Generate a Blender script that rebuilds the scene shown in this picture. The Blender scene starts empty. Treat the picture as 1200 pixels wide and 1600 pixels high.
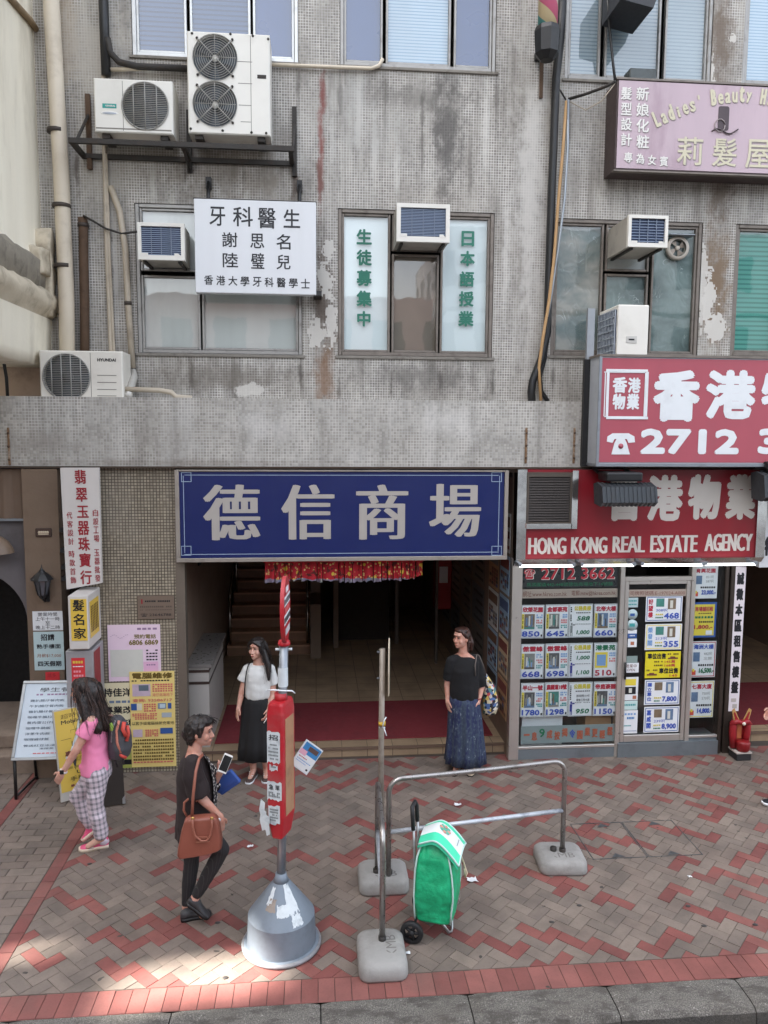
import bpy, bmesh, math, random
from mathutils import Vector, Matrix, noise
R = random.Random(7)
rad = math.radians
sc = bpy.context.scene

# ------------------------------------------------------------------ camera, sky, sun, exposure
YAW, PIT, ROLL, FOC = rad(5.12), rad(5.9), rad(0.34), 1200.0
CAM = Vector((0, -9.0, 3.8))
fw = Vector((math.sin(YAW)*math.cos(PIT), math.cos(YAW)*math.cos(PIT), -math.sin(PIT)))
rt0 = Vector((math.cos(YAW), -math.sin(YAW), 0))
up0 = rt0.cross(fw)
rt = rt0*math.cos(ROLL) + up0*math.sin(ROLL)
up = -rt0*math.sin(ROLL) + up0*math.cos(ROLL)
cd = bpy.data.cameras.new('camera')
cd.sensor_width = 36
cd.lens = FOC/1600*36
cd.clip_start = 0.1
cd.clip_end = 500
cam = bpy.data.objects.new('camera', cd)
cam.matrix_world = Matrix(((rt.x, up.x, -fw.x, CAM.x), (rt.y, up.y, -fw.y, CAM.y), (rt.z, up.z, -fw.z, CAM.z), (0, 0, 0, 1)))
sc.collection.objects.link(cam)
sc.camera = cam

SUN_EL, SUN_AZ = rad(42), rad(262)          # azimuth clockwise from +Y: the sun stands at the left end of the street
sun_dir = Vector((math.sin(SUN_AZ)*math.cos(SUN_EL), math.cos(SUN_AZ)*math.cos(SUN_EL), math.sin(SUN_EL)))
w = bpy.data.worlds.new('World')
sc.world = w
w.use_nodes = True
wn = w.node_tree
sky = wn.nodes.new('ShaderNodeTexSky')
sky.sky_type = 'NISHITA'
sky.sun_disc = False
sky.sun_elevation = SUN_EL
sky.sun_rotation = SUN_AZ
sky.dust_density = 6.0
sky.air_density = 1.0
sky.ozone_density = 0.6
hz_ = wn.nodes.new('ShaderNodeHueSaturation')       # a hazy, pale city sky
hz_.inputs['Saturation'].default_value = 0.42
wn.links.new(sky.outputs[0], hz_.inputs['Color'])
wn.links.new(hz_.outputs[0], wn.nodes['Background'].inputs[0])
wn.nodes['Background'].inputs[1].default_value = 0.12
sd = bpy.data.lights.new('sun', 'SUN')
sd.energy = 4.0
sd.angle = rad(0.5)
sd.color = (1, 0.95, 0.88)
so = bpy.data.objects.new('sun', sd)
so.rotation_euler = sun_dir.to_track_quat('Z', 'Y').to_euler()
so.location = (-20, -10, 30)
sc.collection.objects.link(so)
sc.view_settings.view_transform = 'Standard'
sc.view_settings.look = 'None'
sc.view_settings.gamma = 1
sc.view_settings.exposure = 3.02
sc.cycles.use_denoising = True
sc.cycles.max_bounces = 8
sc.cycles.caustics_reflective = False
sc.cycles.caustics_refractive = False


# ------------------------------------------------------------------ where things stand: sight lines cut with real planes
def ray(x, y):
    return rt*(x-600) + up*(800-y) + fw*FOC


def at(x, y, Y):
    d = ray(x, y)
    return CAM + d*((Y-CAM.y)/d.y)


def gr(x, y, z=0.0):
    d = ray(x, y)
    return CAM + d*((z-CAM.z)/d.z)


def rect(x0, y0, x1, y1, Y):
    """an upright rectangle on the plane Y: X0, X1, Z0, Z1"""
    a, b, c, d = at(x0, y0, Y), at(x1, y0, Y), at(x0, y1, Y), at(x1, y1, Y)
    return (a.x+c.x)/2, (b.x+d.x)/2, (c.z+d.z)/2, (a.z+b.z)/2


# ------------------------------------------------------------------ materials
def lin(c):
    f = lambda v: v/12.92 if v <= 0.04045 else ((v+0.055)/1.055)**2.4
    return tuple(f(v/255) for v in c)+(1.0,)


class NT:
    def __init__(s, name):
        s.m = bpy.data.materials.new(name)
        s.m.use_nodes = True
        s.t = s.m.node_tree
        s.b = s.t.nodes['Principled BSDF']

    def n(s, kind, **kw):
        nd = s.t.nodes.new('ShaderNode'+kind)
        for k, v in kw.items():
            setattr(nd, k, v)
        return nd

    def put(s, sock, v):
        if hasattr(v, 'is_linked'):
            s.t.links.new(v, sock)
        elif v is not None:
            sock.default_value = v

    def math(s, op, a, b=None, c=None, clamp=False):
        nd = s.n('Math', operation=op, use_clamp=clamp)
        for i, v in enumerate((a, b, c)):
            if v is not None:
                s.put(nd.inputs[i], v)
        return nd.outputs[0]

    def mix(s, f, a, b, mode='MIX'):
        nd = s.n('Mix', data_type='RGBA', blend_type=mode)
        s.put(nd.inputs[0], f)
        s.put(nd.inputs[6], a)
        s.put(nd.inputs[7], b)
        return nd.outputs[2]

    def step(s, v, a, b):
        nd = s.n('MapRange', interpolation_type='SMOOTHSTEP')
        s.put(nd.inputs[0], v)
        nd.inputs[1].default_value = a
        nd.inputs[2].default_value = b
        return nd.outputs[0]

    def pos(s, scale=(1, 1, 1)):
        g = s.n('NewGeometry')
        if scale == (1, 1, 1):
            return g.outputs['Position']
        v = s.n('VectorMath', operation='MULTIPLY')
        s.put(v.inputs[0], g.outputs['Position'])
        v.inputs[1].default_value = scale
        return v.outputs[0]

    def xyz(s, v):
        x = s.n('SeparateXYZ')
        s.put(x.inputs[0], v)
        return x.outputs

    def noise(s, vec, scale, detail=3, rough=.55):
        nd = s.n('TexNoise')
        s.put(nd.inputs['Vector'], vec)
        nd.inputs['Scale'].default_value = scale
        nd.inputs['Detail'].default_value = detail
        nd.inputs['Roughness'].default_value = rough
        return nd.outputs[0]

    def bump(s, h, dist=.002, strength=.6):
        b = s.n('Bump')
        b.inputs['Strength'].default_value = strength
        b.inputs['Distance'].default_value = dist
        s.put(b.inputs['Height'], h)
        s.put(s.b.inputs['Normal'], b.outputs[0])

    def col(s, v):
        s.put(s.b.inputs['Base Color'], v)

    def rough(s, v):
        s.put(s.b.inputs['Roughness'], v)


MATS = {}


def mat(name, c, rough=.6, metal=0, var=.12, vs=6.0, dirt=0.0, dirtc=(60, 52, 44), bump=0, bs=80, streak=False):
    """a painted, woven or moulded surface: its colour, a little uneven, with optional grime"""
    if name in MATS:
        return MATS[name]
    k = NT(name)
    k.b.inputs['Metallic'].default_value = metal
    p = k.pos((3.5, 3.5, .35)) if streak else k.pos()
    n = k.noise(p, vs, 4)
    f = k.math('MULTIPLY_ADD', k.math('SUBTRACT', n, .5), var*2, 1.0)
    mul = k.n('VectorMath', operation='SCALE')
    mul.inputs[0].default_value = lin(c)[:3]
    k.put(mul.inputs['Scale'], f)
    c1 = mul.outputs[0]
    if dirt:
        d = k.step(k.noise(k.pos((2, 2, .6)) if streak else k.pos(), vs*.7, 6, .65), .48, .72)
        c1 = k.mix(k.math('MULTIPLY', d, dirt), c1, lin(dirtc))
    k.col(c1)
    k.rough(k.math('MULTIPLY_ADD', k.noise(k.pos(), vs*3, 2), .25, rough-.12, clamp=True))
    if bump:
        k.bump(k.noise(k.pos(), bs, 3), bump)
    MATS[name] = k.m
    return k.m


def plain(name, c, rough=.55, metal=0):
    return mat(name, c, rough, metal, var=.05, vs=9)


def glow(name, c, e):
    if name not in MATS:
        k = NT(name)
        k.col(lin(c))
        k.b.inputs['Emission Color'].default_value = lin(c)
        k.b.inputs['Emission Strength'].default_value = e
        MATS[name] = k.m
    return MATS[name]


def glass(name='window_glass', tint=(235, 240, 240), ior=1.95, clear=1.0):
    if name in MATS:
        return MATS[name]
    k = NT(name)
    fr = k.n('Fresnel')
    fr.inputs[0].default_value = ior
    tr = k.n('BsdfTransparent')
    tr.inputs[0].default_value = lin(tint)
    gl = k.n('BsdfGlossy')
    gl.inputs['Roughness'].default_value = .02
    k_n = k.noise(k.pos(), 2.5, 2)
    b = k.n('Bump')
    b.inputs['Distance'].default_value = .004
    b.inputs['Strength'].default_value = .25
    k.put(b.inputs['Height'], k_n)
    k.put(gl.inputs['Normal'], b.outputs[0])
    mx = k.n('MixShader')
    geo = k.n('NewGeometry')
    k.put(mx.inputs[0], k.math('MULTIPLY', k.math('MULTIPLY_ADD', fr.outputs[0], 1.0, .02, clamp=True), k.math('SUBTRACT', 1.0, geo.outputs['Backfacing'])))
    k.t.links.new(tr.outputs[0], mx.inputs[1])
    k.t.links.new(gl.outputs[0], mx.inputs[2])
    k.t.links.new(mx.outputs[0], k.t.nodes['Material Output'].inputs[0])
    MATS[name] = k.m
    return k.m


def mosaic(name, tile, grout, pitch, var=.25, line=.13, stains=(), wash=.35, washc=(150, 148, 143), big=.35):
    """small square glass-mosaic tiles with joints, cement wash, soot streaks and local stains (x, z, rx, rz, colour, amount)"""
    k = NT(name)
    p = k.xyz(k.pos())
    u = k.math('ADD', p[0], p[1])
    v = p[2]
    us, vs = k.math('MULTIPLY', u, 1/pitch), k.math('MULTIPLY', v, 1/pitch)
    fu, fv = k.math('FRACT', us), k.math('FRACT', vs)
    eu = k.math('MINIMUM', fu, k.math('SUBTRACT', 1.0, fu))
    ev = k.math('MINIMUM', fv, k.math('SUBTRACT', 1.0, fv))
    e = k.math('MINIMUM', eu, ev)
    joint = k.math('SUBTRACT', 1.0, k.step(e, line*.55, line*1.1))
    cm = k.n('CombineXYZ')
    k.put(cm.inputs[0], k.math('FLOOR', us))
    k.put(cm.inputs[1], k.math('FLOOR', vs))
    wn_ = k.n('TexWhiteNoise', noise_dimensions='2D')
    k.put(wn_.inputs['Vector'], cm.outputs[0])
    tv = k.math('MULTIPLY_ADD', k.math('SUBTRACT', wn_.outputs[0], .5), var*2, 1.0)
    sc_ = k.n('VectorMath', operation='SCALE')
    sc_.inputs[0].default_value = lin(tile)[:3]
    k.put(sc_.inputs['Scale'], tv)
    gn = k.step(k.noise(k.pos((1.5, 1.5, .7)), 2.2, 5, .6), .3, .7)
    gcol = k.mix(gn, lin(tuple(c*.66 for c in grout)), lin(grout))
    base = k.mix(joint, sc_.outputs[0], gcol)
    wn2 = k.step(k.noise(k.pos((1, 1, .55)), 2.1, 7, .68), .5, .66)
    base = k.mix(k.math('MULTIPLY', wn2, wash), base, lin(washc))
    st = k.noise(k.pos((5.5, 5.5, .32)), 1.1, 6, .65)
    soot = k.step(st, .47, .72)
    base = k.mix(k.math('MULTIPLY', soot, big), base, lin((74, 68, 60)))
    pale = k.step(k.noise(k.pos((7, 7, .4)), 1.0, 6, .65), .52, .74)
    base = k.mix(k.math('MULTIPLY', pale, wash*.8), base, lin(tuple(min(255, q*1.12) for q in washc)))
    lo = k.step(k.noise(k.pos(), .9, 3), .35, .7)
    base = k.mix(k.math('MULTIPLY', lo, .2), base, lin((118, 106, 90)))
    ragged = k.noise(k.pos((1, 1, .6)), 7, 5, .7)
    cw = k.n('VectorMath', operation='SCALE')
    k.put(cw.inputs[0], cm.outputs[0])
    cw.inputs['Scale'].default_value = pitch*9
    cellrag = k.noise(cw.outputs[0], 1.0, 4, .75)
    for (x, z, rx, rz, c, amt, sharp) in stains:
        du = k.math('DIVIDE', k.math('SUBTRACT', p[0], x), rx)
        dv = k.math('DIVIDE', k.math('SUBTRACT', v, z), rz)
        d = k.math('SQRT', k.math('ADD', k.math('MULTIPLY', du, du), k.math('MULTIPLY', dv, dv)))
        d = k.math('ADD', d, k.math('MULTIPLY', k.math('SUBTRACT', cellrag if sharp == 1 else ragged, .5), 4.2 if sharp == 1 else 2.6))
        mk = k.math('SUBTRACT', 1.0, k.step(d, .99-.94*(1-sharp), 1.0))
        base = k.mix(k.math('MULTIPLY', mk, amt), base, lin(c))
    k.col(base)
    k.rough(k.math('MULTIPLY_ADD', joint, .35, .5))
    h = k.math('MULTIPLY_ADD', joint, -1.0, k.math('MULTIPLY', wn_.outputs[0], .4))
    k.bump(h, .0015, .5)
    MATS[name] = k.m
    return k.m


# ------------------------------------------------------------------ mesh builder
GLYPH = {}


def glyphs(s, shear=0.0):
    key = (s, shear)
    if key not in GLYPH:
        cu = bpy.data.curves.new('t', 'FONT')
        cu.body = s
        cu.shear = shear
        cu.resolution_u = 2
        o = bpy.data.objects.new('t', cu)
        me = bpy.data.meshes.new_from_object(o)
        vs = [(v.co.x, v.co.y) for v in me.vertices]
        fs = [tuple(p.vertices) for p in me.polygons]
        bpy.data.objects.remove(o)
        bpy.data.meshes.remove(me)
        bpy.data.curves.remove(cu)
        xs = [v[0] for v in vs] or [0, 1]
        ys = [v[1] for v in vs] or [0, 1]
        x0, x1, y0, y1 = min(xs), max(xs), min(ys), max(ys)
        vs = [((x-x0)/max(x1-x0, 1e-6), (y-y0)/max(y1-y0, 1e-6)) for x, y in vs]
        GLYPH[key] = (vs, fs, (x1-x0)/max(y1-y0, 1e-6))
    return GLYPH[key]


class MB:
    def __init__(s, *mats):
        s.v, s.f, s.mi, s.sm = [], [], [], []
        s.mats = []
        s.M = None
        s.lay = 0.0

    def mid(s, m):
        if m not in s.mats:
            s.mats.append(m)
        return s.mats.index(m)

    def add(s, vs, fs, m, smooth=False):
        o = len(s.v)
        if s.M is not None:
            vs = [s.M @ Vector(v) for v in vs]
        s.v += [tuple(v) for v in vs]
        i = s.mid(m)
        for f in fs:
            s.f.append(tuple(o+k for k in f))
            s.mi.append(i)
            s.sm.append(smooth)

    def addbm(s, bm, m, smooth=False):
        bm.verts.index_update()
        s.add([v.co.copy() for v in bm.verts], [tuple(v.index for v in f.verts) for f in bm.faces], m, smooth)
        bm.free()

    def box(s, x0, x1, y0, y1, z0, z1, m, bev=0, seg=2, smooth=False):
        if bev:
            bm = bmesh.new()
            bmesh.ops.create_cube(bm, size=1)
            for v in bm.verts:
                v.co = Vector((x0+(v.co.x+.5)*(x1-x0), y0+(v.co.y+.5)*(y1-y0), z0+(v.co.z+.5)*(z1-z0)))
            bmesh.ops.bevel(bm, geom=bm.edges[:], offset=bev, segments=seg, affect='EDGES', profile=.5)
            s.addbm(bm, m, smooth)
            return
        vs = [(x, y, z) for x in (x0, x1) for y in (y0, y1) for z in (z0, z1)]
        s.add(vs, [(0, 1, 3, 2), (4, 6, 7, 5), (0, 4, 5, 1), (2, 3, 7, 6), (0, 2, 6, 4), (1, 5, 7, 3)], m)

    def quad(s, a, b, c, d, m):
        s.add([a, b, c, d], [(0, 1, 2, 3)], m)

    def slab(s, a, b, c, d, th, m):
        """a flat plate with corners a b c d (counter-clockwise from the front) and thickness th behind"""
        a, b, c, d = map(Vector, (a, b, c, d))
        n = (b-a).cross(d-a).normalized()*th
        s.add([a, b, c, d, a-n, b-n, c-n, d-n], [(0, 1, 2, 3), (7, 6, 5, 4), (0, 4, 5, 1), (1, 5, 6, 2), (2, 6, 7, 3), (3, 7, 4, 0)], m)

    def tube(s, pts, r, m, n=8, closed=False, cap=True):
        pts = [Vector(p) for p in pts]
        L = len(pts)
        rs = r if isinstance(r, (list, tuple)) else [r]*L
        up_ = None
        vs, fs = [], []
        for i, p in enumerate(pts):
            if closed:
                t = (pts[(i+1) % L]-pts[i-1]).normalized()
            else:
                t = (pts[min(i+1, L-1)]-pts[max(i-1, 0)]).normalized()
            if up_ is None:
                up_ = t.orthogonal().normalized()
            up_ = (up_-t*up_.dot(t))
            up_ = up_.normalized() if up_.length > 1e-6 else t.orthogonal().normalized()
            b = t.cross(up_)
            for j in range(n):
                a = 2*math.pi*j/n
                vs.append(p+(up_*math.cos(a)+b*math.sin(a))*rs[i])
        for i in range(L if closed else L-1):
            k = (i+1) % L
            for j in range(n):
                fs.append((i*n+j, i*n+(j+1) % n, k*n+(j+1) % n, k*n+j))
        if cap and not closed:
            fs.append(tuple(range(n-1, -1, -1)))
            fs.append(tuple((L-1)*n+j for j in range(n)))
        s.add(vs, fs, m, True)

    def lathe(s, prof, c, m, n=28, axis='z', smooth=True, cap=True):
        vs, fs = [], []
        c = Vector(c)
        for (r, h) in prof:
            for j in range(n):
                a = 2*math.pi*j/n
                x, y = r*math.cos(a), r*math.sin(a)
                vs.append(c+(Vector((x, y, h)) if axis == 'z' else Vector((x, -h, y)) if axis == 'y' else Vector((h, x, y))))
        L = len(prof)
        for i in range(L-1):
            for j in range(n):
                fs.append((i*n+j, i*n+(j+1) % n, (i+1)*n+(j+1) % n, (i+1)*n+j))
        if cap:
            fs.append(tuple(range(n-1, -1, -1)))
            fs.append(tuple((L-1)*n+j for j in range(n)))
        s.add(vs, fs, m, smooth)

    def ball(s, c, rx, ry, rz, m, n=14, k=10, rot=None):
        vs, fs = [], []
        c = Vector(c)
        for i in range(k+1):
            t = math.pi*i/k
            for j in range(n):
                a = 2*math.pi*j/n
                d = Vector((rx*math.sin(t)*math.cos(a), ry*math.sin(t)*math.sin(a), rz*math.cos(t)))
                vs.append(c+(rot @ d if rot else d))
        for i in range(k):
            for j in range(n):
                fs.append((i*n+j, (i+1)*n+j, (i+1)*n+(j+1) % n, i*n+(j+1) % n))
        s.add(vs, fs, m, True)

    def capsule(s, a, b, ra, rb, m, n=12):
        a, b = Vector(a), Vector(b)
        d = (b-a)
        if d.length < 1e-5:
            return s.ball(a, ra, ra, ra, m)
        d.normalize()
        pts, rs = [], []
        for t in (-1, -.85, -.5, 0):
            pts.append(a+d*ra*t)
            rs.append(max(ra*math.sqrt(max(0, 1-t*t)), ra*.05))
        for t in (0, .5, .85, 1):
            pts.append(b+d*rb*t)
            rs.append(max(rb*math.sqrt(max(0, 1-t*t)), rb*.05))
        s.tube(pts, rs, m, n)

    def loft(s, rings, m, cap=True, smooth=True, closed=True):
        n = len(rings[0])
        vs = [v for r in rings for v in r]
        fs = []
        for i in range(len(rings)-1):
            for j in range(n if closed else n-1):
                fs.append((i*n+j, i*n+(j+1) % n, (i+1)*n+(j+1) % n, (i+1)*n+j))
        if cap:
            fs.append(tuple(range(n-1, -1, -1)))
            fs.append(tuple((len(rings)-1)*n+j for j in range(n)))
        s.add(vs, fs, m, smooth)

    def prism(s, outline, y0, y1, m):
        """an outline of (x, z) points extruded from y0 (front) to y1"""
        n = len(outline)
        vs = [(x, y0, z) for x, z in outline]+[(x, y1, z) for x, z in outline]
        s.add(vs, [tuple(range(n)), tuple(range(2*n-1, n-1, -1))]+[(i, i+n, (i+1) % n+n, (i+1) % n) for i in range(n)], m)

    def text(s, t, X0, X1, Z0, Z1, Y, m, bold=0, hb=0, shear=0.0):
        """letters filling the box exactly; bold/hb thicken the strokes (all round / sideways), as fractions of the height of one letter"""
        vs, fs, asp = glyphs(t, shear)
        H = Z1-Z0
        b, h = bold*H, hb*H
        sh = [(0, 0)]
        if b:
            sh += [(b, 0), (-b, 0), (0, b), (0, -b), (b*.7, b*.7), (-b*.7, b*.7), (b*.7, -b*.7), (-b*.7, -b*.7)]
        if h:
            sh += [(-h, 0), (h, 0), (-h/2, 0), (h/2, 0)]
        mg = b+h
        x0, x1, z0, z1 = X0+mg, X1-mg, Z0+b, Z1-b
        for i, (dx, dz) in enumerate(sh):
            y = Y-i*.00012
            s.add([(x0+u*(x1-x0)+dx, y, z0+v*(z1-z0)+dz) for u, v in vs], fs, m)

    def T(s, t, px, Y, m, bold=0, hb=0, shear=0.0):
        X0, X1, Z0, Z1 = rect(*px, Y)
        s.text(t, X0, X1, Z0, Z1, Y-.0015, m, bold, hb, shear)

    def build(s, name, parent=None, label=None, cat=None, group=None, kind=None, base=None):
        me = bpy.data.meshes.new(name)
        vs = [Vector(v) for v in s.v]
        if base is None:
            if parent is None and vs:
                xs = [v.x for v in vs]
                ys = [v.y for v in vs]
                base = Vector(((min(xs)+max(xs))/2, (min(ys)+max(ys))/2, min(v.z for v in vs)))
            else:
                base = Vector((0, 0, 0))
        base = Vector(base)
        me.from_pydata([v-base for v in vs], [], s.f)
        for m in s.mats:
            me.materials.append(m)
        me.polygons.foreach_set('material_index', s.mi)
        me.polygons.foreach_set('use_smooth', s.sm)
        me.update()
        o = bpy.data.objects.new(name, me)
        o.location = base
        return link(o, parent, label, cat, group, kind)


def link(o, parent=None, label=None, cat=None, group=None, kind=None):
    sc.collection.objects.link(o)
    if parent is not None:
        o.parent = parent
        o.matrix_parent_inverse = wm(parent).inverted()
    for k_, v_ in (('label', label), ('category', cat), ('group', group), ('kind', kind)):
        if v_:
            o[k_] = v_
    return o


def wm(o):
    m = Matrix.Translation(o.location)
    return m if o.parent is None else wm(o.parent) @ o.matrix_parent_inverse @ m


def thing(name, loc, label, cat, group=None):
    o = bpy.data.objects.new(name, None)
    o.location = loc
    o.empty_display_size = .2
    return link(o, None, label, cat, group)


def copy_tree(o, delta, label=None):
    c = o.copy()
    sc.collection.objects.link(c)
    c.location = o.location+Vector(delta)
    if label:
        c['label'] = label
    for ch in [k for k in o.children]:
        d = ch.copy()
        sc.collection.objects.link(d)
        d.parent = c
        for g in [k for k in ch.children]:
            e = g.copy()
            sc.collection.objects.link(e)
            e.parent = d
    return c


def cleanup(o, voxel, smooth=2, disp=None):
    """weld the overlapping shapes of a mesh into one continuous skin"""
    md = o.modifiers.new('r', 'REMESH')
    md.mode = 'VOXEL'
    md.voxel_size = voxel
    md.use_smooth_shade = True
    if smooth:
        ms = o.modifiers.new('s', 'SMOOTH')
        ms.iterations = smooth
        ms.factor = .5
    dg = bpy.context.evaluated_depsgraph_get()
    me = bpy.data.meshes.new_from_object(o.evaluated_get(dg))
    mats = list(o.data.materials)
    o.modifiers.clear()
    o.data = me
    me.materials.clear()
    for m in mats:
        me.materials.append(m)
    if disp:
        fn, amp = disp
        nv = [v.normal.copy() for v in me.vertices]
        for v, n in zip(me.vertices, nv):
            v.co = v.co+n*fn(v.co)*amp
    for p in me.polygons:
        p.use_smooth = True
    return o

# ================================================================== THE SETTING
YW, YF, YS = 0.0, -0.6, -0.53      # upper wall, canopy front, shopfront
Z_HALL = 0.12

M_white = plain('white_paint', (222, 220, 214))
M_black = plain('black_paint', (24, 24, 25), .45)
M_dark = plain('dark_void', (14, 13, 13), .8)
M_alu = mat('aluminium', (170, 172, 172), .35, .8, .1, 8, .2)
M_steel = mat('stainless_steel', (190, 186, 180), .16, 1.0, .06, 5, .15, (110, 100, 90))
M_galv = mat('galvanised', (150, 156, 162), .42, .75, .12, 9, .25, (96, 92, 88))
M_paper = plain('white_paper', (225, 228, 230), .7)


def paver_mat(name, c, v):
    k = NT(name)
    n1 = k.noise(k.pos(), 3.2, 5, .6)
    n2 = k.noise(k.pos(), 60, 3, .6)
    c1 = k.mix(k.step(n1, .35, .7), lin(c), lin(tuple(q*v for q in c)))
    c1 = k.mix(k.math('MULTIPLY', k.step(n2, .5, .75), .3), c1, lin(tuple(q*.7 for q in c)))
    c1 = k.mix(k.math('MULTIPLY', k.step(k.noise(k.pos(), 1.1, 5, .6), .5, .75), .45), c1, lin((96, 86, 78)))
    c1 = k.mix(k.step(k.noise(k.pos(), 9, 2, .4), .73, .76), c1, lin((62, 56, 52)))
    k.col(c1)
    k.rough(.78)
    k.bump(n2, .002, .5)
    return k.m


M_joint = mat('paving_joint', (70, 62, 56), .95, 0, .3, 12, .4)
GREY = [paver_mat('grey_paver', c, .84) for c in ((124, 111, 101), (117, 105, 96), (130, 117, 106), (112, 101, 92), (122, 108, 98))]
RED = [paver_mat('red_paver', c, .86) for c in ((127, 73, 67), (119, 68, 63), (133, 80, 73))]
KERBRED = [paver_mat('border_paver', c, .88) for c in ((132, 79, 72), (124, 74, 68), (139, 87, 80))]


def paver(mb, corners, m, h=0.0, gap=.0022):
    """one brick: a slightly raised face with sloping shoulders"""
    c = sum((Vector(p) for p in corners), Vector((0, 0)))/len(corners)
    top, bot = [], []
    tx, ty = R.uniform(-.012, .012), R.uniform(-.012, .012)
    for p in corners:
        d = Vector(p)-c
        q = c+d*(1-gap*2/max(d.length, .02))
        r_ = c+d*(1-gap*.6/max(d.length, .02))
        top.append((q.x, q.y, h+d.x*tx+d.y*ty))
        bot.append((r_.x, r_.y, h-.006))
    n = len(corners)
    mb.add(top+bot, [tuple(range(n))]+[(i, i+n, (i+1) % n+n, (i+1) % n) for i in range(n)], m)


pv = MB()
# joints bed
pv.quad((-30, -4.2, -.005), (30, -4.2, -.005), (30, .3, -.005), (-30, .3, -.005), M_joint)
bw = .1
ca, sa = math.cos(rad(45)), math.sin(rad(45))
cells = {}
bricks = []
for i in range(-75, 75):
    for j in range(-75, 75):
        k = (i-j) % 4
        if k == 0:
            cl = [(i, j), (i+1, j)]
        elif k == 3:
            cl = [(i, j), (i, j+1)]
        else:
            continue
        x0, y0, x1, y1 = cl[0][0]*bw, cl[0][1]*bw, (cl[1][0]+1)*bw, (cl[1][1]+1)*bw
        q = [(x0, y0), (x1, y0), (x1, y1), (x0, y1)]
        q = [(.6+x*ca-y*sa, -2.2+x*sa+y*ca) for x, y in q]
        cx, cy = sum(p[0] for p in q)/4, sum(p[1] for p in q)/4
        if not (-2.28 < cx < 7.5 and -4.05 < cy < -.25):
            continue
        b = len(bricks)
        bricks.append((cl, q, k))
        for c in cl:
            cells[c] = b
redset = set()
fence = set()           # bricks touching a finished zigzag stay grey, so the red runs keep apart


def touching(b):
    out = set()
    for (i, j) in bricks[b][0]:
        for d in ((1, 0), (-1, 0), (0, 1), (0, -1)):
            e = cells.get((i+d[0], j+d[1]))
            if e is not None and e != b:
                out.add(e)
    return out


def mid(b):
    q = bricks[b][1]
    return Vector((sum(p[0] for p in q)/4, sum(p[1] for p in q)/4))


order = list(range(len(bricks)))
R.shuffle(order)
for b in order:
    if len(redset) > .27*len(bricks):
        break
    if b in redset or b in fence:
        continue
    run = [b]
    way = R.choice((Vector((1, .12)), Vector((.12, 1)), Vector((-1, .12)), Vector((.12, -1))))
    for _ in range(R.choice((0, 1, 1, 1, 2, 2, 3, 4, 5))):
        cur = run[-1]
        opts = [e for e in touching(cur) if e not in redset and e not in fence and e not in run and bricks[e][2] != bricks[cur][2] and (mid(e)-mid(cur)).dot(way) > .02]
        if not opts:
            break
        run.append(max(opts, key=lambda e: (mid(e)-mid(cur)).dot(way)))
    for r_ in run:
        redset.add(r_)
    for r_ in run:
        if R.random() < .8:
            fence |= touching(r_)-redset


def clip(poly, ax, lim, keep_less):
    out = []
    n = len(poly)
    for i in range(n):
        a, b = poly[i], poly[(i+1) % n]
        ia = (a[ax] <= lim) if keep_less else (a[ax] >= lim)
        ib = (b[ax] <= lim) if keep_less else (b[ax] >= lim)
        if ia:
            out.append(a)
        if ia != ib:
            t = (lim-a[ax])/(b[ax]-a[ax])
            out.append((a[0]+t*(b[0]-a[0]), a[1]+t*(b[1]-a[1])))
    return out


for b, (cl, q, k) in enumerate(bricks):
    m = R.choice(RED) if b in redset else R.choices(GREY, (4, 3, 2, 2, 2))[0]
    for ax, lim, less in ((1, -3.972, False), (0, -2.212, False), (1, -.36, True)):
        q = clip(q, ax, lim, less) if len(q) > 2 else q
    if len(q) > 2:
        paver(pv, q, m, R.uniform(-.0012, .0012))
# border course along the kerb
x = -4.0
while x < 8:
    paver(pv, [(x, -4.2), (x+.113, -4.2), (x+.113, -3.975), (x, -3.975)], R.choice(KERBRED), R.uniform(-.001, .001))
    x += .1145
# red strips that run from the kerb to the shops, plain pavers between
for sx in (-2.325, -3.15):
    y = -3.97
    while y < -.4:
        paver(pv, [(sx, y), (sx+.11, y), (sx+.11, y+.222), (sx, y+.222)], RED[int(y*10) % 3], 0)
        y += .224
for x0, x1, in ((-3.035, -2.33), (-5.4, -3.155)):
    y = -3.97
    row = 0
    while y < -.4:
        x = x1 - (.11 if row % 2 else 0)
        if row % 2:
            paver(pv, [(x, y), (x1, y), (x1, y+.11), (x, y+.11)], R.choice(GREY))
        while x > x0+.02:
            xa = max(x-.22, x0)
            paver(pv, [(xa, y), (x-.002, y), (x-.002, y+.11), (xa, y+.11)], R.choice(GREY))
            x -= .222
        y += .112
        row += 1
M_gum = plain('old_gum', (58, 54, 52))
for x, y in ((340, 1442), (352, 1528), (140, 1350), (862, 1441), (1075, 1416), (1180, 1445), (640, 1452), (905, 1415), (1100, 1447)):
    p = gr(x, y)
    pv.ball((p.x, p.y, .003), .022, .016, .004, M_gum, 12, 6)
pv.build('pavement', kind='structure')

# kerb stones
def granite(name, c, lo, hi):
    k = NT(name)
    p_ = k.pos()
    n = k.noise(p_, 120, 3, .7)
    c1 = k.mix(k.step(n, .4, .62), lin(lo), lin(c))
    c1 = k.mix(k.step(k.noise(p_, 60, 4, .7), .6, .7), c1, lin(hi))
    c1 = k.mix(k.math('MULTIPLY', k.step(k.noise(k.pos((1, 2.2, 2)), 5, 6, .7), .46, .62), .75), c1, lin((66, 62, 57)))
    c1 = k.mix(k.math('MULTIPLY', k.step(k.noise(p_, 2, 5, .6), .5, .75), .5), c1, lin((88, 82, 74)))
    k.col(c1)
    k.rough(.9)
    k.bump(k.noise(p_, 45, 5, .65), .012, 1.0)
    return k.m


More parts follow.
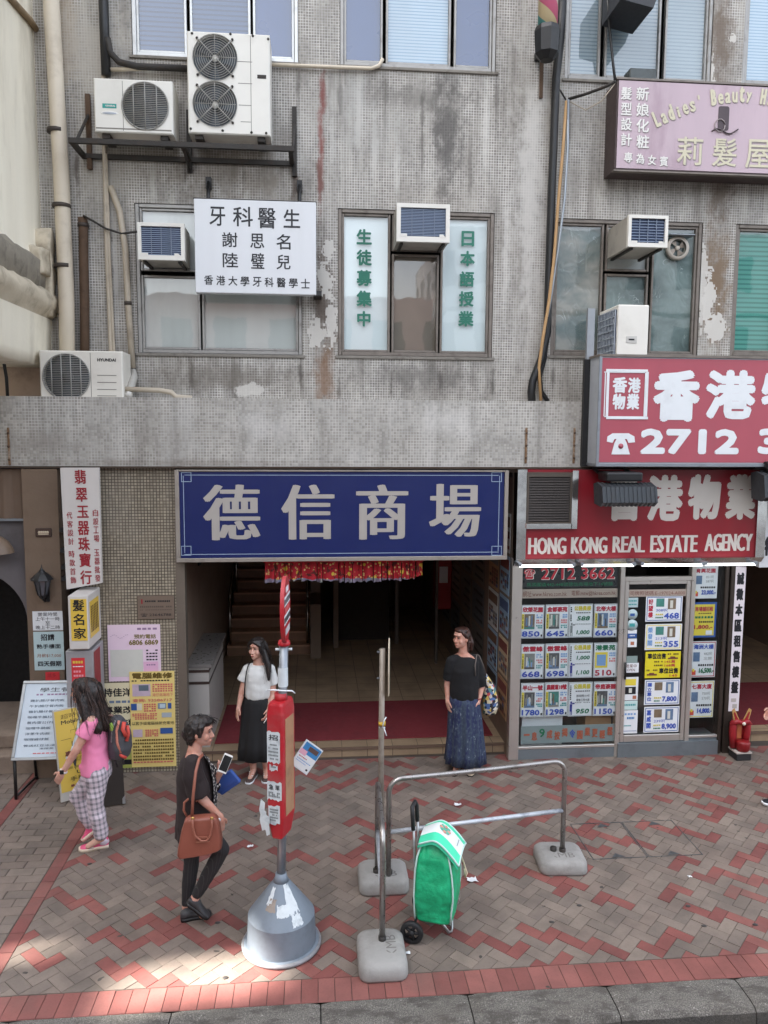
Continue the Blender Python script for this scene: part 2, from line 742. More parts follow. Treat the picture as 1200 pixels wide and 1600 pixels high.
M_kerb = granite('kerb_granite', (124, 120, 113), (86, 82, 77), (168, 164, 156))
M_kface = granite('kerb_face', (84, 80, 75), (58, 55, 51), (112, 107, 100))
kb = MB()
x = -3.05
kx = []
while x < 9:
    L = R.uniform(.93, 1.08)
    kx.append((x, x+L-.008))
    x += L
for (x0, x1) in [(-20, -3.06)]+kx+[(9, 30)]:
    rings = []
    n = max(2, int((x1-x0)/.07)) if x1-x0 < 3 else 2
    for i in range(n+1):
        xx = x0+(x1-x0)*i/n
        e = .012 if i in (0, n) else 0
        nz = lambda q: noise.noise(Vector((xx*4, q, 3)))*.008
        prof = [(-4.203, -.2), (-4.203, -.002-e), (-4.25, .002-e+nz(1)*.4), (-4.40, .0-e+nz(2)*.6), (-4.455, -.014-e+nz(3)), (-4.478+nz(6), -.045+nz(4)), (-4.488+nz(5), -.13), (-4.488, -.2)]
        rings.append([(xx, a, b) for a, b in prof])
    kb.loft([r_[1:6] for r_ in rings], M_kerb, cap=False, smooth=False, closed=False)
    kb.loft([r_[5:] for r_ in rings], M_kface, cap=False, smooth=False, closed=False)
    for r_ in (rings[0], rings[-1]):
        kb.add(r_, [tuple(range(8))], M_kface)
kb.build('kerb', kind='structure')

M_asph = mat('asphalt', (92, 92, 92), .9, 0, .25, 3, .4, (60, 60, 60), bump=.004, bs=120)
rd = MB()
rd.box(-80, 80, -80, -4.47, -.3, -.125, M_asph)
rd.build('road', kind='structure')
gm = MB()
gm.box(-80, 80, -4.3, 80, -.5, -.22, M_joint)
gm.build('ground', kind='structure')

# ------------------------------------------------------------------ the tiled tenement
def px(x, y, Y=0.0):
    p = at(x, y, Y)
    return p.x, p.z


def stn(x, y, rx, ry, c, amt, sharp=.0):
    X, Z = px(x, y)
    return (X, Z, rx*.0077, ry*.0077, c, amt, sharp)


PL = (198, 194, 186)
wall_m = mosaic('wall_mosaic', (140, 135, 127), (234, 231, 225), .030, .24, .10, stains=[
    stn(504, 150, 7, 60, (118, 56, 46), .9), stn(502, 225, 7.5, 75, (122, 58, 48), .9), stn(500, 295, 7, 50, (104, 56, 46), .9), stn(503, 400, 12, 60, (84, 64, 50), .6), stn(350, 265, 150, 60, (104, 92, 76), .55),
    stn(505, 480, 24, 95, (70, 52, 36), .8), stn(507, 590, 22, 80, (118, 78, 40), .65),
    stn(508, 440, 10, 22, PL, .9, 1), stn(497, 522, 13, 22, PL, .85, 1), stn(512, 390, 9, 12, PL, .9, 1), stn(518, 500, 8, 30, PL, .85, 1),
    stn(700, 200, 34, 150, (70, 66, 62), .8), stn(640, 150, 120, 30, (96, 92, 86), .6),
    stn(350, 590, 160, 34, (92, 84, 74), .6), stn(650, 590, 140, 34, (86, 82, 78), .65),
    stn(100, 40, 26, 120, (168, 142, 104), .5), stn(105, 430, 20, 160, (128, 122, 114), .4),
    stn(1125, 60, 34, 130, (98, 82, 66), .85), stn(1118, 450, 32, 140, (112, 88, 60), .85), stn(1125, 300, 30, 60, (86, 68, 52), .7),
    stn(1108, 470, 9, 40, PL, .95, 1), stn(1118, 510, 15, 22, PL, .95, 1), stn(1098, 440, 7, 60, PL, .8, 1), stn(1108, 120, 6, 30, PL, .9, 1), stn(1145, 60, 5, 5, PL, .9, 1),
    *[stn(x, y, 5, h, c, a) for x, y, h, c, a in ((212, 590, 34, (58, 52, 46), .7), (300, 590, 30, (66, 58, 50), .6), (470, 585, 40, (60, 52, 46), .7), (530, 600, 34, (64, 56, 48), .6), (612, 598, 30, (60, 54, 48), .6), (688, 596, 34, (62, 54, 48), .6), (770, 600, 40, (58, 52, 46), .7), (864, 590, 36, (66, 60, 54), .6), (205, 130, 40, (70, 64, 58), .6), (466, 140, 44, (70, 62, 54), .6), (532, 150, 60, (66, 60, 54), .6), (602, 180, 80, (84, 78, 70), .5), (660, 200, 90, (64, 58, 52), .6), (776, 170, 80, (76, 70, 64), .6), (890, 200, 60, (84, 76, 66), .5), (290, 275, 30, (54, 44, 36), .6), (380, 270, 36, (64, 54, 44), .5), (735, 250, 90, (84, 78, 72), .5))],
    *[stn(x, y, 7, h, (206, 203, 196), a) for x, y, h, a in ((560, 170, 90, .6), (585, 230, 80, .5), (620, 260, 60, .5), (760, 180, 110, .5), (790, 400, 130, .5), (240, 300, 60, .4), (180, 420, 110, .45), (520, 200, 80, .4))],
    stn(826, 300, 34, 340, (190, 186, 179), .8), stn(140, 70, 70, 110, (178, 171, 160), .75), stn(150, 250, 60, 110, (166, 160, 150), .5), stn(215, 180, 40, 90, (150, 145, 136), .5),
    stn(300, 240, 9, 60, (60, 46, 34), .7), stn(120, 260, 6, 60, (60, 46, 34), .7), stn(460, 290, 7, 40, (70, 50, 36), .7),
    stn(700, 100, 80, 12, (64, 60, 55), .7), stn(330, 90, 130, 12, (74, 70, 64), .7), stn(1000, 135, 120, 10, (84, 76, 66), .6),
    stn(995, 610, 110, 30, (110, 106, 100), .4), stn(555, 150, 26, 90, (178, 176, 170), .55), stn(600, 210, 60, 60, (168, 166, 160), .4), stn(390, 610, 22, 10, PL, .8, .8)],
    wash=.55, washc=(184, 180, 171), big=.5)
fascia_m = mosaic('canopy_mosaic', (166, 162, 154), (226, 223, 216), .0315, .22, .10, stains=[
    stn(14, 700, 6, 40, (92, 62, 36), .8), stn(965, 700, 5, 40, (90, 70, 50), .5), stn(300, 720, 300, 8, (110, 100, 90), .4), stn(690, 660, 60, 36, (212, 209, 203), .5), stn(420, 665, 60, 36, (208, 205, 200), .4), stn(100, 690, 80, 26, (140, 134, 126), .5)],
    wash=.5, washc=(188, 186, 181), big=.3)
colm = mosaic('column_mosaic', (160, 149, 129), (84, 73, 61), .0335, .22, .14, wash=.12, big=.3)

bld = thing('tenement_building', (2.5, 0, 0), 'weathered grey tenement faced in tiny mosaic tiles above the shops', 'building')

HOLES = {}
for k_, r_ in dict(TA=(205, -40, 466, 92), TB=(531, -40, 776, 107), TC=(884, -40, 1114, 128), TD=(1163, -40, 1290, 136),
                   DA=(213, 321, 472, 553), JA=(528, 329, 771, 557), RA=(862, 344, 1094, 557), GA=(1145, 352, 1290, 557)).items():
    HOLES[k_] = rect(*r_, YW)


def holed(mb, x0, x1, z0, z1, holes, Y, m, depth=.14, mrev=None):
    xs = sorted({x0, x1, *[h[0] for h in holes], *[h[1] for h in holes]})
    zs = sorted({z0, z1, *[h[2] for h in holes], *[h[3] for h in holes]})
    for i in range(len(xs)-1):
        for j in range(len(zs)-1):
            cx, cz = (xs[i]+xs[i+1])/2, (zs[j]+zs[j+1])/2
            if any(h[0] < cx < h[1] and h[2] < cz < h[3] for h in holes):
                continue
            mb.quad((xs[i], Y, zs[j]), (xs[i+1], Y, zs[j]), (xs[i+1], Y, zs[j+1]), (xs[i], Y, zs[j+1]), m)
    for (a, b, c, d) in holes:
        r_ = mrev or m
        mb.quad((a, Y, c), (a, Y, d), (a, Y+depth, d), (a, Y+depth, c), r_)
        mb.quad((b, Y, d), (b, Y, c), (b, Y+depth, c), (b, Y+depth, d), r_)
        mb.quad((a, Y, d), (b, Y, d), (b, Y+depth, d), (a, Y+depth, d), r_)
        mb.quad((b, Y, c), (a, Y, c), (a, Y+depth, c), (b, Y+depth, c), r_)


M_reveal = mat('window_reveal', (92, 88, 82), .8, 0, .2, 9, .5)
uw = MB()
holed(uw, -3.4, 12, 3.9, 16, list(HOLES.values()), 0, wall_m, .16, M_reveal)
uw.box(-3.4, 12, .35, .5, 3.9, 16, M_dark)
uw.quad((-2.98, 0, 16), (12, 0, 16), (12, .5, 16), (-2.98, .5, 16), M_reveal)
uw.build('upper_wall', bld)
# sills of render under the openings
M_sill = mat('cement_sill', (128, 123, 115), .9, 0, .25, 10, .5)
for k_, h in HOLES.items():
    sl = MB()
    sl.box(h[0]-.03, h[1]+.03, -.022, .02, h[2]-.035, h[2]-.002, M_sill, .006)
    sl.build('window_sill', bld)
cn = MB()
ZC1, ZC0 = at(450, 623, YF).z, at(450, 729, YF).z
cn.box(-7, 12, YF, -.003, ZC0, ZC1, fascia_m)
cn.box(-7, 12, YF-.012, YF+.03, ZC0-.02, ZC0-.001, mat('canopy_drip', (70, 58, 48), .9))
cn.build('canopy', bld)

# ------------------------------------------------------------------ windows
M_walu = mat('window_aluminium', (152, 150, 146), .45, .55, .15, 9, .45, (88, 80, 72))
M_wnew = mat('bright_aluminium', (205, 206, 204), .4, .4, .06, 9, .2)
M_wbrown = mat('old_aluminium', (124, 116, 108), .55, .4, .2, 9, .5, (74, 66, 58))
M_glass = glass()


def striped(name, c1, c2, pitch, shine=.5, warp=0.0, grad=None):
    k = NT(name)
    z = k.xyz(k.pos())[2]
    if warp:
        z = k.math('ADD', z, k.math('MULTIPLY', k.noise(k.pos(), 1.5, 2), warp))
    f = k.math('FRACT', k.math('MULTIPLY', z, 1/pitch))
    t = k.step(k.math('ABSOLUTE', k.math('SUBTRACT', f, .5)), .22, .42)
    n = k.step(k.noise(k.pos((1, 1, .4)), 1.3, 3), .3, .7)
    c = k.mix(t, lin(c1), lin(c2))
    c = k.mix(k.math('MULTIPLY', n, .35), c, lin(tuple(q*.75 for q in c1)))
    k.col(c)
    k.rough(shine)
    k.bump(f, .004, .5)
    MATS[name] = k.m
    return k.m


M_blindblue = striped('sky_tinted_blind', (62, 90, 134), (26, 44, 80), .05)  # blue of the reflected sky is mixed into the slat colours
M_blindpale = striped('pale_blind', (172, 184, 192), (132, 146, 158), .04)
M_blindsky = striped('sky_blind', (196, 214, 230), (150, 176, 204), .034)
M_blindgreen = striped('green_blind', (96, 176, 160), (52, 128, 116), .055)
M_skyblue = mat('painted_sky_sheet', (34, 64, 120), .3, 0, .22, 1.2)  # plain sheet painted blue in place of the sky's reflection
M_screen = mat('drawn_screen', (222, 219, 213), .6, 0, .1, 1.4, .25, (150, 146, 140), streak=True)
M_film = mat('pale_window_film', (240, 246, 246), .35, 0, .06, 1.3)
M_ply = mat('boarded_window', (126, 112, 98), .6, 0, .14, 1.6, .3, (96, 84, 74))


def plastic(name, base, light):
    """clear sheeting taped inside a pane: creased, the glint of its folds painted pale into the colour"""
    k = NT(name)
    n1 = k.noise(k.pos((1, 1, 1.6)), 1.7, 3)
    c = k.mix(k.step(n1, .35, .65), lin(base), lin(light))
    nd = k.n('TexNoise')
    k.put(nd.inputs['Vector'], k.pos((1, 1, .7)))
    nd.inputs['Scale'].default_value = 5
    nd.inputs['Detail'].default_value = 1
    nd.inputs['Distortion'].default_value = 2.5
    r_ = k.math('ABSOLUTE', k.math('SUBTRACT', nd.outputs[0], .5))
    crease = k.math('SUBTRACT', 1.0, k.step(r_, .0, .012))
    gate = k.step(k.noise(k.pos(), 2.3, 2), .52, .6)
    k.col(k.mix(k.math('MULTIPLY', k.math('MULTIPLY', crease, gate), .8), c, lin((222, 228, 226))))  # glint along the folds is mixed into the base colour
    k.rough(.22)
    k.bump(nd.outputs[0], .02, .5)
    return k.m


M_plas = plastic('creased_sheeting', (112, 124, 122), (176, 168, 158))
M_plas2 = plastic('creased_sheeting_dark', (96, 110, 106), (134, 148, 144))


def window(hole, lights, frame, label=None, fw_=.045, Yf=.05):
    """an opening in the wall: outer frame, one light after the other, glass and what hangs behind it.
    lights: (x0, x1, z0, z1 as fractions of the hole, backing material)"""
    x0, x1, z0, z1 = hole
    f = MB()
    for (a, b, c, d) in ((x0, x0+fw_, z0, z1), (x1-fw_, x1, z0, z1), (x0+fw_, x1-fw_, z1-fw_, z1), (x0+fw_, x1-fw_, z0, z0+fw_)):
        f.box(a+.001, b-.001, Yf-.04, Yf+.05, c+.001, d-.001, frame, .006, 1)
    root = f.build('window', bld, label)
    ix0, ix1, iz0, iz1 = x0+fw_, x1-fw_, z0+fw_, z1-fw_
    W_, H_ = ix1-ix0, iz1-iz0
    for (a, b, c, d, back) in lights:
        ax, bx, cz, dz = ix0+a*W_, ix0+b*W_, iz0+c*H_, iz0+d*H_
        s = MB()
        t = .028
        for (p, q, r_, u) in ((ax, ax+t, cz, dz), (bx-t, bx, cz, dz), (ax+t, bx-t, dz-t, dz), (ax+t, bx-t, cz, cz+t)):
            s.box(p+.001, q-.001, Yf-.022, Yf+.03, r_+.001, u-.001, frame, .004, 1)
        sash = s.build('sash', root)
        g = MB()
        g.quad((ax+t, Yf+.004, cz+t), (bx-t, Yf+.004, cz+t), (bx-t, Yf+.004, dz-t), (ax+t, Yf+.004, dz-t), M_glass)
        g.build('glass', sash)
        bk = MB()
        bk.box(ax+.005, bx-.005, Yf+.032, Yf+.042, cz+.005, dz-.005, back)
        bk.build('blind' if back.name.endswith('blind') else 'sheet', sash)
    return root


window(HOLES['TA'], [(0, .315, 0, 1, M_blindblue), (.335, .72, 0, 1, M_blindblue), (.735, 1, 0, 1, M_skyblue)], M_wnew, 'window with blinds tinted as reflected sky at top left')
window(HOLES['TB'], [(0, .26, 0, 1, M_skyblue), (.28, .72, 0, 1, M_blindsky), (.74, 1, 0, 1, M_skyblue)], M_walu)
window(HOLES['TC'], [(0, .23, 0, 1, M_blindpale), (.26, .66, 0, 1, M_blindpale), (.69, 1, 0, 1, M_blindpale)], M_walu)
window(HOLES['TD'], [(0, .5, 0, 1, M_blindsky), (.52, 1, 0, 1, M_blindsky)], M_walu)
window(HOLES['DA'], [(0, .37, 0, .53, M_screen), (0, .37, .56, 1, M_screen), (.38, 1, 0, .97, M_screen)], M_walu, 'dental surgery window with white screens')
wj = window(HOLES['JA'], [(0, .325, 0, 1, M_film), (.335, .655, 0, .72, M_ply), (.335, .655, .74, 1, M_screen), (.665, 1, 0, 1, M_film)], M_wbrown, 'window with green lettering')
window(HOLES['RA'], [(0, .335, 0, 1, M_plas), (.35, .66, 0, .62, M_plas2), (.35, .66, .64, 1, M_screen), (.68, 1, 0, 1, M_plas2)], M_wbrown, 'window with creased plastic sheeting')
window(HOLES['GA'], [(0, .5, 0, 1, M_blindgreen), (.52, 1, 0, 1, M_blindgreen)], M_wbrown, 'window with green blind')
M_green = plain('green_letter', (36, 112, 92))
gl = MB()
gl2 = MB()
for ch, b_ in zip('生徒募集中', ((557, 358, 581, 382), (557, 390, 581, 415), (557, 422, 581, 447), (557, 454, 581, 479), (558, 486, 579, 510))):
    gl.T(ch, b_, .046, M_green, .035)
for ch, b_ in zip('日本語授業', ((721, 361, 741, 385), (719, 392, 742, 416), (718, 424, 741, 448), (717, 455, 740, 479), (716, 486, 740, 510))):
    gl2.T(ch, b_, .046, M_green, .035)
gl.build('lettering', wj)
gl2.build('lettering', wj)
# round extractor fan in the plastic-covered window
ex = MB()
c = at(1058, 388, .03)
ex.lathe([(.10, -.03), (.135, -.03), (.14, .0), (.135, .03), (.10, .03)], c, mat('fan_ring', (176, 168, 156), .5, 0, .1), 28, 'y', cap=False)
for i in range(4):
    a = i*math.pi/2+.5
    p = [c+Vector((math.cos(a+d)*r_, .015*k, math.sin(a+d)*r_)) for r_, d, k in ((.02, -.3, 0), (.095, -.35, 1), (.095, .45, -1), (.02, .3, 0))]
    ex.quad(*p, plain('fan_blade', (150, 140, 128)))
ex.lathe([(.001, -.03), (.025, -.025), (.025, .02)], c, plain('fan_hub', (190, 180, 166)), 14, 'y')
ex.box(c.x-.13, c.x+.17, c.y-.1, c.y+.03, c.z+.13, c.z+.145, M_galv, .004, 1)
fan = ex.build('extractor_fan', None, 'small round extractor fan set in the plastic covered window', 'fan')

# ------------------------------------------------------------------ ground floor of the tenement
gf = MB()
cx0, cx1 = at(135, 900, YS).x, at(276, 900, YS).x
gf.box(cx0, cx1, YS, .3, -.02, ZC0+.1, colm)
gf.build('tiled_column', bld)
M_shade = mat('painted_shade_render', (52, 46, 42), .9, 0, .2, 4, .4)  # dark colour paints in the shade of recesses and the deep corridor
rc = MB()
pl0, pl1 = at(40, 900, YF).x, at(95, 900, YF).x
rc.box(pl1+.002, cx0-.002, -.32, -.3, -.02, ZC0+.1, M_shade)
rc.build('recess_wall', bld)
M_pil = mat('brown_render', (118, 100, 84), .85, 0, .16, 3, .4, (74, 60, 48), bump=.003, bs=30)
pb = MB()
pb.box(pl0, pl1, YF, -.2, -.02, ZC0-.03, M_pil)
pb.build('gate_pillar', bld)
# arch beside it
M_lav = mat('lavender_render', (106, 101, 102), .9, 0, .16, 3, .5, (72, 66, 64))
ar = MB()
acx, acz, arad = pl0-.62, 1.72, .585
# wall made of strips round the opening
top = ZC0+.06
arc = [(acx+arad*math.cos(math.pi-math.pi*i/24), acz+arad*math.sin(math.pi*i/24)) for i in range(25)]
for (p, q) in zip(arc, arc[1:]):
    ar.add([(p[0], -.5, p[1]), (q[0], -.5, q[1]), (q[0], -.5, top), (p[0], -.5, top)], [(0, 1, 2, 3)], M_lav)
    ar.add([(p[0], -.5, p[1]), (q[0], -.5, q[1]), (q[0], -.3, q[1]), (p[0], -.3, p[1])], [(3, 2, 1, 0)], M_lav)
ar.box(acx+arad, pl0-.002, -.5, -.3, 0, top, M_lav)
ar.box(acx-arad-1.0, acx-arad, -.5, -.3, 0, top, M_lav)
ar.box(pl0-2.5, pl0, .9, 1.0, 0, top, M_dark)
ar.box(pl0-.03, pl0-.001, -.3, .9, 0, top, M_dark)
ar.build('archway_wall', bld)
dp = MB()
X0, X1, Z0, Z1 = rect(-60, 733, 76, 811, YF)
rings = []
for i in range(41):
    xx = X0+(X1-X0)*i/40
    d = .012*math.sin(i*.9)+.01*math.sin(i*2.3)
    rings.append([(xx, YF+.05+d, Z0), (xx, YF+.05+d*.6, (Z0+Z1)/2), (xx, YF+.05+d*.3, Z1)])
M_roll = mat('brown_cloth', (112, 94, 80), .9, 0, .18, 3, .3, (72, 58, 48), streak=True)
dp.loft(rings, M_roll, cap=False, closed=False)
dp.box(X0, X1, YF+.03, YF+.09, Z0-.025, Z0, M_galv)
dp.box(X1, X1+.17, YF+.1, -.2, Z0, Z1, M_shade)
dp.build('awning_sheet', None, 'brown cloth blind rolled half down over the dark archway', 'blind')
st = MB()
M_stone = mat('worn_stone', (142, 126, 112), .85, 0, .16, 4, .4, (92, 80, 70), bump=.003, bs=40)
p = gr(58, 1172)
st.box(-5, -3.0, -.46, .9, -.02, .2, M_stone, .02)
st.box(-5, -3.08, -.24, .9, .2, .36, M_stone, .02)
st.build('doorstep', bld)

# ------------------------------------------------------------------ entrance hall
def tiled(name, c, g, s, off=(0, 0), var=.08, rough=.35):
    k = NT(name)
    p_ = k.xyz(k.pos())
    u = k.math('MULTIPLY', k.math('ADD', p_[0], off[0]), 1/s)
    v = k.math('MULTIPLY', k.math('ADD', k.math('ADD', p_[1], p_[2]), off[1]), 1/s)
    fu, fv = k.math('FRACT', u), k.math('FRACT', v)
    e = k.math('MINIMUM', k.math('MINIMUM', fu, k.math('SUBTRACT', 1.0, fu)), k.math('MINIMUM', fv, k.math('SUBTRACT', 1.0, fv)))
    j = k.math('SUBTRACT', 1.0, k.step(e, .008, .022))
    n = k.step(k.noise(k.pos(), 2.5, 5), .35, .7)
    b_ = k.mix(n, lin(c), lin(tuple(q*(1-var*2) for q in c)))
    k.col(k.mix(j, b_, lin(g)))
    k.rough(rough)
    MATS[name] = k.m
    return k.m


M_ftile = tiled('hall_floor_tile', (168, 144, 117), (92, 76, 62), .3, (0, .3))
M_wallh = mat('hall_wall', (128, 110, 96), .6, 0, .12, 2, .3, (84, 70, 58))
M_tread = mat('stair_tread', (196, 156, 124), .5, 0, .12, 4, .3, (90, 64, 50))
M_riser = mat('stair_riser', (152, 118, 94), .6, 0, .12, 4, .3, (74, 54, 44))
hx0, hx1, hy1, hz = -1.5, 2.24, 7.0, 3.36
hl = MB()
hl.box(hx0-.1, hx1+.1, -.3, hy1, -.1, Z_HALL, M_ftile)
hl.box(hx0-.1, hx1+.1, -.318, -.302, Z_HALL-.028, Z_HALL+.003, mat('step_nosing', (104, 84, 70), .6))
hl.build('hall_floor', bld)
hw = MB()
hw.box(hx0-.12, hx0, -.2, hy1, Z_HALL, hz, M_wallh)
hw.box(hx1, hx1+.1, YS+.06, hy1, -.02, hz, M_wallh)
hw.box(hx0-.1, hx1+.1, hy1, hy1+.1, 0, hz, mat('hall_back_wall', (104, 90, 78), .8))
hw.box(hx0-.12, hx1+.1, -.45, hy1+.1, hz, hz+.1, mat('hall_ceiling', (160, 150, 138), .8))
hw.build('hall_wall', bld)
sr = MB()
sx0, sx1, sy, sh, sdp = -1.46, -.1, 3.55, .165, .275
for i in range(18):
    sr.box(sx0, sx1, sy+i*sdp, sy+18*sdp, Z_HALL+i*sh, Z_HALL+(i+1)*sh-.03, M_riser)
    sr.box(sx0, sx1, sy+i*sdp-.02, sy+(i+1)*sdp, Z_HALL+(i+1)*sh-.029, Z_HALL+(i+1)*sh, M_tread)
sr.build('staircase', bld)
nw = MB()
M_dkpost = mat('dull_post', (84, 76, 70), .45, .4)
M_post = mat('newel_plaster', (120, 104, 88), .7)
nw.box(-.09, .08, 3.3, 8, Z_HALL, Z_HALL+.9, M_post)
nw.box(-.09, .08, 4.2, 8, Z_HALL+.9, hz, M_wallh)
nw.box(.3, .38, 3.9, 3.98, Z_HALL, hz, M_post)
nw.box(.4, 1.3, 4.4, 4.5, Z_HALL, hz, M_shade)
nw.box(1.38, 1.44, 4.1, 4.2, Z_HALL, hz, M_dkpost)
nw.box(1.9, 1.94, 2.9, 3.0, Z_HALL, hz, M_dkpost)
nw.build('stair_wall', bld)
hr = MB()
for X in (-1.42, -.14):
    for i0 in (0, 4):
        pts_ = [(X, sy+i0*sdp+.1, Z_HALL+i0*sh+.15), (X, sy+i0*sdp+.1, Z_HALL+i0*sh+.95)]
        hr.tube(pts_, .022, M_steel)
    hr.tube([(X, sy+.1, Z_HALL+.95), (X, sy+4*sdp+.1, Z_HALL+4*sh+.95), (X, sy+10*sdp, Z_HALL+10*sh+.95)], .02, M_steel)
hr.build('handrail', bld)

mt = MB()
M_mat = mat('red_mat', (112, 34, 40), .95, 0, .14, 5, .3, (66, 26, 28), bump=.003, bs=200)
mt.box(-1.2, 2.15, -.1, 1.2, Z_HALL+.001, Z_HALL+.012, M_mat, .004, 1)
mt.build('door_mat', None, 'long dark red mat on the tiled floor of the arcade entrance', 'mat')

# jambs
jb = MB()
a0, a1 = at(277, 1000, YS).x, at(291, 1000, YS).x
jb.box(a0, a1, YS-.01, YS+.12, 0, ZC0-.6, mat('jamb_metal', (128, 118, 106), .4, .5, .1, 6, .3))
jb.build('entrance_jamb', bld)

# ------------------------------------------------------------------ neighbours, houses opposite and the added sun block
M_cream = mat('cream_stucco', (236, 228, 208), .9, 0, .1, 1.6, .35, (150, 138, 116), bump=.004, bs=18, streak=True)
M_rough = mat('weathered_stucco', (196, 184, 162), .95, 0, .22, 3, .75, (112, 102, 88), bump=.012, bs=14)
nb = thing('stucco_building', (-5, -1.5, 0), 'cream stuccoed old building with weathered mouldings beside the tiled tenement', 'building')
prof = [(-2.99, 14, 0), (-2.985, 5.72, 0), (-2.97, 5.66, 1), (-2.86, 5.56, 1), (-2.88, 5.40, 1), (-2.90, 5.32, 1), (-2.84, 5.27, 1), (-2.81, 5.2, 1), (-2.83, 5.12, 1), (-2.88, 5.07, 1), (-2.91, 5.02, 0), (-2.92, 4.86, 0), (-2.93, 4.62, 0), (-2.96, 4.5, 1), (-3.6, 4.52, 1)]
ub, lb = MB(), MB()
ny = 60
M_ledge = mat('sooty_stucco', (138, 130, 116), .95, 0, .25, 6, .8, (88, 82, 74), bump=.012, bs=18)
for (lo, hi, mb_, m_) in ((0, 2, ub, M_cream), (2, 5, lb, M_ledge), (5, 10, lb, M_rough), (10, 14, lb, M_cream)):
    rings = []
    for i in range(ny+1):
        y = -4.0+3.99*i/ny
        rg = []
        for (X, Z, rr) in prof[lo:hi+1]:
            q = Vector((X*3, y*3, Z*3))
            d = noise.noise(q)*.022*rr + noise.noise(q*4)*.012*rr
            rg.append((X+d, y, Z+noise.noise(q*1.7)*.03*rr))
        rings.append(rg)
    mb_.loft(rings, m_, cap=False, closed=False)
ub.box(-10, -3.0, -4.02, -3.98, 4.52, 14, M_cream)
ub.build('upper_wall', nb)
lb.build('moulding', nb)
sb = MB()
for (dy0, dy1, z0, z1, X) in ((-.2, -.04, 5.05, 5.95, -2.84), (-.42, -.2, 5.45, 5.72, -2.85)):
    bm = bmesh.new()
    bmesh.ops.create_cube(bm, size=1)
    bmesh.ops.subdivide_edges(bm, edges=bm.edges[:], cuts=5, use_grid_fill=True)
    for v in bm.verts:
        v.co = Vector((X-.1+(v.co.x)*.2, (dy0+dy1)/2+v.co.y*(dy1-dy0), (z0+z1)/2+v.co.z*(z1-z0)))
        v.co += Vector((1, .5, 1))*noise.noise(v.co*9)*.03
    sb.addbm(bm, M_rough, True)
sb.build('broken_pilaster', nb)
cr = MB()
d0, d1 = ray(18, 0), ray(70, 66)
p0, p1 = CAM+d0*((-2.97-CAM.x)/d0.x), CAM+d1*((-2.97-CAM.x)/d1.x)
cr.tube([p0+(p0-p1)*2, p0, (p0+p1)/2+Vector((.01, 0, .02)), p1, p1+Vector((0, .25, -.06))], .035, mat('brown_moulding', (138, 118, 92), .9, 0, .2, 8, .4))
cr.build('cornice', nb)
lw = MB()
M_pink = mat('pinkish_plaster', (188, 168, 150), .9, 0, .1, 4, .5, (130, 112, 98), bump=.003, bs=20)
lw.box(-7, -2.99, -.06, .2, 3.9, 4.6, M_pink)
lw.build('lower_wall', nb)
hs = MB()
hs.tube([at(-2, 530, -.5), at(5, 560, -.45), at(10, 590, -.4), at(12, 622, -.4)], .018, M_black)
hs.tube([at(3, 525, -.5), at(8, 530, -.5), at(6, 552, -.48), at(12, 566, -.45)], .006, M_galv)
hs.build('cable', None, 'short black cable drooping under the cream balcony', 'cable')

M_far = mat('far_facade', (168, 160, 150), .9, 0, .15, .5, .3)


def facade(name, c1, sx, sz):
    k = NT(name)
    p_ = k.xyz(k.pos())
    fu = k.math('FRACT', k.math('MULTIPLY', k.math('ADD', p_[0], p_[1]), 1/sx))
    fv = k.math('FRACT', k.math('MULTIPLY', p_[2], 1/sz))
    i = k.math('MULTIPLY', k.math('MULTIPLY', k.step(fu, .2, .22), k.step(fu, .8, .78)), k.math('MULTIPLY', k.step(fv, .35, .37), k.step(fv, .85, .83)))
    k.col(k.mix(i, lin(c1), lin((52, 60, 70))))
    k.rough(.6)
    return k.m


for i, (x0, x1, h_, c_) in enumerate(((-24, -9, 12, (206, 196, 178)), (-8.5, 5, 9.5, (216, 176, 166)), (5.5, 24, 12.5, (196, 198, 198)))):
    o_ = MB()
    o_.box(x0, x1, -34, -24, -.2, h_, facade('far_windows', c_, 2.2, 3.0))
    for zz in range(3, int(h_), 3):
        o_.box(x0-.1, x1+.1, -24.3, -24.0, zz-.1, zz+.1, M_far)
    o_.build('opposite_building', None, ('cream building', 'pink building', 'grey building')[i]+' across the road, behind the viewer', 'building', 'buildings across the road')
# unseen tower added to block the sun; two gaps shape the paving's sun patches
tw = thing('added_sun_block', (-30, -14, 0), 'unseen block added at the left to keep the sun off the street', 'building')
o_ = MB()
XT = -25.0


def through(p):
    t = (p.x-XT)/-sun_dir.x
    return p.y+sun_dir.y*t, p.z+sun_dir.z*t


gaps = []
for (px_, py_, hw_, hh_) in ((314, 1531, .20, .52), (40, 1490, .06, .22)):
    gy, gz = through(gr(px_, py_))
    gaps.append((gy-hw_, gy+hw_, gz-hh_, gz+hh_))
zb = min(g_[2] for g_ in gaps)-1.5
o_.box(-33, XT-.2, -45, 9, -.2, zb, facade('sun_block_windows', (170, 164, 156), 3, 3))
o_.build('wall', tw)
o_ = MB()
ys_ = sorted({-45, 9, *[g_[0] for g_ in gaps], *[g_[1] for g_ in gaps]})
zs_ = sorted({zb, 48, *[g_[2] for g_ in gaps], *[g_[3] for g_ in gaps]})
for i in range(len(ys_)-1):
    for j in range(len(zs_)-1):
        cy, cz = (ys_[i]+ys_[i+1])/2, (zs_[j]+zs_[j+1])/2
        if not any(g_[0] < cy < g_[1] and g_[2] < cz < g_[3] for g_ in gaps):
            o_.box(XT-.05, XT, ys_[i], ys_[i+1], zs_[j], zs_[j+1], M_far)
o_.build('gapped_sun_screen', tw)

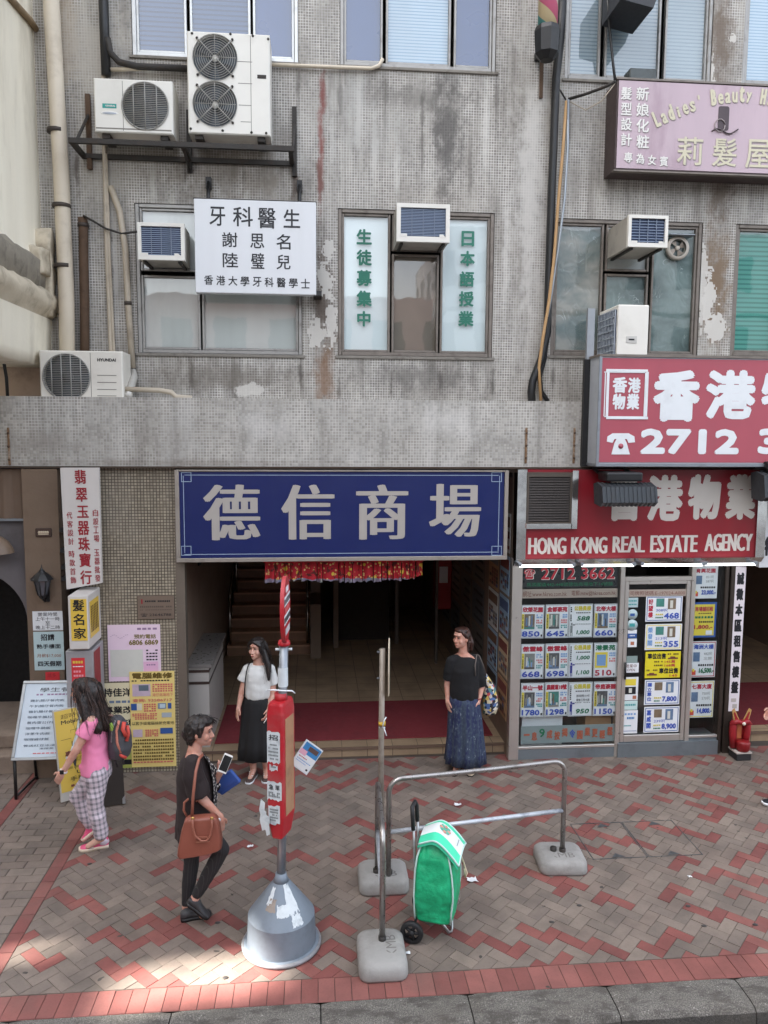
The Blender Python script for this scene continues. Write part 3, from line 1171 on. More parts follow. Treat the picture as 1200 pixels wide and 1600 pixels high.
# ================================================================== THINGS ON THE WALL
M_pipe = mat('cream_pipe', (204, 192, 172), .5, 0, .08, 5, .3, (140, 124, 104))
M_pipe2 = mat('beige_conduit', (178, 166, 148), .5, 0, .1, 6, .4, (120, 108, 94))
M_rust = mat('rusty_iron', (92, 72, 56), .8, .2, .3, 8, .6, (60, 42, 30))
M_iron = mat('dark_iron', (56, 53, 50), .7, .3, .25, 10, .4, (78, 58, 42))
M_case = mat('air_conditioner_casing', (222, 219, 210), .45, 0, .05, 3, .16, (150, 140, 124))
M_case2 = mat('cream_casing', (216, 211, 200), .45, 0, .05, 3, .2, (150, 140, 124))
M_finn = mat('condenser_fins', (74, 82, 88), .5, .4, .15, 20)


def pipe(name, pts, r, m, label, cat='pipe', joints=(), group=None):
    b = MB()
    b.tube(pts, r, m, 12)
    for j in joints:
        p = Vector(j)
        b.tube([p-Vector((0, 0, .02)), p+Vector((0, 0, .02))], r*1.18, mat('pipe_clamp', (70, 62, 56), .6, .3), 12)
    return b.build(name, None, label, cat, group)


pipe('drain_pipe', [at(78, -30, -.13), at(95, 260, -.13), at(104, 470, -.13), at(106, 620, -.13)], .082, M_pipe, 'thick cream drain pipe running down beside the stuccoed building', joints=[at(96, 322, -.13), at(99, 416, -.13), at(88, 205, -.13)])
pipe('iron_channel', [at(129, 340, -.05), at(130, 350, -.05), at(132, 470, -.05), at(133, 615, -.05)], .05, M_rust, 'rusty brown iron channel above the lowest outdoor unit', joints=[at(130, 352, -.05)])
pipe('conduit', [at(160, -20, -.04), at(163, 240, -.04), at(167, 400, -.04), at(173, 545, -.04), at(175, 612, -.04)], .022, M_pipe2, 'left of two thin beige conduits down the wall')
pipe('conduit', [at(166, 240, -.04), at(171, 400, -.04), at(178, 545, -.04), at(180, 612, -.04)], .016, M_pipe2, 'right of two thin beige conduits down the wall')
pipe('waste_pipe', [at(173, 291, -.05), at(176, 300, -.05), at(187, 330, -.05), at(196, 390, -.06), at(200, 470, -.06), at(207, 575, -.06)], .034, M_pipe2, 'bent beige waste pipe left of the dental window', joints=[at(200, 474, -.06)])
pipe('insulated_pipe', [at(161, -20, -.06), at(163, 40, -.06), at(166, 118, -.06)], .05, M_black, 'black lagged pipe at the top left of the tiled wall')
pipe('insulated_pipe', [at(168, 60, -.08), at(172, 82, -.08), at(186, 97, -.08), at(215, 104, -.08), at(292, 107, -.1)], .035, M_iron, 'black lagged pipe bending right behind the tall outdoor unit')
pipe('conduit', [at(172, 109, -.05), at(230, 107, -.05), at(292, 104, -.05)], .022, M_pipe, 'pale conduit running left of the tall outdoor unit')
pipe('conduit', [at(424, 101, -.05), at(500, 104, -.05), at(580, 107, -.05), at(592, 103, -.05), at(598, 92, -.05)], .02, M_pipe, 'pale conduit running right of the tall outdoor unit to the window')
pipe('cable', [at(130, 337, -.1), at(145, 345, -.1), at(165, 357, -.09), at(190, 365, -.08), at(214, 362, -.1)], .012, M_iron, 'grey cable sagging from the rusty channel to the window unit', 'cable')
pipe('cable_bundle', [at(880, -20, -.08), at(876, 60, -.08), at(869, 120, -.08), at(866, 200, -.08), at(862, 300, -.08), at(858, 420, -.08), at(855, 520, -.08), at(846, 560, -.09), at(832, 596, -.12), at(830, 612, -.12), at(831, 627, -.12)], .045, M_black, 'thick black cable bundle running down the right of the wall', 'cable')
pipe('cable', [at(858, 500, -.06), at(851, 560, -.06), at(843, 590, -.06), at(846, 612, -.06), at(856, 627, -.06)], .026, M_black, 'thin black cable curling at the foot of the thick bundle', 'cable')
pipe('cable', [at(885, 158, -.1), at(880, 230, -.12), at(872, 320, -.13), at(866, 400, -.14), at(858, 470, -.14), at(848, 530, -.14), at(842, 575, -.14), at(845, 626, -.14)], .018, mat('tan_cable', (176, 140, 96), .5), 'tan cable hanging beside the black cable bundle', 'cable')
pipe('cable', [at(888, 156, -.12), at(887, 230, -.14), at(882, 310, -.16), at(872, 390, -.15), at(860, 470, -.12), at(852, 520, -.1)], .014, M_galv, 'grey cable slanting across the plastic covered window', 'cable')
pipe('cable', [at(876, 10, -.07), at(880, 60, -.08), at(872, 100, -.08), at(866, 132, -.08)], .018, M_iron, 'grey cable beside the top of the black bundle', 'cable')
pipe('cable', [at(948, -20, -.25), at(952, 40, -.2), at(957, 90, -.2), at(961, 126, -.3)], .015, M_black, 'black cable hanging down to the pink salon sign', 'cable')
pipe('cable', [at(888, 155, -.1), at(915, 147, -.2), at(945, 136, -.35), at(962, 127, -.45)], .016, M_iron, 'dark cable stretched from the wall to the pink sign', 'cable')
pipe('cable', [at(889, 158, -.1), at(915, 172, -.2), at(940, 158, -.35), at(961, 130, -.42)], .006, M_pipe2, 'thin pale wire looping beside the pink sign', 'cable')
pipe('cable', [at(866, 134, -.05), at(876, 142, -.06), at(884, 156, -.06)], .01, M_iron, 'short grey cable at the clamp on the wall', 'cable')
pipe('condensate_pipe', [at(196, 608, -.4), at(250, 610, -.35), at(268, 613, -.35), at(275, 620, -.35), at(300, 622, -.34)], .028, M_pipe2, 'short beige pipe lying on the canopy')
b_ = MB()
b_.tube([at(208, 578, -.07), at(209, 590, -.1), at(204, 606, -.3), at(199, 622, -.42)], [.03, .045, .045, .05], mat('foil_tape', (188, 184, 176), .4, .3, .15, 20), 10)
b_.build('pipe_sleeve', None, 'taped pipe sleeve beside the lowest outdoor unit', 'pipe')

# ---- machinery
def ring_pts(c, r, n=40, y=0.0):
    return [Vector((c.x+r*math.cos(2*math.pi*i/n), c.y+y, c.z+r*math.sin(2*math.pi*i/n))) for i in range(n)]


def plate_hole(mb, x0, x1, z0, z1, c, r, Y, m, n=40, depth=.07, mi=None):
    """a front plate with one round opening and the drum behind it"""
    vs = []
    for i in range(n):
        a = 2*math.pi*i/n
        dx, dz = math.cos(a), math.sin(a)
        t = min(((x1-c.x)/dx if dx > 1e-6 else (x0-c.x)/dx if dx < -1e-6 else 1e9), ((z1-c.z)/dz if dz > 1e-6 else (z0-c.z)/dz if dz < -1e-6 else 1e9))
        vs.append((c.x+dx*r, Y, c.z+dz*r))
        vs.append((c.x+dx*t, Y, c.z+dz*t))
    fs = []
    for i in range(n):
        k = (i+1) % n
        fs.append((2*i, 2*i+1, 2*k+1, 2*k))
    for (xx, zz) in ((x0, z0), (x1, z0), (x1, z1), (x0, z1)):
        j = len(vs)
        vs.append((xx, Y, zz))
        a = math.atan2(zz-c.z, xx-c.x) % (2*math.pi)
        i = int(a/(2*math.pi)*n) % n
        fs.append((2*i+1, j, 2*((i+1) % n)+1))
    mb.add(vs, [tuple(reversed(f)) for f in fs], m)
    vs = [(c.x+math.cos(2*math.pi*i/n)*r, yy, c.z+math.sin(2*math.pi*i/n)*r) for yy in (Y, Y+depth) for i in range(n)]
    mb.add(vs, [(i, (i+1) % n, (i+1) % n+n, i+n) for i in range(n)], mi or m, True)
    mb.add([(c.x+math.cos(2*math.pi*i/n)*r, Y+depth, c.z+math.sin(2*math.pi*i/n)*r) for i in range(n)], [tuple(range(n-1, -1, -1))], M_finn)


def fan_unit(root, c, r, style):
    f = MB()
    for i in range(4):
        a = i*math.pi/2+.7
        P = [c+Vector((math.cos(a+d)*q, .05+.012*k, math.sin(a+d)*q)) for q, d, k in ((r*.22, -.45, 1), (r*.93, -.5, 2), (r*.93, .5, -2), (r*.22, .45, -1))]
        f.quad(*P, plain('fan_plastic', (66, 68, 70)))
    f.lathe([(.001, -.02), (r*.24, -.015), (r*.24, .02)], c+Vector((0, .05, 0)), plain('fan_plastic', (66, 68, 70)), 16, 'y')
    f.build('fan', root)
    g = MB()
    wire = plain('wire_guard', (148, 146, 140), .4)
    if style == 'rings':
        k = 9
        for i in range(k):
            g.tube(ring_pts(c, r*(.2+.8*i/(k-1)), 40, -.012+.0*i), .0035, wire, 4, True)
        for i in range(8):
            a = math.pi/4*i+math.pi/4
            q = 1.12 if i % 2 == 0 else .95
            g.tube([c+Vector((math.cos(a)*r*.1, -.016, math.sin(a)*r*.1)), c+Vector((math.cos(a)*r*q, -.014, math.sin(a)*r*q))], .006 if i % 2 == 0 else .0035, wire, 5)
            if i % 2 == 0:
                e = c+Vector((math.cos(a)*r*1.12, -.012, math.sin(a)*r*1.12))
                g.ball(e, .014, .01, .014, M_iron, 8, 6)
        g.lathe([(.001, -.035), (r*.13, -.03), (r*.15, -.01)], c, M_case, 16, 'y')
    else:
        k = 26
        for i in range(1, k):
            z = -r+2*r*i/k
            h = math.sqrt(max(0, r*r-z*z))
            g.tube([c+Vector((-h, -.008, z)), c+Vector((h, -.008, z))], .0042, wire, 4)
        for x in (-.5, 0, .5) if style == 'bars' else (-.62, -.2, .2, .62):
            h = math.sqrt(1-x*x)*r
            g.tube([c+Vector((x*r, -.013, -h)), c+Vector((x*r, -.013, h))], .006, wire, 5)
        g.tube(ring_pts(c, r, 40, -.006), .008, wire, 5, True)
    g.build('fan_guard', root)


# tall twin fan unit
def split_unit(pxr, Y, depth, fans, split, casing, label, style, extras):
    X0, X1, Z0, Z1 = rect(*pxr, Y)
    root = thing('outdoor_unit', ((X0+X1)/2, Y+depth/2, Z0), label, 'air conditioner', 'outdoor air conditioning units')
    b = MB()
    xs = at(split, (pxr[1]+pxr[3])/2, Y).x
    cz = []
    for (fx, fy, fr) in fans:
        p = at(fx, fy, Y)
        cz.append((p, fr*(Y-CAM.y)/FOC/1.0))
    lims = [Z1]+[(cz[i][0].z+cz[i+1][0].z)/2 for i in range(len(cz)-1)]+[Z0]
    fx0, fx1 = (X0, xs) if cz[0][0].x < xs else (xs, X1)
    e = .012
    for i, (p, r) in enumerate(cz):
        plate_hole(b, fx0+(e if fx0 == X0 else 0), fx1-(e if fx1 == X1 else 0), lims[i+1]+(e if i == len(cz)-1 else 0), lims[i]-(e if i == 0 else 0), p, r, Y, casing, mi=casing)
    sx0, sx1 = (xs, X1-e) if fx0 == X0 else (X0+e, xs)
    b.quad((sx0, Y, Z0+e), (sx1, Y, Z0+e), (sx1, Y, Z1-e), (sx0, Y, Z1-e), casing)
    # sides, top and a rounded front edge
    o = [(X0, X1, Z0, Z1, Y+e), (X0, X1, Z0, Z1, Y+depth)]
    inn = [(X0+e, Y, Z0+e), (X1-e, Y, Z0+e), (X1-e, Y, Z1-e), (X0+e, Y, Z1-e)]
    mid = [(X0, Y+e, Z0), (X1, Y+e, Z0), (X1, Y+e, Z1), (X0, Y+e, Z1)]
    bk = [(X0, Y+depth, Z0), (X1, Y+depth, Z0), (X1, Y+depth, Z1), (X0, Y+depth, Z1)]
    b.add(inn+mid+bk, [(k, k+4, (k+1) % 4+4, (k+1) % 4) for k in range(4)]+[(k+4, k+8, (k+1) % 4+8, (k+1) % 4+4) for k in range(4)]+[(11, 10, 9, 8)], casing)
    b.box(xs-.003, xs+.003, Y-.0008, Y+.004, Z0+.02, Z1-.02, plain('panel_gap', (120, 116, 108)))
    b.box(X0+.06, X0+.14, Y+.04, Y+depth-.04, Z0-.045, Z0, M_iron)
    b.box(X1-.14, X1-.06, Y+.04, Y+depth-.04, Z0-.045, Z0, M_iron)
    extras(b, Y)
    b.build('casing', root)
    for (p, r) in cz:
        fan_unit(root, p, r, style)
    return root


def ex_twin(b, Y):
    X0, X1, Z0, Z1 = rect(402, 117, 416, 123, Y)
    b.box(X0, X1, Y-.004, Y, Z0, Z1, M_iron, .002, 1)
    for (x, y) in ((300, 52), (360, 53), (395, 56), (419, 61), (298, 201), (348, 204), (393, 207), (416, 208)):
        p = at(x, y, Y)
        b.ball(p, .014, .012, .014, M_iron, 8, 6)
    for (x, y, w_) in ((370, 96, 24), (372, 130, 22), (373, 164, 20), (376, 190, 16)):
        A, B, C, D = rect(x, y, x+w_, y+1, Y)
        b.box(A, B, Y-.001, Y, C, D, plain('panel_gap', (120, 116, 108)))


M_teal = plain('teal_badge', (46, 150, 140))


def ex_gen(b, Y):
    X0, X1, Z0, Z1 = rect(160, 162, 182, 169, Y)
    b.box(X0, X1, Y-.003, Y, Z0, Z1, M_teal, .001, 1)
    b.text('GENERAL', X0+.03, X1-.01, Z0+.013, Z1-.013, Y-.0045, M_white, .05)
    p = at(171, 177, Y)
    b.ball(p, .09, .003, .022, M_white, 20, 8)
    b.ball(p-Vector((0, .001, 0)), .075, .003, .014, M_galv, 20, 8)
    A, B, C, D = rect(150, 201, 268, 203, Y)
    b.box(A, B, Y-.0015, Y, C, D, plain('panel_gap', (120, 116, 108)))
    X0, X1, Z0, Z1 = rect(193, 128, 263, 202, Y)


def ex_hy(b, Y):
    b.T('HYUNDAI', (152, 560, 181, 565), Y, M_black, .06)
    for yy in (586, 597, 608, 618):
        A, B, C, D = rect(152, yy, 182, yy+1, Y)
        b.box(A, B, Y-.002, Y, C, D, plain('panel_gap', (120, 116, 108)))
    p = at(62, 590, Y)


split_unit((293, 51, 422, 210), -.44, .38, [(336, 90, 32), (336, 163, 32)], 392, M_case, 'tall white outdoor unit with two stacked fans on the steel rack', 'rings', ex_twin)
split_unit((147, 124, 270, 208), -.44, .36, [(227, 166, 33)], 192, M_case, 'white single fan outdoor unit with a teal badge on the steel rack', 'bars', ex_gen)
split_unit((62, 548, 192, 627), -.5, .36, [(104, 589, 34)], 142, M_case2, 'cream outdoor unit standing on the canopy at the left', 'grid', ex_hy)

for x, y0, y1 in ((822, 668, 724), (897, 668, 724), (14, 668, 727)):
    A, B, C, D = rect(x-1.6, y0, x+1.6, y1, YF-.01)
    b_ = MB()
    b_.box(A, B, YF-.02, YF-.003, C, D, mat('rust_strap', (124, 96, 70), .8, .1, .4, 18, .6, (196, 188, 174)), .004, 1)
    for q in (.15, .5, .85):
        b_.ball(((A+B)/2, YF-.022, C+(D-C)*q), .014, .008, .014, M_rust, 8, 6)
    b_.build('wall_strap', None, {822: 'rusty strap on the canopy front right of the blue sign', 897: 'rusty strap on the canopy front beside the big red sign', 14: 'rusty strap on the canopy front at the far left'}[x], 'strap')
rk = thing('steel_rack', (-1.4, -.2, 6.8), 'dark steel angle rack bolted to the wall under two outdoor units', 'bracket')
xl, xr, zr = -2.52, -.21, 6.80
b_ = MB()
b_.box(xl, xr, -.50, -.455, zr-.05, zr, M_iron)
b_.box(xl, xr, -.05, -.01, zr-.05, zr, M_iron)
for xx in (-2.5, -1.37, -.25):
    b_.box(xx-.025, xx+.025, -.455, -.05, zr-.046, zr-.004, M_iron)
b_.build('rail', rk)
for xx, zt in ((-2.44, 7.42), (-1.37, 7.3), (-.22, 7.38)):
    b_ = MB()
    b_.box(xx-.025, xx+.025, -.045, -.003, zr-.16, zt, M_rust if xx < -2 else M_iron)
    b_.tube([(xx, -.03, zr+.4), (xx, -.46, zr)] if xx != -1.37 else [(xx, -.03, zr-.14), (xx, -.4, zr-.04)], .018, M_iron, 6)
    b_.build('upright', rk)

# ---- window units
def window_unit(pxr, Y, label, fins, tilt=0):
    X0, X1, Z0, Z1 = rect(*pxr, Y)
    root = thing('window_unit', ((X0+X1)/2, Y/2, Z0), label, 'air conditioner', 'window air conditioners')
    w_, h_ = X1-X0, Z1-Z0
    b = MB()
    t = .045*w_/.6
    for (a, c, d, e) in ((X0, X0+t, Z0, Z1), (X1-t, X1, Z0, Z1), (X0+t, X1-t, Z1-t, Z1), (X0+t, X1-t, Z0, Z0+t*1.3)):
        b.box(a, c, Y, Y+.05, d, e, M_case)
    b.box(X0+.008, X1-.008, Y+.05, -.002 if Y < -.01 else .2, Z0+.004, Z1-.006, mat('unit_side', (172, 166, 156), .6, .2, .1, 5, .4))
    for s_ in (0, 1):
        a = X0+t+(w_-2*t-.07)*s_
        b.add([(a, Y-.003, Z0+t*1.2), (a+.07, Y-.003, Z0+t*1.2), (a+.07-.03*s_-0, Y-.003, Z0+t*1.9), (a+.03*(1-s_)-.03*(1-s_), Y-.003, Z0+t*1.9)], [(0, 1, 2, 3)], M_case)
    b.build('casing', root)
    g = MB()
    g.box(X0+t, X1-t, Y+.03, Y+.048, Z0+t, Z1-t, M_finn)
    n = fins
    for i in range(1, n):
        z = Z0+t+(h_-2*t)*i/n
        g.box(X0+t, X1-t, Y+.018, Y+.026, z-.0030, z+.0030, plain('fin_light', (140, 156, 180), .4))
    for i in range(1, 4):
        x = X0+t+(w_-2*t)*i/4
        g.box(x-.003, x+.003, Y+.008, Y+.016, Z0+t, Z1-t, plain('wire_mid', (122, 134, 152), .4))
    g.build('grille', root)
    for x in (X0+.06, X1-.06):
        k = MB()
        k.box(x-.015, x+.015, Y+.04, -.003, Z0-.022, Z0+.003, M_iron)
        k.build('bracket', root)
    return root


M_finn = mat('condenser_coil', (44, 58, 84), .5, .2, .2, 26)
window_unit((215, 348, 288, 406), -.42, 'white window unit in the left window beside the dental sign', 15)
window_unit((620, 318, 703, 378), -.42, 'white window unit above the boarded pane between green lettering', 20)
window_unit((982, 336, 1044, 386), -.62, 'grey sided window unit over the plastic covered window', 9)

# the unit that stands sideways behind the big red sign
sd_ = thing('outdoor_unit', (3.4, -.4, ZC1), 'tall white unit standing sideways behind the big red sign', 'air conditioner', 'outdoor air conditioning units')
X0, X1, Z0, Z1 = rect(963, 476, 1013, 570, -.62)
b_ = MB()
b_.box(X0+.012, X1, -.62, -.05, ZC1+.002, Z1, M_case, .012, 2)
A, B, C, D = rect(978, 525, 995, 536, -.62)
b_.box(A, B, -.625, -.62, C, D, plain('recess_trim', (190, 188, 182)), .002, 1)
b_.box(A+.03, B-.03, -.628, -.624, C+.03, D-.03, M_black)
b_.build('casing', sd_)
b_ = MB()
b_.box(X0, X0+.011, -.58, -.08, ZC1+.05, Z1-.05, M_finn)
for i in range(12):
    y = -.58+.5*i/11
    b_.box(X0-.01, X0-.001, y-.004, y+.004, ZC1+.05, Z1-.05, plain('wire_light', (168, 176, 184), .4))
for i in range(14):
    z = ZC1+.05+(Z1-.1-ZC1)*i/13
    b_.box(X0-.016, X0-.0105, -.58, -.08, z-.004, z+.004, plain('wire_light', (168, 176, 184), .4))
b_.build('grille', sd_)

# ================================================================== SIGNS
M_signwhite = mat('sign_acrylic', (214, 216, 218), .35, 0, .04, 2, .1, (160, 158, 152), streak=True)
M_ink = plain('black_ink', (22, 24, 30), .5)
M_redink = plain('red_ink', (150, 34, 44), .5)


class Panel:
    """a flat printed sheet: a thin plate with inks laid on its face; u runs right and v runs down, 0 to 1"""
    def __init__(s, mb, X0, X1, Z0, Z1, Y, th, m):
        s.mb, s.X0, s.X1, s.Z0, s.Z1 = mb, X0, X1, Z0, Z1
        mb.box(X0, X1, Y, Y+th, Z0, Z1, m)
        s.y = Y-.0012

    def R(s, u0, v0, u1, v1):
        return (s.X0+(s.X1-s.X0)*u0, s.X0+(s.X1-s.X0)*u1, s.Z1-(s.Z1-s.Z0)*v1, s.Z1-(s.Z1-s.Z0)*v0)

    def r(s, u0, v0, u1, v1, m):
        a, b, c, d = s.R(u0, v0, u1, v1)
        s.mb.quad((a, s.y, c), (b, s.y, c), (b, s.y, d), (a, s.y, d), m)
        s.y -= .00035

    def frame(s, u0, v0, u1, v1, t, m):
        """a printed outline, t as a fraction of the width"""
        k = (s.X1-s.X0)/(s.Z1-s.Z0)
        for q in ((u0, v0, u1, v0+t*k), (u0, v1-t*k, u1, v1), (u0, v0+t*k, u0+t, v1-t*k), (u1-t, v0+t*k, u1, v1-t*k)):
            s.r(*q, m)
            s.y += .00035
        s.y -= .00035

    def t(s, txt, u0, v0, u1, v1, m, bold=0, hb=0, shear=0):
        a, b, c, d = s.R(u0, v0, u1, v1)
        s.mb.text(txt, a, b, c, d, s.y, m, bold, hb, shear)
        s.y -= .0004

    def col(s, txt, u0, v0, u1, v1, m, bold=0, hb=0, fill=.86):
        """a column of characters"""
        n = len(txt)
        for i, ch in enumerate(txt):
            if ch != ' ':
                p = (v1-v0)/n
                f = fill if ch not in '一' else .12
                c = v0+p*(i+.5)
                s.t(ch, u0, c-p*f/2, u1, c+p*f/2, m, bold, hb)
                s.y += .0004
        s.y -= .0004

    def blur(s, u0, v0, u1, v1, m, n=6, rows=1):
        """lines of print too small to read: short broken dashes"""
        for r_ in range(rows):
            a = v0+(v1-v0)*(r_+.15)/rows
            b = v0+(v1-v0)*(r_+.85)/rows
            w_ = (u1-u0)/n
            for i in range(n):
                if R.random() < .93:
                    s.r(u0+w_*(i+R.uniform(.05, .15)), a, u0+w_*(i+R.uniform(.75, .92)), b, m)
                    s.y += .00035
        s.y -= .00035


def sheet(pxr, Y, th, m):
    mb = MB()
    X0, X1, Z0, Z1 = rect(*pxr, Y)
    return mb, Panel(mb, X0, X1, Z0, Z1, Y, th, m)


# ---- dentist
Yd = -.30
ds = thing('dental_sign', at(400, 460, Yd), 'white dental surgery sign board with black brush lettering', 'sign')
b_ = MB()
X0, X1, Z0, Z1 = rect(304, 313, 494, 459, Yd)
b_.box(X0, X1, Yd, Yd+.10, Z0, Z1, M_signwhite, .008, 2)
b_.box(X0-.006, X1+.006, Yd+.012, Yd+.09, Z1, Z1+.012, M_iron)
for t_, q in zip('牙科醫生', ((327, 323, 352, 353), (364, 323, 395, 354), (403, 325, 431, 357), (443, 327, 469, 356))):
    b_.T(t_, q, Yd, M_ink, .012)
for t_, q in zip('謝思名', ((347, 363, 371, 386), (391, 365, 413, 388), (432, 366, 454, 390))):
    b_.T(t_, q, Yd, M_ink, .012)
for t_, q in zip('陸璧兒', ((348, 395, 372, 418), (392, 395, 413, 420), (432, 398, 454, 421))):
    b_.T(t_, q, Yd, M_ink, .012)
for i, t_ in enumerate('香港大學牙科醫學士'):
    x = 319+i*18.9
    b_.T(t_, (x, 430+i*.7, x+14, 445+i*.7), Yd, M_ink, .015)
b_.build('board', ds)
b_ = MB()
for (x, y0, y1) in ((326, 278, 312), (468, 283, 312)):
    p, q = at(x, y0, -.02), at(x, y1, -.22)
    b_.box(p.x-.03, p.x+.03, -.06, -.003, p.z-.12, p.z, M_black)
    b_.tube([(p.x, -.04, p.z-.05), (q.x, Yd+.05, Z1+.005)], .022, M_black, 6)
p = at(497, 461, -.2)
b_.box(X1-.03, X1+.06, Yd+.02, -.003, Z0+.0, Z0+.05, M_black)
b_.build('bracket', ds)

# ---- pink salon sign
Yp = -.32
ps = thing('salon_sign', at(1080, 270, Yp), 'faded pink hair salon box sign with pale raised lettering', 'sign')
M_pinks = mat('faded_pink', (186, 166, 174), .5, 0, .1, 1.6, .75, (158, 134, 144), streak=True)
M_creaml = plain('cream_letter', (200, 194, 168), .5)
M_greyl = plain('grey_outline_letter', (150, 140, 138), .6)  # grey outline behind the pale letters
b_ = MB()
X0, X1, Z0, Z1 = rect(962, 131, 1262, 271, Yp)
b_.box(X0, X1, Yp, -.003, Z0, Z1, mat('sign_box_side', (70, 58, 56), .7, 0, .2, 6, .3))
b_.box(X0+.02, X1-.02, Yp-.006, Yp, Z0+.02, Z1-.012, M_pinks)
b_.box(X0-.01, X1+.01, Yp-.012, Yp+.05, Z1, Z1+.02, M_wbrown)
b_.box(X0-.01, X1+.01, Yp-.012, Yp+.05, Z0-.015, Z0, M_wbrown)
b_.build('box', ps)
ps_top = Z1+.02
b_ = MB()
Yl = Yp-.008


def outlined(t_, q, bold, m=M_creaml, sh=M_greyl):
    X0_, X1_, Z0_, Z1_ = rect(*q, Yl)
    b_.text(t_, X0_+.008, X1_+.008, Z0_-.008, Z1_-.008, Yl+.001, sh, bold+.015)
    b_.text(t_, X0_, X1_, Z0_, Z1_, Yl-.003, m, bold)


for i, t_ in enumerate('髮型設計'):
    outlined(t_, (970+i*.0, 136+i*24, 987, 156+i*24), .02, M_white)
for i, t_ in enumerate('新娘化粧'):
    outlined(t_, (994, 136+i*25, 1014, 157+i*25), .02, M_white)
for i, t_ in enumerate('專為女賓'):
    outlined(t_, (975+i*18.5, 238+i*2, 988+i*18.5, 254+i*2), .02, M_white)
for t_, q in zip('莉髮屋', ((1058, 214, 1098, 258), (1113, 216, 1151, 260), (1165, 218, 1203, 263))):
    outlined(t_, q, .008)
arc_t = "Ladies' Beauty Hair Salon"
for i, ch in enumerate(arc_t):
    if ch == ' ':
        continue
    u = i/(len(arc_t)-1)
    ang = rad(32-64*u)
    X = 1022+i*11.0
    yb = 190-math.sin(math.pi*min(1, u*1.02))*38
    hgt = 24 if ch in "LdtBHSl" else 16
    wid = 4 if ch in "i'l" else 9
    P = at(X+5, yb, Yl)
    mm = Matrix.Translation(P) @ Matrix.Rotation(-ang*.8, 4, 'Y')
    b_.M = mm
    sc_ = .0073
    z0_ = -8*sc_ if ch in "'" else -8*sc_
    if ch == "'":
        b_.text(ch, -1.5*sc_, 1.5*sc_, 6*sc_, 13*sc_, -.004, M_creaml, .1)
    else:
        b_.text(ch, -wid/2*sc_, wid/2*sc_, -8*sc_, (hgt-8)*sc_, -.004, M_creaml, .05)
        b_.text(ch, -wid/2*sc_+.006, wid/2*sc_+.006, -8*sc_-.006, (hgt-8)*sc_-.006, -.0015, M_greyl, .06)
    b_.M = None
b_.T('1', (1122, 166, 1139, 204), Yl, plain('dark_letter', (74, 62, 66)), .06)
pts_ = [at(1112+i*3.2, 205-4*math.sin(i*.55), Yl-.01) for i in range(14)]
b_.tube(pts_, .008, plain('dark_letter', (74, 62, 66)), 5)
b_.tube([at(1125+8*math.cos(a), 196+10*math.sin(a), Yl-.01) for a in [i*.5 for i in range(13)]], .006, M_greyl, 5)
b_.build('lettering', ps)
bb = MB()
X0, X1, Z0, Z1 = rect(988, 112, 1030, 127, -.35)
bb.box(X0, X1, -.28, -.1, ps_top+.002, ps_top+.13, mat('grey_junction', (86, 92, 92), .6, .2, .2, 8, .4), .01, 1)
bb.build('junction_box', None, 'small grey box standing on top of the pink sign', 'box')
bb = MB()
X0, X1, Z0, Z1 = rect(957, -40, 1030, 28, -.35)
bb.prism([(X0, Z0+.05), (X0+.36, Z0-.02), (X1, Z1), (X0, Z1)], -.6, -.05, plain('dark_hood', (52, 54, 58), .6))
bb.build('window_hood', None, 'dark metal hood hanging in front of the pale window at the top', 'hood')

# ---- barber pole
bp = thing('barber_pole', at(854, 88, -.45), 'barber pole with pink and teal bands on a black base', 'barber pole')
b_ = MB()
c = at(855, 66, -.4)
b_.lathe([(.07, -.19), (.13, -.12), (.145, .10), (.13, .15)], c, M_black, 8, smooth=False)
b_.box(c.x-.03, c.x+.03, c.y+.1, -.003, c.z-.02, c.z+.06, M_black)
b_.build('base', bp)
kt = NT('barber_stripes')
p_ = kt.xyz(kt.pos())
an = kt.math('ARCTAN2', kt.math('SUBTRACT', p_[1], c.y), kt.math('SUBTRACT', p_[0], c.x))
ph = kt.math('FRACT', kt.math('ADD', kt.math('MULTIPLY', p_[2], 1.6), kt.math('MULTIPLY', an, .159)))
c1 = kt.mix(kt.math('GREATER_THAN', ph, .3), lin((216, 110, 140)), lin((214, 206, 186)))
c1 = kt.mix(kt.math('GREATER_THAN', ph, .55), c1, lin((90, 160, 156)))
c1 = kt.mix(kt.math('GREATER_THAN', ph, .75), c1, lin((222, 202, 160)))
kt.col(c1)
kt.rough(.35)
b_ = MB()
b_.lathe([(.105, .15), (.105, 1.3)], c, kt.m, 24)
b_.build('pole', bp)
rbk = MB()
a, d = at(847, 92, -.02), at(846, 153, -.02)
rbk.box(a.x-.02, a.x+.02, -.02, -.003, d.z, a.z, M_rust)
rbk.build('wall_strap', None, 'rusty iron strap on the wall below the barber pole', 'strap')

# ---- big faded red box sign
Yr = -.95
M_redf = mat('faded_red_acrylic', (168, 80, 92), .42, 0, .08, 1.5, .35, (150, 84, 92), streak=True)
M_lt = mat('white_letter', (222, 226, 228), .5, 0, .04, 8, .1)
rs = thing('box_sign', at(1100, 728, Yr), 'big faded red box sign with white characters and a telephone number', 'sign')
b_ = MB()
X0, X1, Z0, Z1 = rect(935, 561, 1470, 725, Yr)
b_.box(X0, X1, Yr, YF-.03, Z0, Z1, mat('sign_side_grey', (176, 180, 186), .5, .2, .06, 4, .2))
b_.box(X0+.02, X1, Yr-.006, Yr, Z0+.015, Z1-.015, M_redf)
b_.box(X0-.012, X1, Yr-.02, YF-.03, Z1, Z1+.025, M_wbrown)
b_.box(X0-.012, X1, Yr-.02, YF-.03, Z0-.03, Z0, M_galv)
b_.box(X0-.012, X0+.018, Yr-.018, Yr-.001, Z0, Z1, M_galv)
b_.build('box', rs)
b_ = MB()
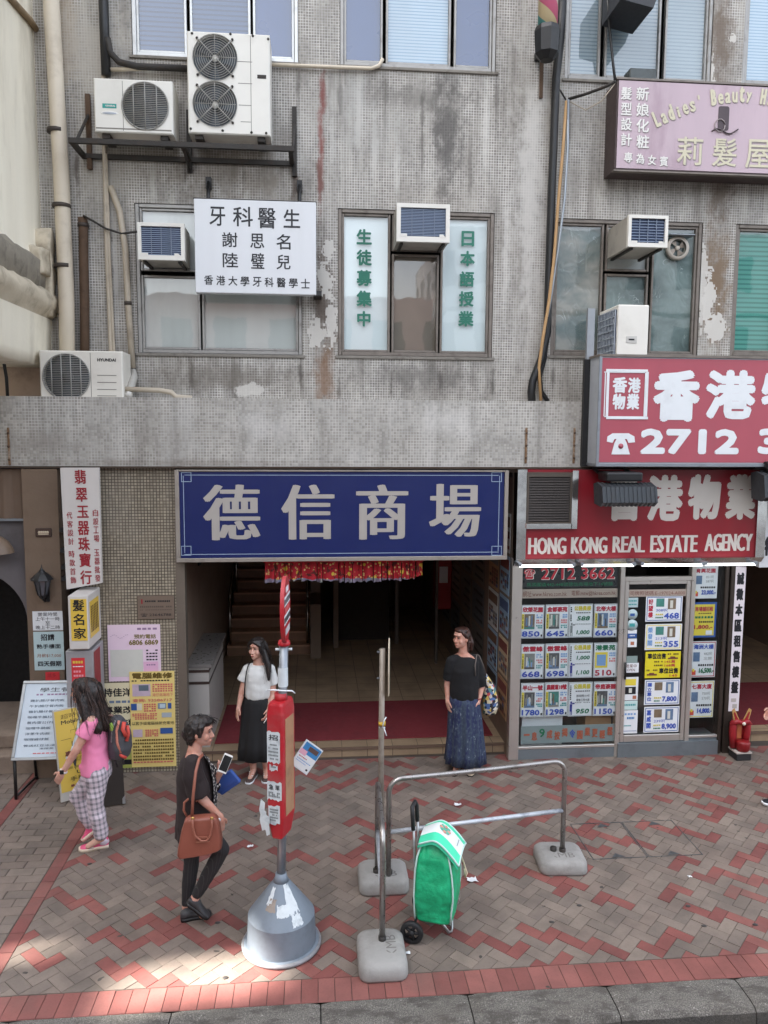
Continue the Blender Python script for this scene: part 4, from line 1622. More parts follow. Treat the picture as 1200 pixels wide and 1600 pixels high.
Yl = Yr-.0075
for (q, w2) in (((947, 577, 1012, 655), 4), ((944, 581, 1008, 652), 1.5)):
    for e in ((q[0], q[1], q[2], q[1]+w2), (q[0], q[3]-w2, q[2], q[3]), (q[0], q[1]+w2, q[0]+w2, q[3]-w2), (q[2]-w2, q[1]+w2, q[2], q[3]-w2)):
        A, B, C, D = rect(*e, Yl)
        b_.box(A, B, Yl-.003-.001*w2, Yl-.001, C, D, M_lt)
for t_, q in (('香', (957, 589, 980, 614)), ('港', (981, 590, 1001, 614)), ('物', (957, 615, 977, 640)), ('業', (979, 615, 999, 640))):
    b_.T(t_, q, Yl, M_lt, .04)
for t_, q in (('香', (1019, 578, 1095, 659)), ('港', (1101, 578, 1182, 655)), ('物', (1188, 578, 1266, 655)), ('業', (1272, 578, 1350, 655))):
    b_.T(t_, q, Yl, M_lt, .05, .015)
b_.T('2712', (998, 670, 1157, 710), Yl, M_lt, .07, .06)
b_.T('3662', (1182, 670, 1340, 710), Yl, M_lt, .07, .06)
# telephone
ph_ = [(948, 690), (949, 682), (957, 677), (982, 677), (991, 682), (992, 691), (982, 692), (979, 686), (976, 686), (979, 692), (984, 710), (955, 710), (960, 692), (963, 686), (960, 686), (957, 692)]
b_.prism([(at(x, y, Yl).x, at(x, y, Yl).z) for x, y in reversed(ph_)], Yl-.004, Yl-.001, M_lt)
p = at(970, 697, Yl-.006)
b_.lathe([(.001, 0), (.028, 0), (.028, .003)], p, M_redf, 16, 'y')
b_.build('lettering', rs)
b_ = MB()
A, B, C, D = rect(910, 562, 919, 728, YF-.03)
b_.box(A, B, YF-.06, YF-.003, C, D, M_black)
b_.box(A+.02, A+.1, YF-.05, YF-.003, D, D+.55, mat('steel_flat', (150, 154, 158), .5, .5))
b_.build('post', rs)

# ---- lower red agency sign in its mirror frame
Ya = -.64
M_reds = mat('red_acrylic', (130, 28, 38), .34, 0, .08, 2, .25, (120, 52, 54), streak=True)
M_let = mat('aluminium_letter', (206, 200, 192), .35, .3, .05, 6)
M_mirror = mat('mirror_steel', (226, 224, 220), .09, 1.0, .03, 4)
asn = thing('fascia_sign', at(1000, 880, Ya), 'dark red agency fascia sign lettered in two languages, framed in mirror steel', 'sign')
b_ = MB()
X0, X1, Z0, Z1 = rect(822, 734, 1182, 872, Ya)
A, B, C, D = rect(807, 734, 1196, 884, Ya)
b_.box(X0, X1, Ya, -.5, Z0, Z1, M_reds)
b_.build('panel', asn)
b_ = MB()
b_.box(A, X0-.001, Ya-.02, -.5, Z0+.0, Z1, M_mirror)
b_.box(X1+.001, B, Ya-.02, -.5, Z0, Z1, M_mirror)
b_.add([(A, Ya-.02, Z0), (B, Ya-.02, Z0), (B, Ya+.06, C), (A, Ya+.06, C), (A, -.5, Z0), (B, -.5, Z0), (B, -.5, C), (A, -.5, C)], [(3, 2, 1, 0), (4, 7, 3, 0), (1, 2, 6, 5), (3, 7, 6, 2), (0, 1, 5, 4)], M_mirror)
A2, B2, C2, D2 = rect(893, 735, 902, 826, Ya-.03)
b_.box(A2, B2, Ya-.05, Ya-.001, C2, D2, M_mirror)
A2, B2, C2, D2 = rect(822, 818, 893, 826, Ya-.03)
b_.box(A2, B2-.001, Ya-.05, Ya-.001, C2, D2, M_mirror)
b_.build('mirror_frame', asn)
b_ = MB()
for t_, q in zip('香港物業', ((946, 742, 1006, 814), (1010, 742, 1068, 814), (1074, 741, 1127, 812), (1133, 741, 1182, 812))):
    b_.T(t_, q, Ya, M_let, .045, .012)
for t_, q in (('HONG', (825, 840, 885, 866)), ('KONG', (892, 839, 949, 865)), ('REAL', (957, 838, 1008, 863)), ('ESTATE', (1016, 836, 1090, 863)), ('AGENCY', (1101, 834, 1176, 861))):
    b_.T(t_, q, Ya, M_let, .0, .05)
    # serifs: thin bars along the head and foot of the strokes
b_.build('lettering', asn)
vt = thing('vent_louvre', at(857, 818, Ya), 'square dark ventilation louvre set in the red fascia sign', 'vent')
b_ = MB()
A, B, C, D = rect(823, 738, 893, 818, Ya-.02)
b_.box(A, B, Ya-.012, Ya-.001, C, D, M_dark)
for (e, f, g_, h) in ((A, B, D-.05, D), (A, A+.02, C, D-.05), (B-.02, B, C, D-.05), (A+.02, B-.02, C, C+.02)):
    b_.box(e, f, Ya-.035, Ya-.012, g_, h, mat('louvre_frame', (92, 84, 76), .5, .4, .1))
b_.build('louvre_frame', vt)
b_ = MB()
for i in range(17):
    z = C+.03+(D-C-.08)*i/17
    b_.add([(A+.02, Ya-.03, z), (B-.02, Ya-.03, z), (B-.02, Ya-.014, z+.025), (A+.02, Ya-.014, z+.025)], [(0, 1, 2, 3)], mat('louvre_blade', (62, 56, 52), .55, .3, .1, 8, .3))
b_.build('louvre', vt)

# ---- floodlights
def flood(x0, y0, x1, y1, Y, label):
    p = at((x0+x1)/2, (y0+y1)/2, Y)
    X0_, X1_, Z0_, Z1_ = rect(x0, y0, x1, y1, Y)
    root = thing('floodlight', p, label, 'floodlight', 'black floodlights under the canopy')
    b = MB()
    n = 25
    for i in range(n):
        xa, xb = X0_+(X1_-X0_)*i/n, X0_+(X1_-X0_)*(i+1)/n
        d = .007 if i % 2 else 0
        b.loft([[(x_, Y-.0+d, Z1_-.01-d), (x_, Y-.16+d, Z1_-.05), (x_, Y-.2+d, Z0_+.05), (x_, Y-.12+d, Z0_+d), (x_, Y+.06, Z0_+.02), (x_, Y+.1, Z1_-.03)] for x_ in (xa, xb-.001)], mat('flood_housing', (60, 64, 68), .5, .4, .1, 8, .3), smooth=False)
    b.build('housing', root)
    b = MB()
    b.box(X0_+.08, X1_-.12, Y-.08, Y+.2, Z1_+.0, Z1_+.1, M_black, .02, 2)
    b.tube([(X0_+.1, Y+.1, Z1_+.05), (X0_+.1, YF-.02, Z1_+.12)], .02, M_black, 6)
    b.tube([(X1_-.14, Y+.1, Z1_+.05), (X1_-.14, YF-.02, Z1_+.12)], .02, M_black, 6)
    b.build('arm', root)


flood(932, 752, 1016, 790, -1.0, 'black ribbed floodlight in front of the hidden first character of the lower red sign')
flood(1180, 735, 1262, 782, -.95, 'black floodlight at the right end of the lower red sign')

# ---- tubes
for i, (x0, x1) in enumerate(((812, 896), (909, 990), (1003, 1098), (1102, 1180))):
    b_ = MB()
    p, q = at(x0, 884.5-i*.8, -.78), at(x1, 884-i*.8, -.78)
    b_.tube([p, q], .013, glow('lit_tube', (250, 252, 255), 1.1), 10)
    t_ = b_.build('tube_lamp', None, ('first', 'second', 'third', 'fourth')[i]+' lit fluorescent tube from the left under the red fascia sign', 'tube lamp', 'fluorescent tubes under the fascia sign')
    for e in (p, q):
        b_ = MB()
        b_.box(e.x-.02, e.x+.02, e.y-.02, e.y+.16, e.z-.005, e.z+.035, M_galv, .004, 1)
        b_.build('holder', t_)

# ---- blue arcade sign
Yb = -.585
M_blue = mat('royal_blue_acrylic', (15, 31, 88), .36, 0, .07, 2, .15, (34, 46, 88), streak=True)
M_goldl = mat('brushed_letter', (178, 172, 164), .4, .2, .06, 8)
bs_ = thing('arcade_sign', at(530, 876, Yb), 'long blue sign with four silver characters over the arcade entrance', 'sign')
b_ = MB()
X0, X1, Z0, Z1 = rect(281, 737, 787, 870, Yb)
b_.box(X0, X1, Yb, -.42, Z0, Z1, M_blue)
yl = Yb-.0015


def line(q, m):
    A_, B_, C_, D_ = rect(*q, yl)
    b_.box(A_, B_, yl-.001, yl, C_, D_, m)


M_thin = plain('pale_line', (150, 168, 190))
for q in ((288, 742, 779, 743), (288, 864, 779, 865), (287, 743, 288, 864), (779, 743, 780, 864)):
    line(q, M_thin)
yl -= .002
for (x0, y0) in ((283, 738), (283, 853), (768, 738), (768, 853)):
    for q in ((x0, y0, x0+16, y0+.9), (x0, y0+14, x0+16, y0+15), (x0, y0+1, x0+.9, y0+14), (x0+15, y0+1, x0+16, y0+14)):
        line(q, M_thin)
for t_, q in zip('德信商場', ((317, 757, 407, 844), (439, 757, 523, 843), (556, 757, 638, 843), (670, 756, 752, 839))):
    b_.T(t_, q, Yb, M_goldl, .004, .034)
b_.build('panel', bs_)
b_ = MB()
M_frm = mat('sign_frame', (168, 160, 150), .4, .5, .08, 6, .2)
for (A, B, C, D) in ((X0-.045, X1+.045, Z0-.045, Z0-.001), (X0-.045, X0-.001, Z0, Z1+.02), (X1+.001, X1+.045, Z0, Z1+.02), (X0, X1, Z1+.001, Z1+.02)):
    b_.box(A, B, Yb-.02, -.43, C, D, M_frm, .003, 1)
b_.build('frame', bs_)

# ---- floral pelmet
kt = NT('floral_cloth')
vo = kt.n('TexVoronoi')
kt.put(vo.inputs['Vector'], kt.pos())
vo.inputs['Scale'].default_value = 24
v2 = kt.n('TexVoronoi')
kt.put(v2.inputs['Vector'], kt.pos())
v2.inputs['Scale'].default_value = 9
c1 = kt.mix(kt.step(vo.outputs[0], .22, .34), lin((222, 186, 120)), lin((176, 32, 44)))
c1 = kt.mix(kt.math('LESS_THAN', v2.outputs[0], .22), c1, lin((214, 188, 70)))
c1 = kt.mix(kt.step(kt.noise(kt.pos(), 13), .58, .62), c1, lin((92, 34, 30)))
zz = kt.xyz(kt.pos())[2]
zb_ = at(530, 906, -.4).z
c1 = kt.mix(kt.math('MULTIPLY', kt.math('LESS_THAN', kt.math('ADD', zz, kt.math('MULTIPLY', kt.noise(kt.pos(), 7), .08)), zb_+.055), .8), c1, lin((112, 130, 150)))
kt.col(c1)
kt.rough(.85)
M_flor = kt.m
pm = thing('pelmet', at(530, 910, -.4), 'red floral cloth pelmet in strips hanging under the blue sign', 'pelmet')
b_ = MB()
A, B, C, D = rect(412, 868, 662, 878, -.41)
b_.box(A, B, -.415, -.405, C, D, mat('red_tape', (196, 36, 44), .7))
b_.build('band', pm)
b_ = MB()
x = 414
while x < 660:
    w__ = R.choice((16, 20, 25, 12, 9)) if x < 555 else R.choice((9, 13, 17, 7))
    yb = 910 - (0 if x < 580 else (x-580)*.11) + R.uniform(-3, 2)
    rings = []
    for i in range(7):
        u = i/6
        ph__ = math.sin(u*math.pi*2.2+x)*.018
        pt = at(x+u*min(w__-1.2, 660-x), 876, -.40)
        pbm = at(x+u*min(w__-1.2, 660-x), yb+R.uniform(-1.5, 1.5), -.40)
        rings.append([(pt.x, -.4+ph__*.3, pt.z), (pt.x, -.4+ph__, (pt.z+pbm.z)/2), (pbm.x, -.4+ph__*1.4, pbm.z)])
    b_.loft(rings, M_flor, cap=False, closed=False)
    x += w__
b_.build('strips', pm)

# ---- jade shop sign
Yj = -.75
js = thing('shop_sign', at(130, 925, Yj), 'tall white hanging sign with a column of red characters beside the tiled column', 'sign')
b_ = MB()
c0, c1_, c2, c3 = at(104, 921, Yj), at(159, 911, Yj), at(154, 731, Yj), at(94, 731, Yj)
M_jade = mat('white_sign_board', (206, 200, 194), .5, 0, .05, 2, .2, (160, 150, 142))
b_.slab(c0, c1_, c2, c3, .05, M_jade)


def jt(ch, x0, y0, x1, y1, m, bo):
    b_.T(ch, (x0, y0, x1, y1), Yj-.002, m, bo, .02)


for ch, y0, x in zip('翡翠玉器珠寶行', (734, 762, 790, 814, 839, 864, 891), (116, 118, 120, 121, 122, 123.5, 125)):
    jt(ch, x, y0, x+19, y0+(22 if ch != '玉' else 19), M_redink, .02)
for i, ch in enumerate('代客設計時款首飾'):
    y0 = 800+i*13.6+(6 if i > 3 else 0)
    jt(ch, 104+i*.9, y0, 113+i*.9, y0+10.5, M_redink, .0)
for i, ch in enumerate('自設工場玉器批發'):
    y0 = 796+i*13.3+(9 if i > 3 else 0)
    jt(ch, 145+i*.5, y0, 153.5+i*.5, y0+10.5, M_redink, .0)
b_.build('board', js)
b_ = MB()
for y in (829, 861, 887, 905):
    p = at(97+(y-829)*.04, y, Yj+.05)
    b_.box(p.x-.03, p.x+.1, Yj+.052, -.33, p.z-.02, p.z+.025, M_black)
b_.build('hook', js)

# ---- yellow light box (hairdresser)
Yh = -1.02
M_yel = plain('yellow_acrylic', (222, 186, 74), .4)
hb_ = thing('light_box', at(125, 1016, Yh), 'upright white framed light box with a yellow face and three black characters', 'sign')
b_ = MB()
X0, X1, Z0, Z1 = rect(107, 931, 138, 1015, Yh)
b_.box(X0, X1, Yh, -.56, Z0, Z1, M_jade, .008, 1)
A, B, C, D = rect(111, 936, 136, 1001, Yh)
b_.box(A, B, Yh-.004, Yh, C, D, M_yel)
for ch, q in zip('髮名家', ((113, 937, 132, 955), (114, 959, 132, 977), (115, 981, 135, 998))):
    b_.T(ch, q, Yh-.004, M_ink, .02, .02)
pq = Panel.__new__(Panel)
b_.box(X1+.0005, X1+.004, Yh+.06, -.64, Z0+.1, Z1-.08, M_yel)
for i in range(11):
    z = Z1-.13-i*(Z1-Z0-.28)/11
    for k in range(5):
        y = Yh+.09+k*.055
        b_.box(X1+.004, X1+.006, y, y+.03, z-.022, z, mat('brown_ink', (96, 72, 40)))
b_.build('box', hb_)
nc = thing('notice_case', at(120, 1065, Yh+.04), 'grey notice case with a red leaflet under the yellow light box', 'notice')
b_ = MB()
X0, X1, Z0, Z1 = rect(104, 1017, 146, 1120, Yh+.05)
b_.box(X0, X1, Yh+.05, -.56, Z0, Z1, mat('case_grey', (166, 164, 166), .4, .3, .08, 5, .2), .006, 1)
b_.box(X1, X1+.003, Yh+.1, -.7, Z0+.05, Z1-.03, mat('red_strip', (140, 40, 44)))
b_.build('case', nc)
mb, P = sheet((112, 1028, 133, 1075), Yh+.047, .002, mat('red_leaflet', (206, 52, 58), .6))
P.blur(.1, .08, .9, .2, M_yel, 4)
P.blur(.1, .26, .9, .31, M_paper, 7)
for i in range(4):
    P.blur(.12, .4+i*.14, .9, .5+i*.14, mat('pink_ink', (232, 150, 160)), 4)
mb.build('leaflet', nc)

# ---- notices on the brown pillar
Yn = YF-.006
mb, P = sheet((51, 955, 98, 985), Yn, .004, M_paper)
for s_, v in (('營業時間', .06), ('上午十一時', .3), ('至', .53), ('晚上十二時', .74)):
    w__ = .16*len(s_)
    P.t(s_, .5-w__/2, v, .5+w__/2, v+.2, M_ink)
mb.build('notice', None, 'small white notice of opening hours on the brown pillar', 'notice')
M_lb = plain('pale_blue_paper', (186, 208, 210), .7)
mb, P = sheet((53, 987, 100, 1047), Yn, .004, M_lb)
P.t('招請', .24, .06, .7, .23, M_ink, .03)
P.t('熟手樓面', .1, .32, .9, .44, M_ink, .02)
P.t('月薪$17,000', .1, .57, .9, .67, mat('brown_ink2', (150, 90, 60)))
P.t('四天假期', .12, .76, .9, .9, M_ink, .03)
mb.build('notice', None, 'pale blue staff wanted notice below the white one on the pillar', 'notice')
mb, P = sheet((71, 1050, 93, 1064), Yn, .004, mat('red_leaflet', (206, 52, 58), .6))
P.t('請多', .15, .15, .75, .6, M_redink)
mb.build('notice', None, 'torn red notice at the bottom of the brown pillar', 'notice')
# emblem and lantern
b_ = MB()
p = at(68, 831, YF)
A, B, C, D = rect(56, 825, 81, 839, YF)
b_.box(A, B, YF-.012, YF, C, D, mat('emblem_plate', (70, 52, 44), .7, 0, .2, 9), .01, 2)
for i in range(5):
    xx = A+.04+(B-A-.08)*i/4
    b_.ball((xx, YF-.014, C+.05), .016, .01, .016, plain('emblem_cream', (190, 174, 150)), 8, 6)
b_.box(A+.03, B-.03, YF-.018, YF-.012, C+.025, C+.045, plain('emblem_cream', (190, 174, 150)))
b_.build('emblem', None, 'small dark plaque with a cream relief on the brown pillar', 'plaque')
ln = thing('wall_lantern', at(66, 930, YF-.12), 'black carriage lantern fixed to the brown pillar', 'lantern')
c = at(66, 912, YF-.13)
b_ = MB()
b_.lathe([(.001, .21), (.008, .17), (.02, .145), (.03, .14), (.035, .125), (.07, .1), (.115, .055), (.12, .045)], c, M_black, 8, smooth=False)
b_.lathe([(.05, -.12), (.03, -.155), (.001, -.17)], c, M_black, 8, smooth=False)
for i in range(8):
    a = math.pi/4*i
    b_.tube([c+Vector((.088*math.cos(a), .088*math.sin(a), .045)), c+Vector((.05*math.cos(a), .05*math.sin(a), -.12))], .006, M_black, 5)
b_.tube([c+Vector((0, 0, -.16)), c+Vector((.0, .05, -.2)), (c.x, YF, c.z-.14)], .012, M_black, 6)
b_.box(c.x-.03, c.x+.03, YF-.015, YF-.001, c.z-.22, c.z-.06, M_black)
b_.build('frame', ln)
b_ = MB()
b_.lathe([(.082, .044), (.046, -.118)], c, plain('smoked_glass', (84, 84, 88), .15), 8, smooth=False)
b_.build('glass', ln)
b_ = MB()
p = at(0, 866, -.62)
b_.lathe([(.001, .18), (.05, .17), (.11, .12), (.15, .05), (.165, 0)], at(-4, 864, -.68), mat('tan_shade', (112, 94, 78), .5), 24, cap=False)
b_.tube([at(-4, 838, -.68), at(-4, 838, -.5)], .015, M_black, 6)
b_.build('lamp_shade_light', None, 'tan dome lamp beside the archway at the left edge', 'lamp')

# ---- plaque and posters on the tiled column
mb, P = sheet((215, 931, 272, 967), YS-.02, .015, mat('bronze_plaque', (128, 112, 98), .4, .3, .06, 6))
P.r(.1, .14, .14, .34, M_redink)
P.blur(.2, .18, .9, .28, M_ink, 14)
P.blur(.06, .42, .94, .52, plain('plaque_ink', (96, 82, 72)), 16)
P.blur(.06, .58, .94, .63, plain('plaque_ink', (96, 82, 72)), 18)
P.t('☎ 23646788', .08, .74, .92, .9, M_ink)
mb.build('plaque', None, 'bronze coloured plaque with a telephone number on the tiled column', 'plaque')
M_pinkp = plain('pink_poster_paper', (230, 206, 220), .5)
mb, P = sheet((169, 976, 251, 1064), YS-.012, .004, M_pinkp)
P.t('預約電話', .5, .17, .92, .25, mat('olive_ink', (122, 108, 50)), .02)
P.blur(.55, .05, .95, .1, mat('mauve_ink', (150, 120, 150)), 4)
P.t('6806 6869', .4, .27, .96, .36, mat('olive_ink', (122, 108, 50)), .05)
P.r(.04, .44, .66, .92, mat('pale_photo', (206, 206, 196), .5, 0, .12, 6))
P.r(.67, .66, .95, .86, plain('pink_block', (226, 178, 206)))
for i in range(4):
    P.blur(.72, .44+i*.055, .95, .475+i*.055, M_ink, 4)
P.blur(.72, .7, .9, .73, mat('mauve_ink', (150, 120, 150)), 4)
for i in range(10):
    P.r(.05+i*.035, .2-.03*math.sin(i*.9), .075+i*.035, .206-.03*math.sin(i*.9), mat('mauve_ink', (150, 120, 150)))
mb.build('beauty_poster', None, 'pale pink nail and beauty poster with a telephone number on the tiled column', 'poster')
M_crm = plain('cream_poster', (222, 212, 176), .6)
mb, P = sheet((161, 1067, 212, 1200), YS-.012, .004, M_crm)
P.t('特佳洋服', .04, .06, 1.2, .16, M_ink, .03)
P.blur(.2, .2, .95, .24, plain('blue_grey_ink', (110, 128, 150)), 4)
P.t('專業改衣', .04, .27, 1.2, .36, M_ink, .03)
P.t('來料', .5, .42, 1.05, .51, M_ink, .03)
P.r(.0, .56, 1, 1, mat('olive_poster', (170, 176, 90), .6))
P.r(.5, .9, .95, .96, M_ink)
mb.build('tailor_poster', None, 'cream tailoring poster half hidden behind the yellow repair poster', 'poster')
M_yp = plain('yellow_poster', (230, 206, 128), .6)
M_mag = plain('magenta_ink', (206, 110, 100))
M_bl = plain('blue_ink', (52, 88, 150))
M_olv = plain('dark_olive_ink', (104, 84, 30))
mb, P = sheet((204, 1049, 274, 1198), YS-.022, .003, M_yp)
P.t('電腦維修', .06, .012, .96, .075, M_olv, .05)
P.blur(.04, .085, .96, .105, M_ink, 14)
P.r(.06, .13, .46, .255, mat('photo_lilac', (196, 176, 190), .4, 0, .2, 14))
P.r(.2, .14, .42, .2, plain('laptop_grey', (96, 110, 120)))
P.blur(.5, .125, .96, .215, M_mag, 8, 4)
P.t('灣仔商場地下', .5, .225, .96, .262, M_mag)
P.t('查詢: 93586717', .06, .28, .94, .315, M_mag, .02)
P.r(.02, .33, .26, .4, M_bl)
P.r(.15, .33, .26, .4, plain('pale_ink', (220, 214, 190)))
P.blur(.3, .33, .58, .42, M_mag, 5, 4)
P.r(.62, .33, .8, .39, plain('monitor_grey', (120, 140, 160)))
P.r(.66, .34, .78, .38, plain('screen_pale', (190, 206, 214)))
P.r(.84, .33, .92, .39, M_bl)
P.blur(.04, .43, .6, .5, M_mag, 10, 4)
P.r(.7, .43, .92, .48, plain('device_grey', (170, 178, 184)))
P.t('以舊手提電腦換新充電池', .03, .52, .97, .555, M_ink, .0)
P.r(.05, .6, .26, .68, mat('photo_lilac', (196, 176, 190), .4, 0, .2, 14))
P.blur(.32, .6, .62, .68, M_mag, 6, 4)
P.r(.66, .59, .94, .65, M_bl)
for i in range(7):
    P.blur(.04, .7+i*.034, .96, .726+i*.034, M_olv, 18)
P.blur(.04, .935, .94, .955, M_mag, 12)
mb.build('repair_poster', None, 'long yellow computer repair poster at the right of the tiled column', 'poster')

# ================================================================== THE AGENCY SHOPFRONT
M_frame = mat('shop_frame_steel', (206, 201, 194), .32, .75, .06, 3, .1, (150, 140, 130))
M_base = mat('shop_base_steel', (128, 137, 142), .4, .5, .1, 4, .3, (74, 78, 80))
M_dkframe = mat('dark_bronze_frame', (70, 62, 56), .4, .5, .12, 6, .2)
sf = thing('shopfront', (3.5, YS, 0), 'glazed estate agency shopfront in worn steel frames under the red fascia', 'shopfront')


def post(mb, x0, x1, m, z0=0.0, z1=None, y0=YS-.01, y1=YS+.08):
    a, b = at(x0, 1000, YS).x, at(x1, 1000, YS).x
    mb.box(a, b, y0, y1, z0, z1 or at(900, 885, YS).z+.1, m, .006, 1)
    return a, b


zt = at(900, 885, YS).z+.1
zs = at(900, 1166, YS).z
zd = at(1020, 1150, YS).z
b_ = MB()
xa = post(b_, 798, 814, M_frame)
xb = post(b_, 966, 973, M_frame)
xc = post(b_, 1076, 1083, M_frame)
xd = post(b_, 1128, 1134, M_dkframe)
xe = post(b_, 1137, 1150, M_dkframe, 0, zt+.5)
b_.box(xa[1], xb[0], YS-.005, YS+.05, zs-.02, zs+.012, M_frame, .004, 1)
b_.box(xc[1], xd[0], YS-.005, YS+.05, zs+.06, zs+.09, M_frame, .004, 1)
zdh = at(1020, 905, YS).z
b_.box(xb[1], xc[0], YS-.008, YS+.05, zdh-.02, zdh+.03, M_frame, .004, 1)
b_.build('frame', sf)
b_ = MB()
b_.box(xa[1]-.0, xb[0], YS+.0, YS+.3, -.01, zs-.021, M_base)
b_.box(xb[1]-.02, xd[0], YS-.03, YS+.3, -.01, .17, M_base)
b_.box(xc[1], xd[0], YS+.005, YS+.3, .171, zs+.058, M_base)
b_.build('base', sf)
b_ = MB()
M_sglass = glass('shop_glass', (236, 240, 240), 1.45)
for (a, b, c, d) in ((xa[1], xb[0], zs+.012, zt), (xc[1], xd[0], zs+.09, zt)):
    b_.quad((a, YS+.012, c), (b, YS+.012, c), (b, YS+.012, d), (a, YS+.012, d), M_sglass)
b_.build('glass', sf)
# the leaf of the door
b_ = MB()
dx0, dx1 = xb[1]+.004, xc[0]-.004
for (a, b, c, d) in ((dx0, dx0+.05, .175, zdh-.022), (dx1-.05, dx1, .175, zdh-.022), (dx0+.05, dx1-.05, .175, zd+.02), (dx0+.05, dx1-.05, zdh-.06, zdh-.022)):
    b_.box(a+.001, b-.001, YS-.004, YS+.035, c+.001, d-.001, M_frame, .004, 1)
door = b_.build('door', sf)
b_ = MB()
b_.quad((dx0+.05, YS+.014, zd+.02), (dx1-.05, YS+.014, zd+.02), (dx1-.05, YS+.014, zdh-.06), (dx0+.05, YS+.014, zdh-.06), M_sglass)
b_.build('glass', door)
b_ = MB()
b_.tube([(dx0+.03, YS-.03, .95), (dx0+.03, YS-.03, 1.15)], .012, M_black, 8)
b_.tube([(dx0+.03, YS-.03, .97), (dx0+.03, YS+.0, .97)], .008, M_black, 6)
b_.tube([(dx0+.03, YS-.03, 1.13), (dx0+.03, YS+.0, 1.13)], .008, M_black, 6)
b_.build('handle', door)
# the dark office behind
b_ = MB()
M_office = mat('office_wall', (96, 92, 88), .8, 0, .1, 2)
b_.box(xa[1]-.03, xd[0]+.02, 1.6, 1.7, 0, 3.4, M_office)
b_.box(xd[0]-.0, xe[0], YS+.09, 1.7, 0, 3.4, M_dkframe)
b_.box(xa[0], xd[1], YS+.1, 1.7, 3.3, 3.4, M_office)
b_.box(xa[0]+.02, xa[0]+.05, YS+.09, 1.7, 0, 3.4, M_office)
b_.build('office_wall', sf)
b_ = MB()
p0, p1 = at(816, 1118, YS+.1), at(878, 1150, YS+.1)
b_.box(p0.x, p1.x, YS+.1, YS+.4, zs-.02, p0.z+.05, M_paper)
b_.build('storage_box', None, 'white storage box on the floor behind the agency window', 'box')
p0, p1 = at(915, 1118, YS+.1), at(954, 1150, YS+.1)
b_ = MB()
b_.box(p0.x, p1.x, YS+.1, YS+.4, zs-.02, p0.z+.06, mat('cardboard', (158, 124, 90), .85))
b_.build('storage_box', None, 'brown cardboard box on the floor behind the agency window', 'box')

# ---- the printed sheets in the window
Yi = YS+.022
M_yst = plain('yellow_strip', (226, 206, 70))
M_nblue = plain('price_blue', (58, 86, 176))
M_nred = plain('price_red', (176, 36, 60))
M_ngreen = plain('price_green', (20, 112, 76))
M_tealink = plain('teal_ink', (60, 150, 150))
M_lblue = plain('light_blue_ink', (120, 160, 206))
M_salmon = plain('salmon_ink', (210, 116, 120))
M_yink = plain('yellow_ink', (206, 190, 70))
M_fig = plain('figure_blue', (46, 56, 140))
PHOTO = [mat('photo_%s' % n_, c_, .4, 0, .5, s_) for n_, c_, s_ in (('brown_tower', (120, 104, 84), 16), ('grey_tower', (130, 130, 126), 20), ('blue_tower', (96, 120, 150), 14), ('green_park', (70, 130, 120), 18), ('night_tower', (84, 86, 88), 15))]
PW = plain('photo_window', (206, 206, 196))


def tilt_(vs):
    """hung a little crooked"""
    a = rad(R.uniform(-.7, .7))
    cx = sum(v[0] for v in vs[:8])/8
    cz = sum(v[2] for v in vs[:8])/8
    dx, dz = R.uniform(-.003, .003), R.uniform(-.004, .004)
    return [(cx+dx+(v[0]-cx)*math.cos(a)-(v[2]-cz)*math.sin(a), v[1], cz+dz+(v[0]-cx)*math.sin(a)+(v[2]-cz)*math.cos(a)) for v in vs]


def listing(q, head, hc, price, pc, ph, label):
    mb, P = sheet(q, Yi, .003, M_paper)
    P.frame(.02, .015, .98, .985, .012, mat('thin_ink', (90, 104, 110)))
    P.t(head, .06, .06, .94, .22, hc, .05)
    P.r(.04, .27, .14, .72, M_yst)
    P.blur(.06, .3, .12, .7, M_ink, 1, 9)
    P.r(.15, .27, .6, .72, PHOTO[ph])
    for i in range(6):
        u_ = R.uniform(.16, .5)
        h_ = R.uniform(.06, .3)
        P.r(u_, .66-h_, u_+R.uniform(.03, .1), .66, R.choice(PHOTO+[PW, M_lblue]))
        P.y += .0002
    for i in range(R.choice((1, 2, 3))):
        P.r(.22+i*.11+R.uniform(-.02, .02), .34+R.uniform(-.04, .08), .29+i*.11, .62, PW if (ph+i) % 2 else PHOTO[(ph+2) % 5])
    P.r(.15, .66, .6, .72, PHOTO[(ph+3) % 5])
    P.blur(.66, .27, .94, .4, M_lblue, 4, 2)
    P.blur(.66, .43, .94, .56, M_salmon, 4, 2)
    P.blur(.66, .59, .94, .71, M_tealink, 4, 2)
    P.t(price, .05, .78, .84, .95, pc, .05, .03)
    P.r(.88, .88, .94, .95, M_ink)
    mb.v = tilt_(mb.v)
    mb.build('property_poster', None, label, 'poster', 'property posters in the agency window')


def rental(q, rows, figc, label):
    mb, P = sheet(q, Yi, .003, M_paper)
    P.frame(.02, .015, .98, .985, .012, mat('thin_ink', (90, 104, 110)))
    P.t('公務員樓', .2, .05, .92, .2, M_yink, .05)
    P.blur(.05, .08, .12, .52, M_ink, 1, 8)
    # a small man pointing at the figures
    P.r(.06, .64, .16, .86, figc)
    P.r(.08, .56, .15, .63, figc)
    P.r(.16, .6, .26, .64, figc)
    P.r(.07, .86, .1, .96, figc)
    P.r(.13, .86, .16, .96, figc)
    P.blur(.28, .24, .9, .28, M_ink, 8)
    for (s_, v, sz, m_) in rows:
        P.t(s_, .32, v, .88, v+sz, m_, .04 if sz > .09 else 0, shear=.15 if sz > .09 else 0)
    P.blur(.26, .58, .92, .61, mat('grey_ink', (130, 136, 136)), 9)
    mb.build('property_poster', None, label, 'poster', 'property posters in the agency window')


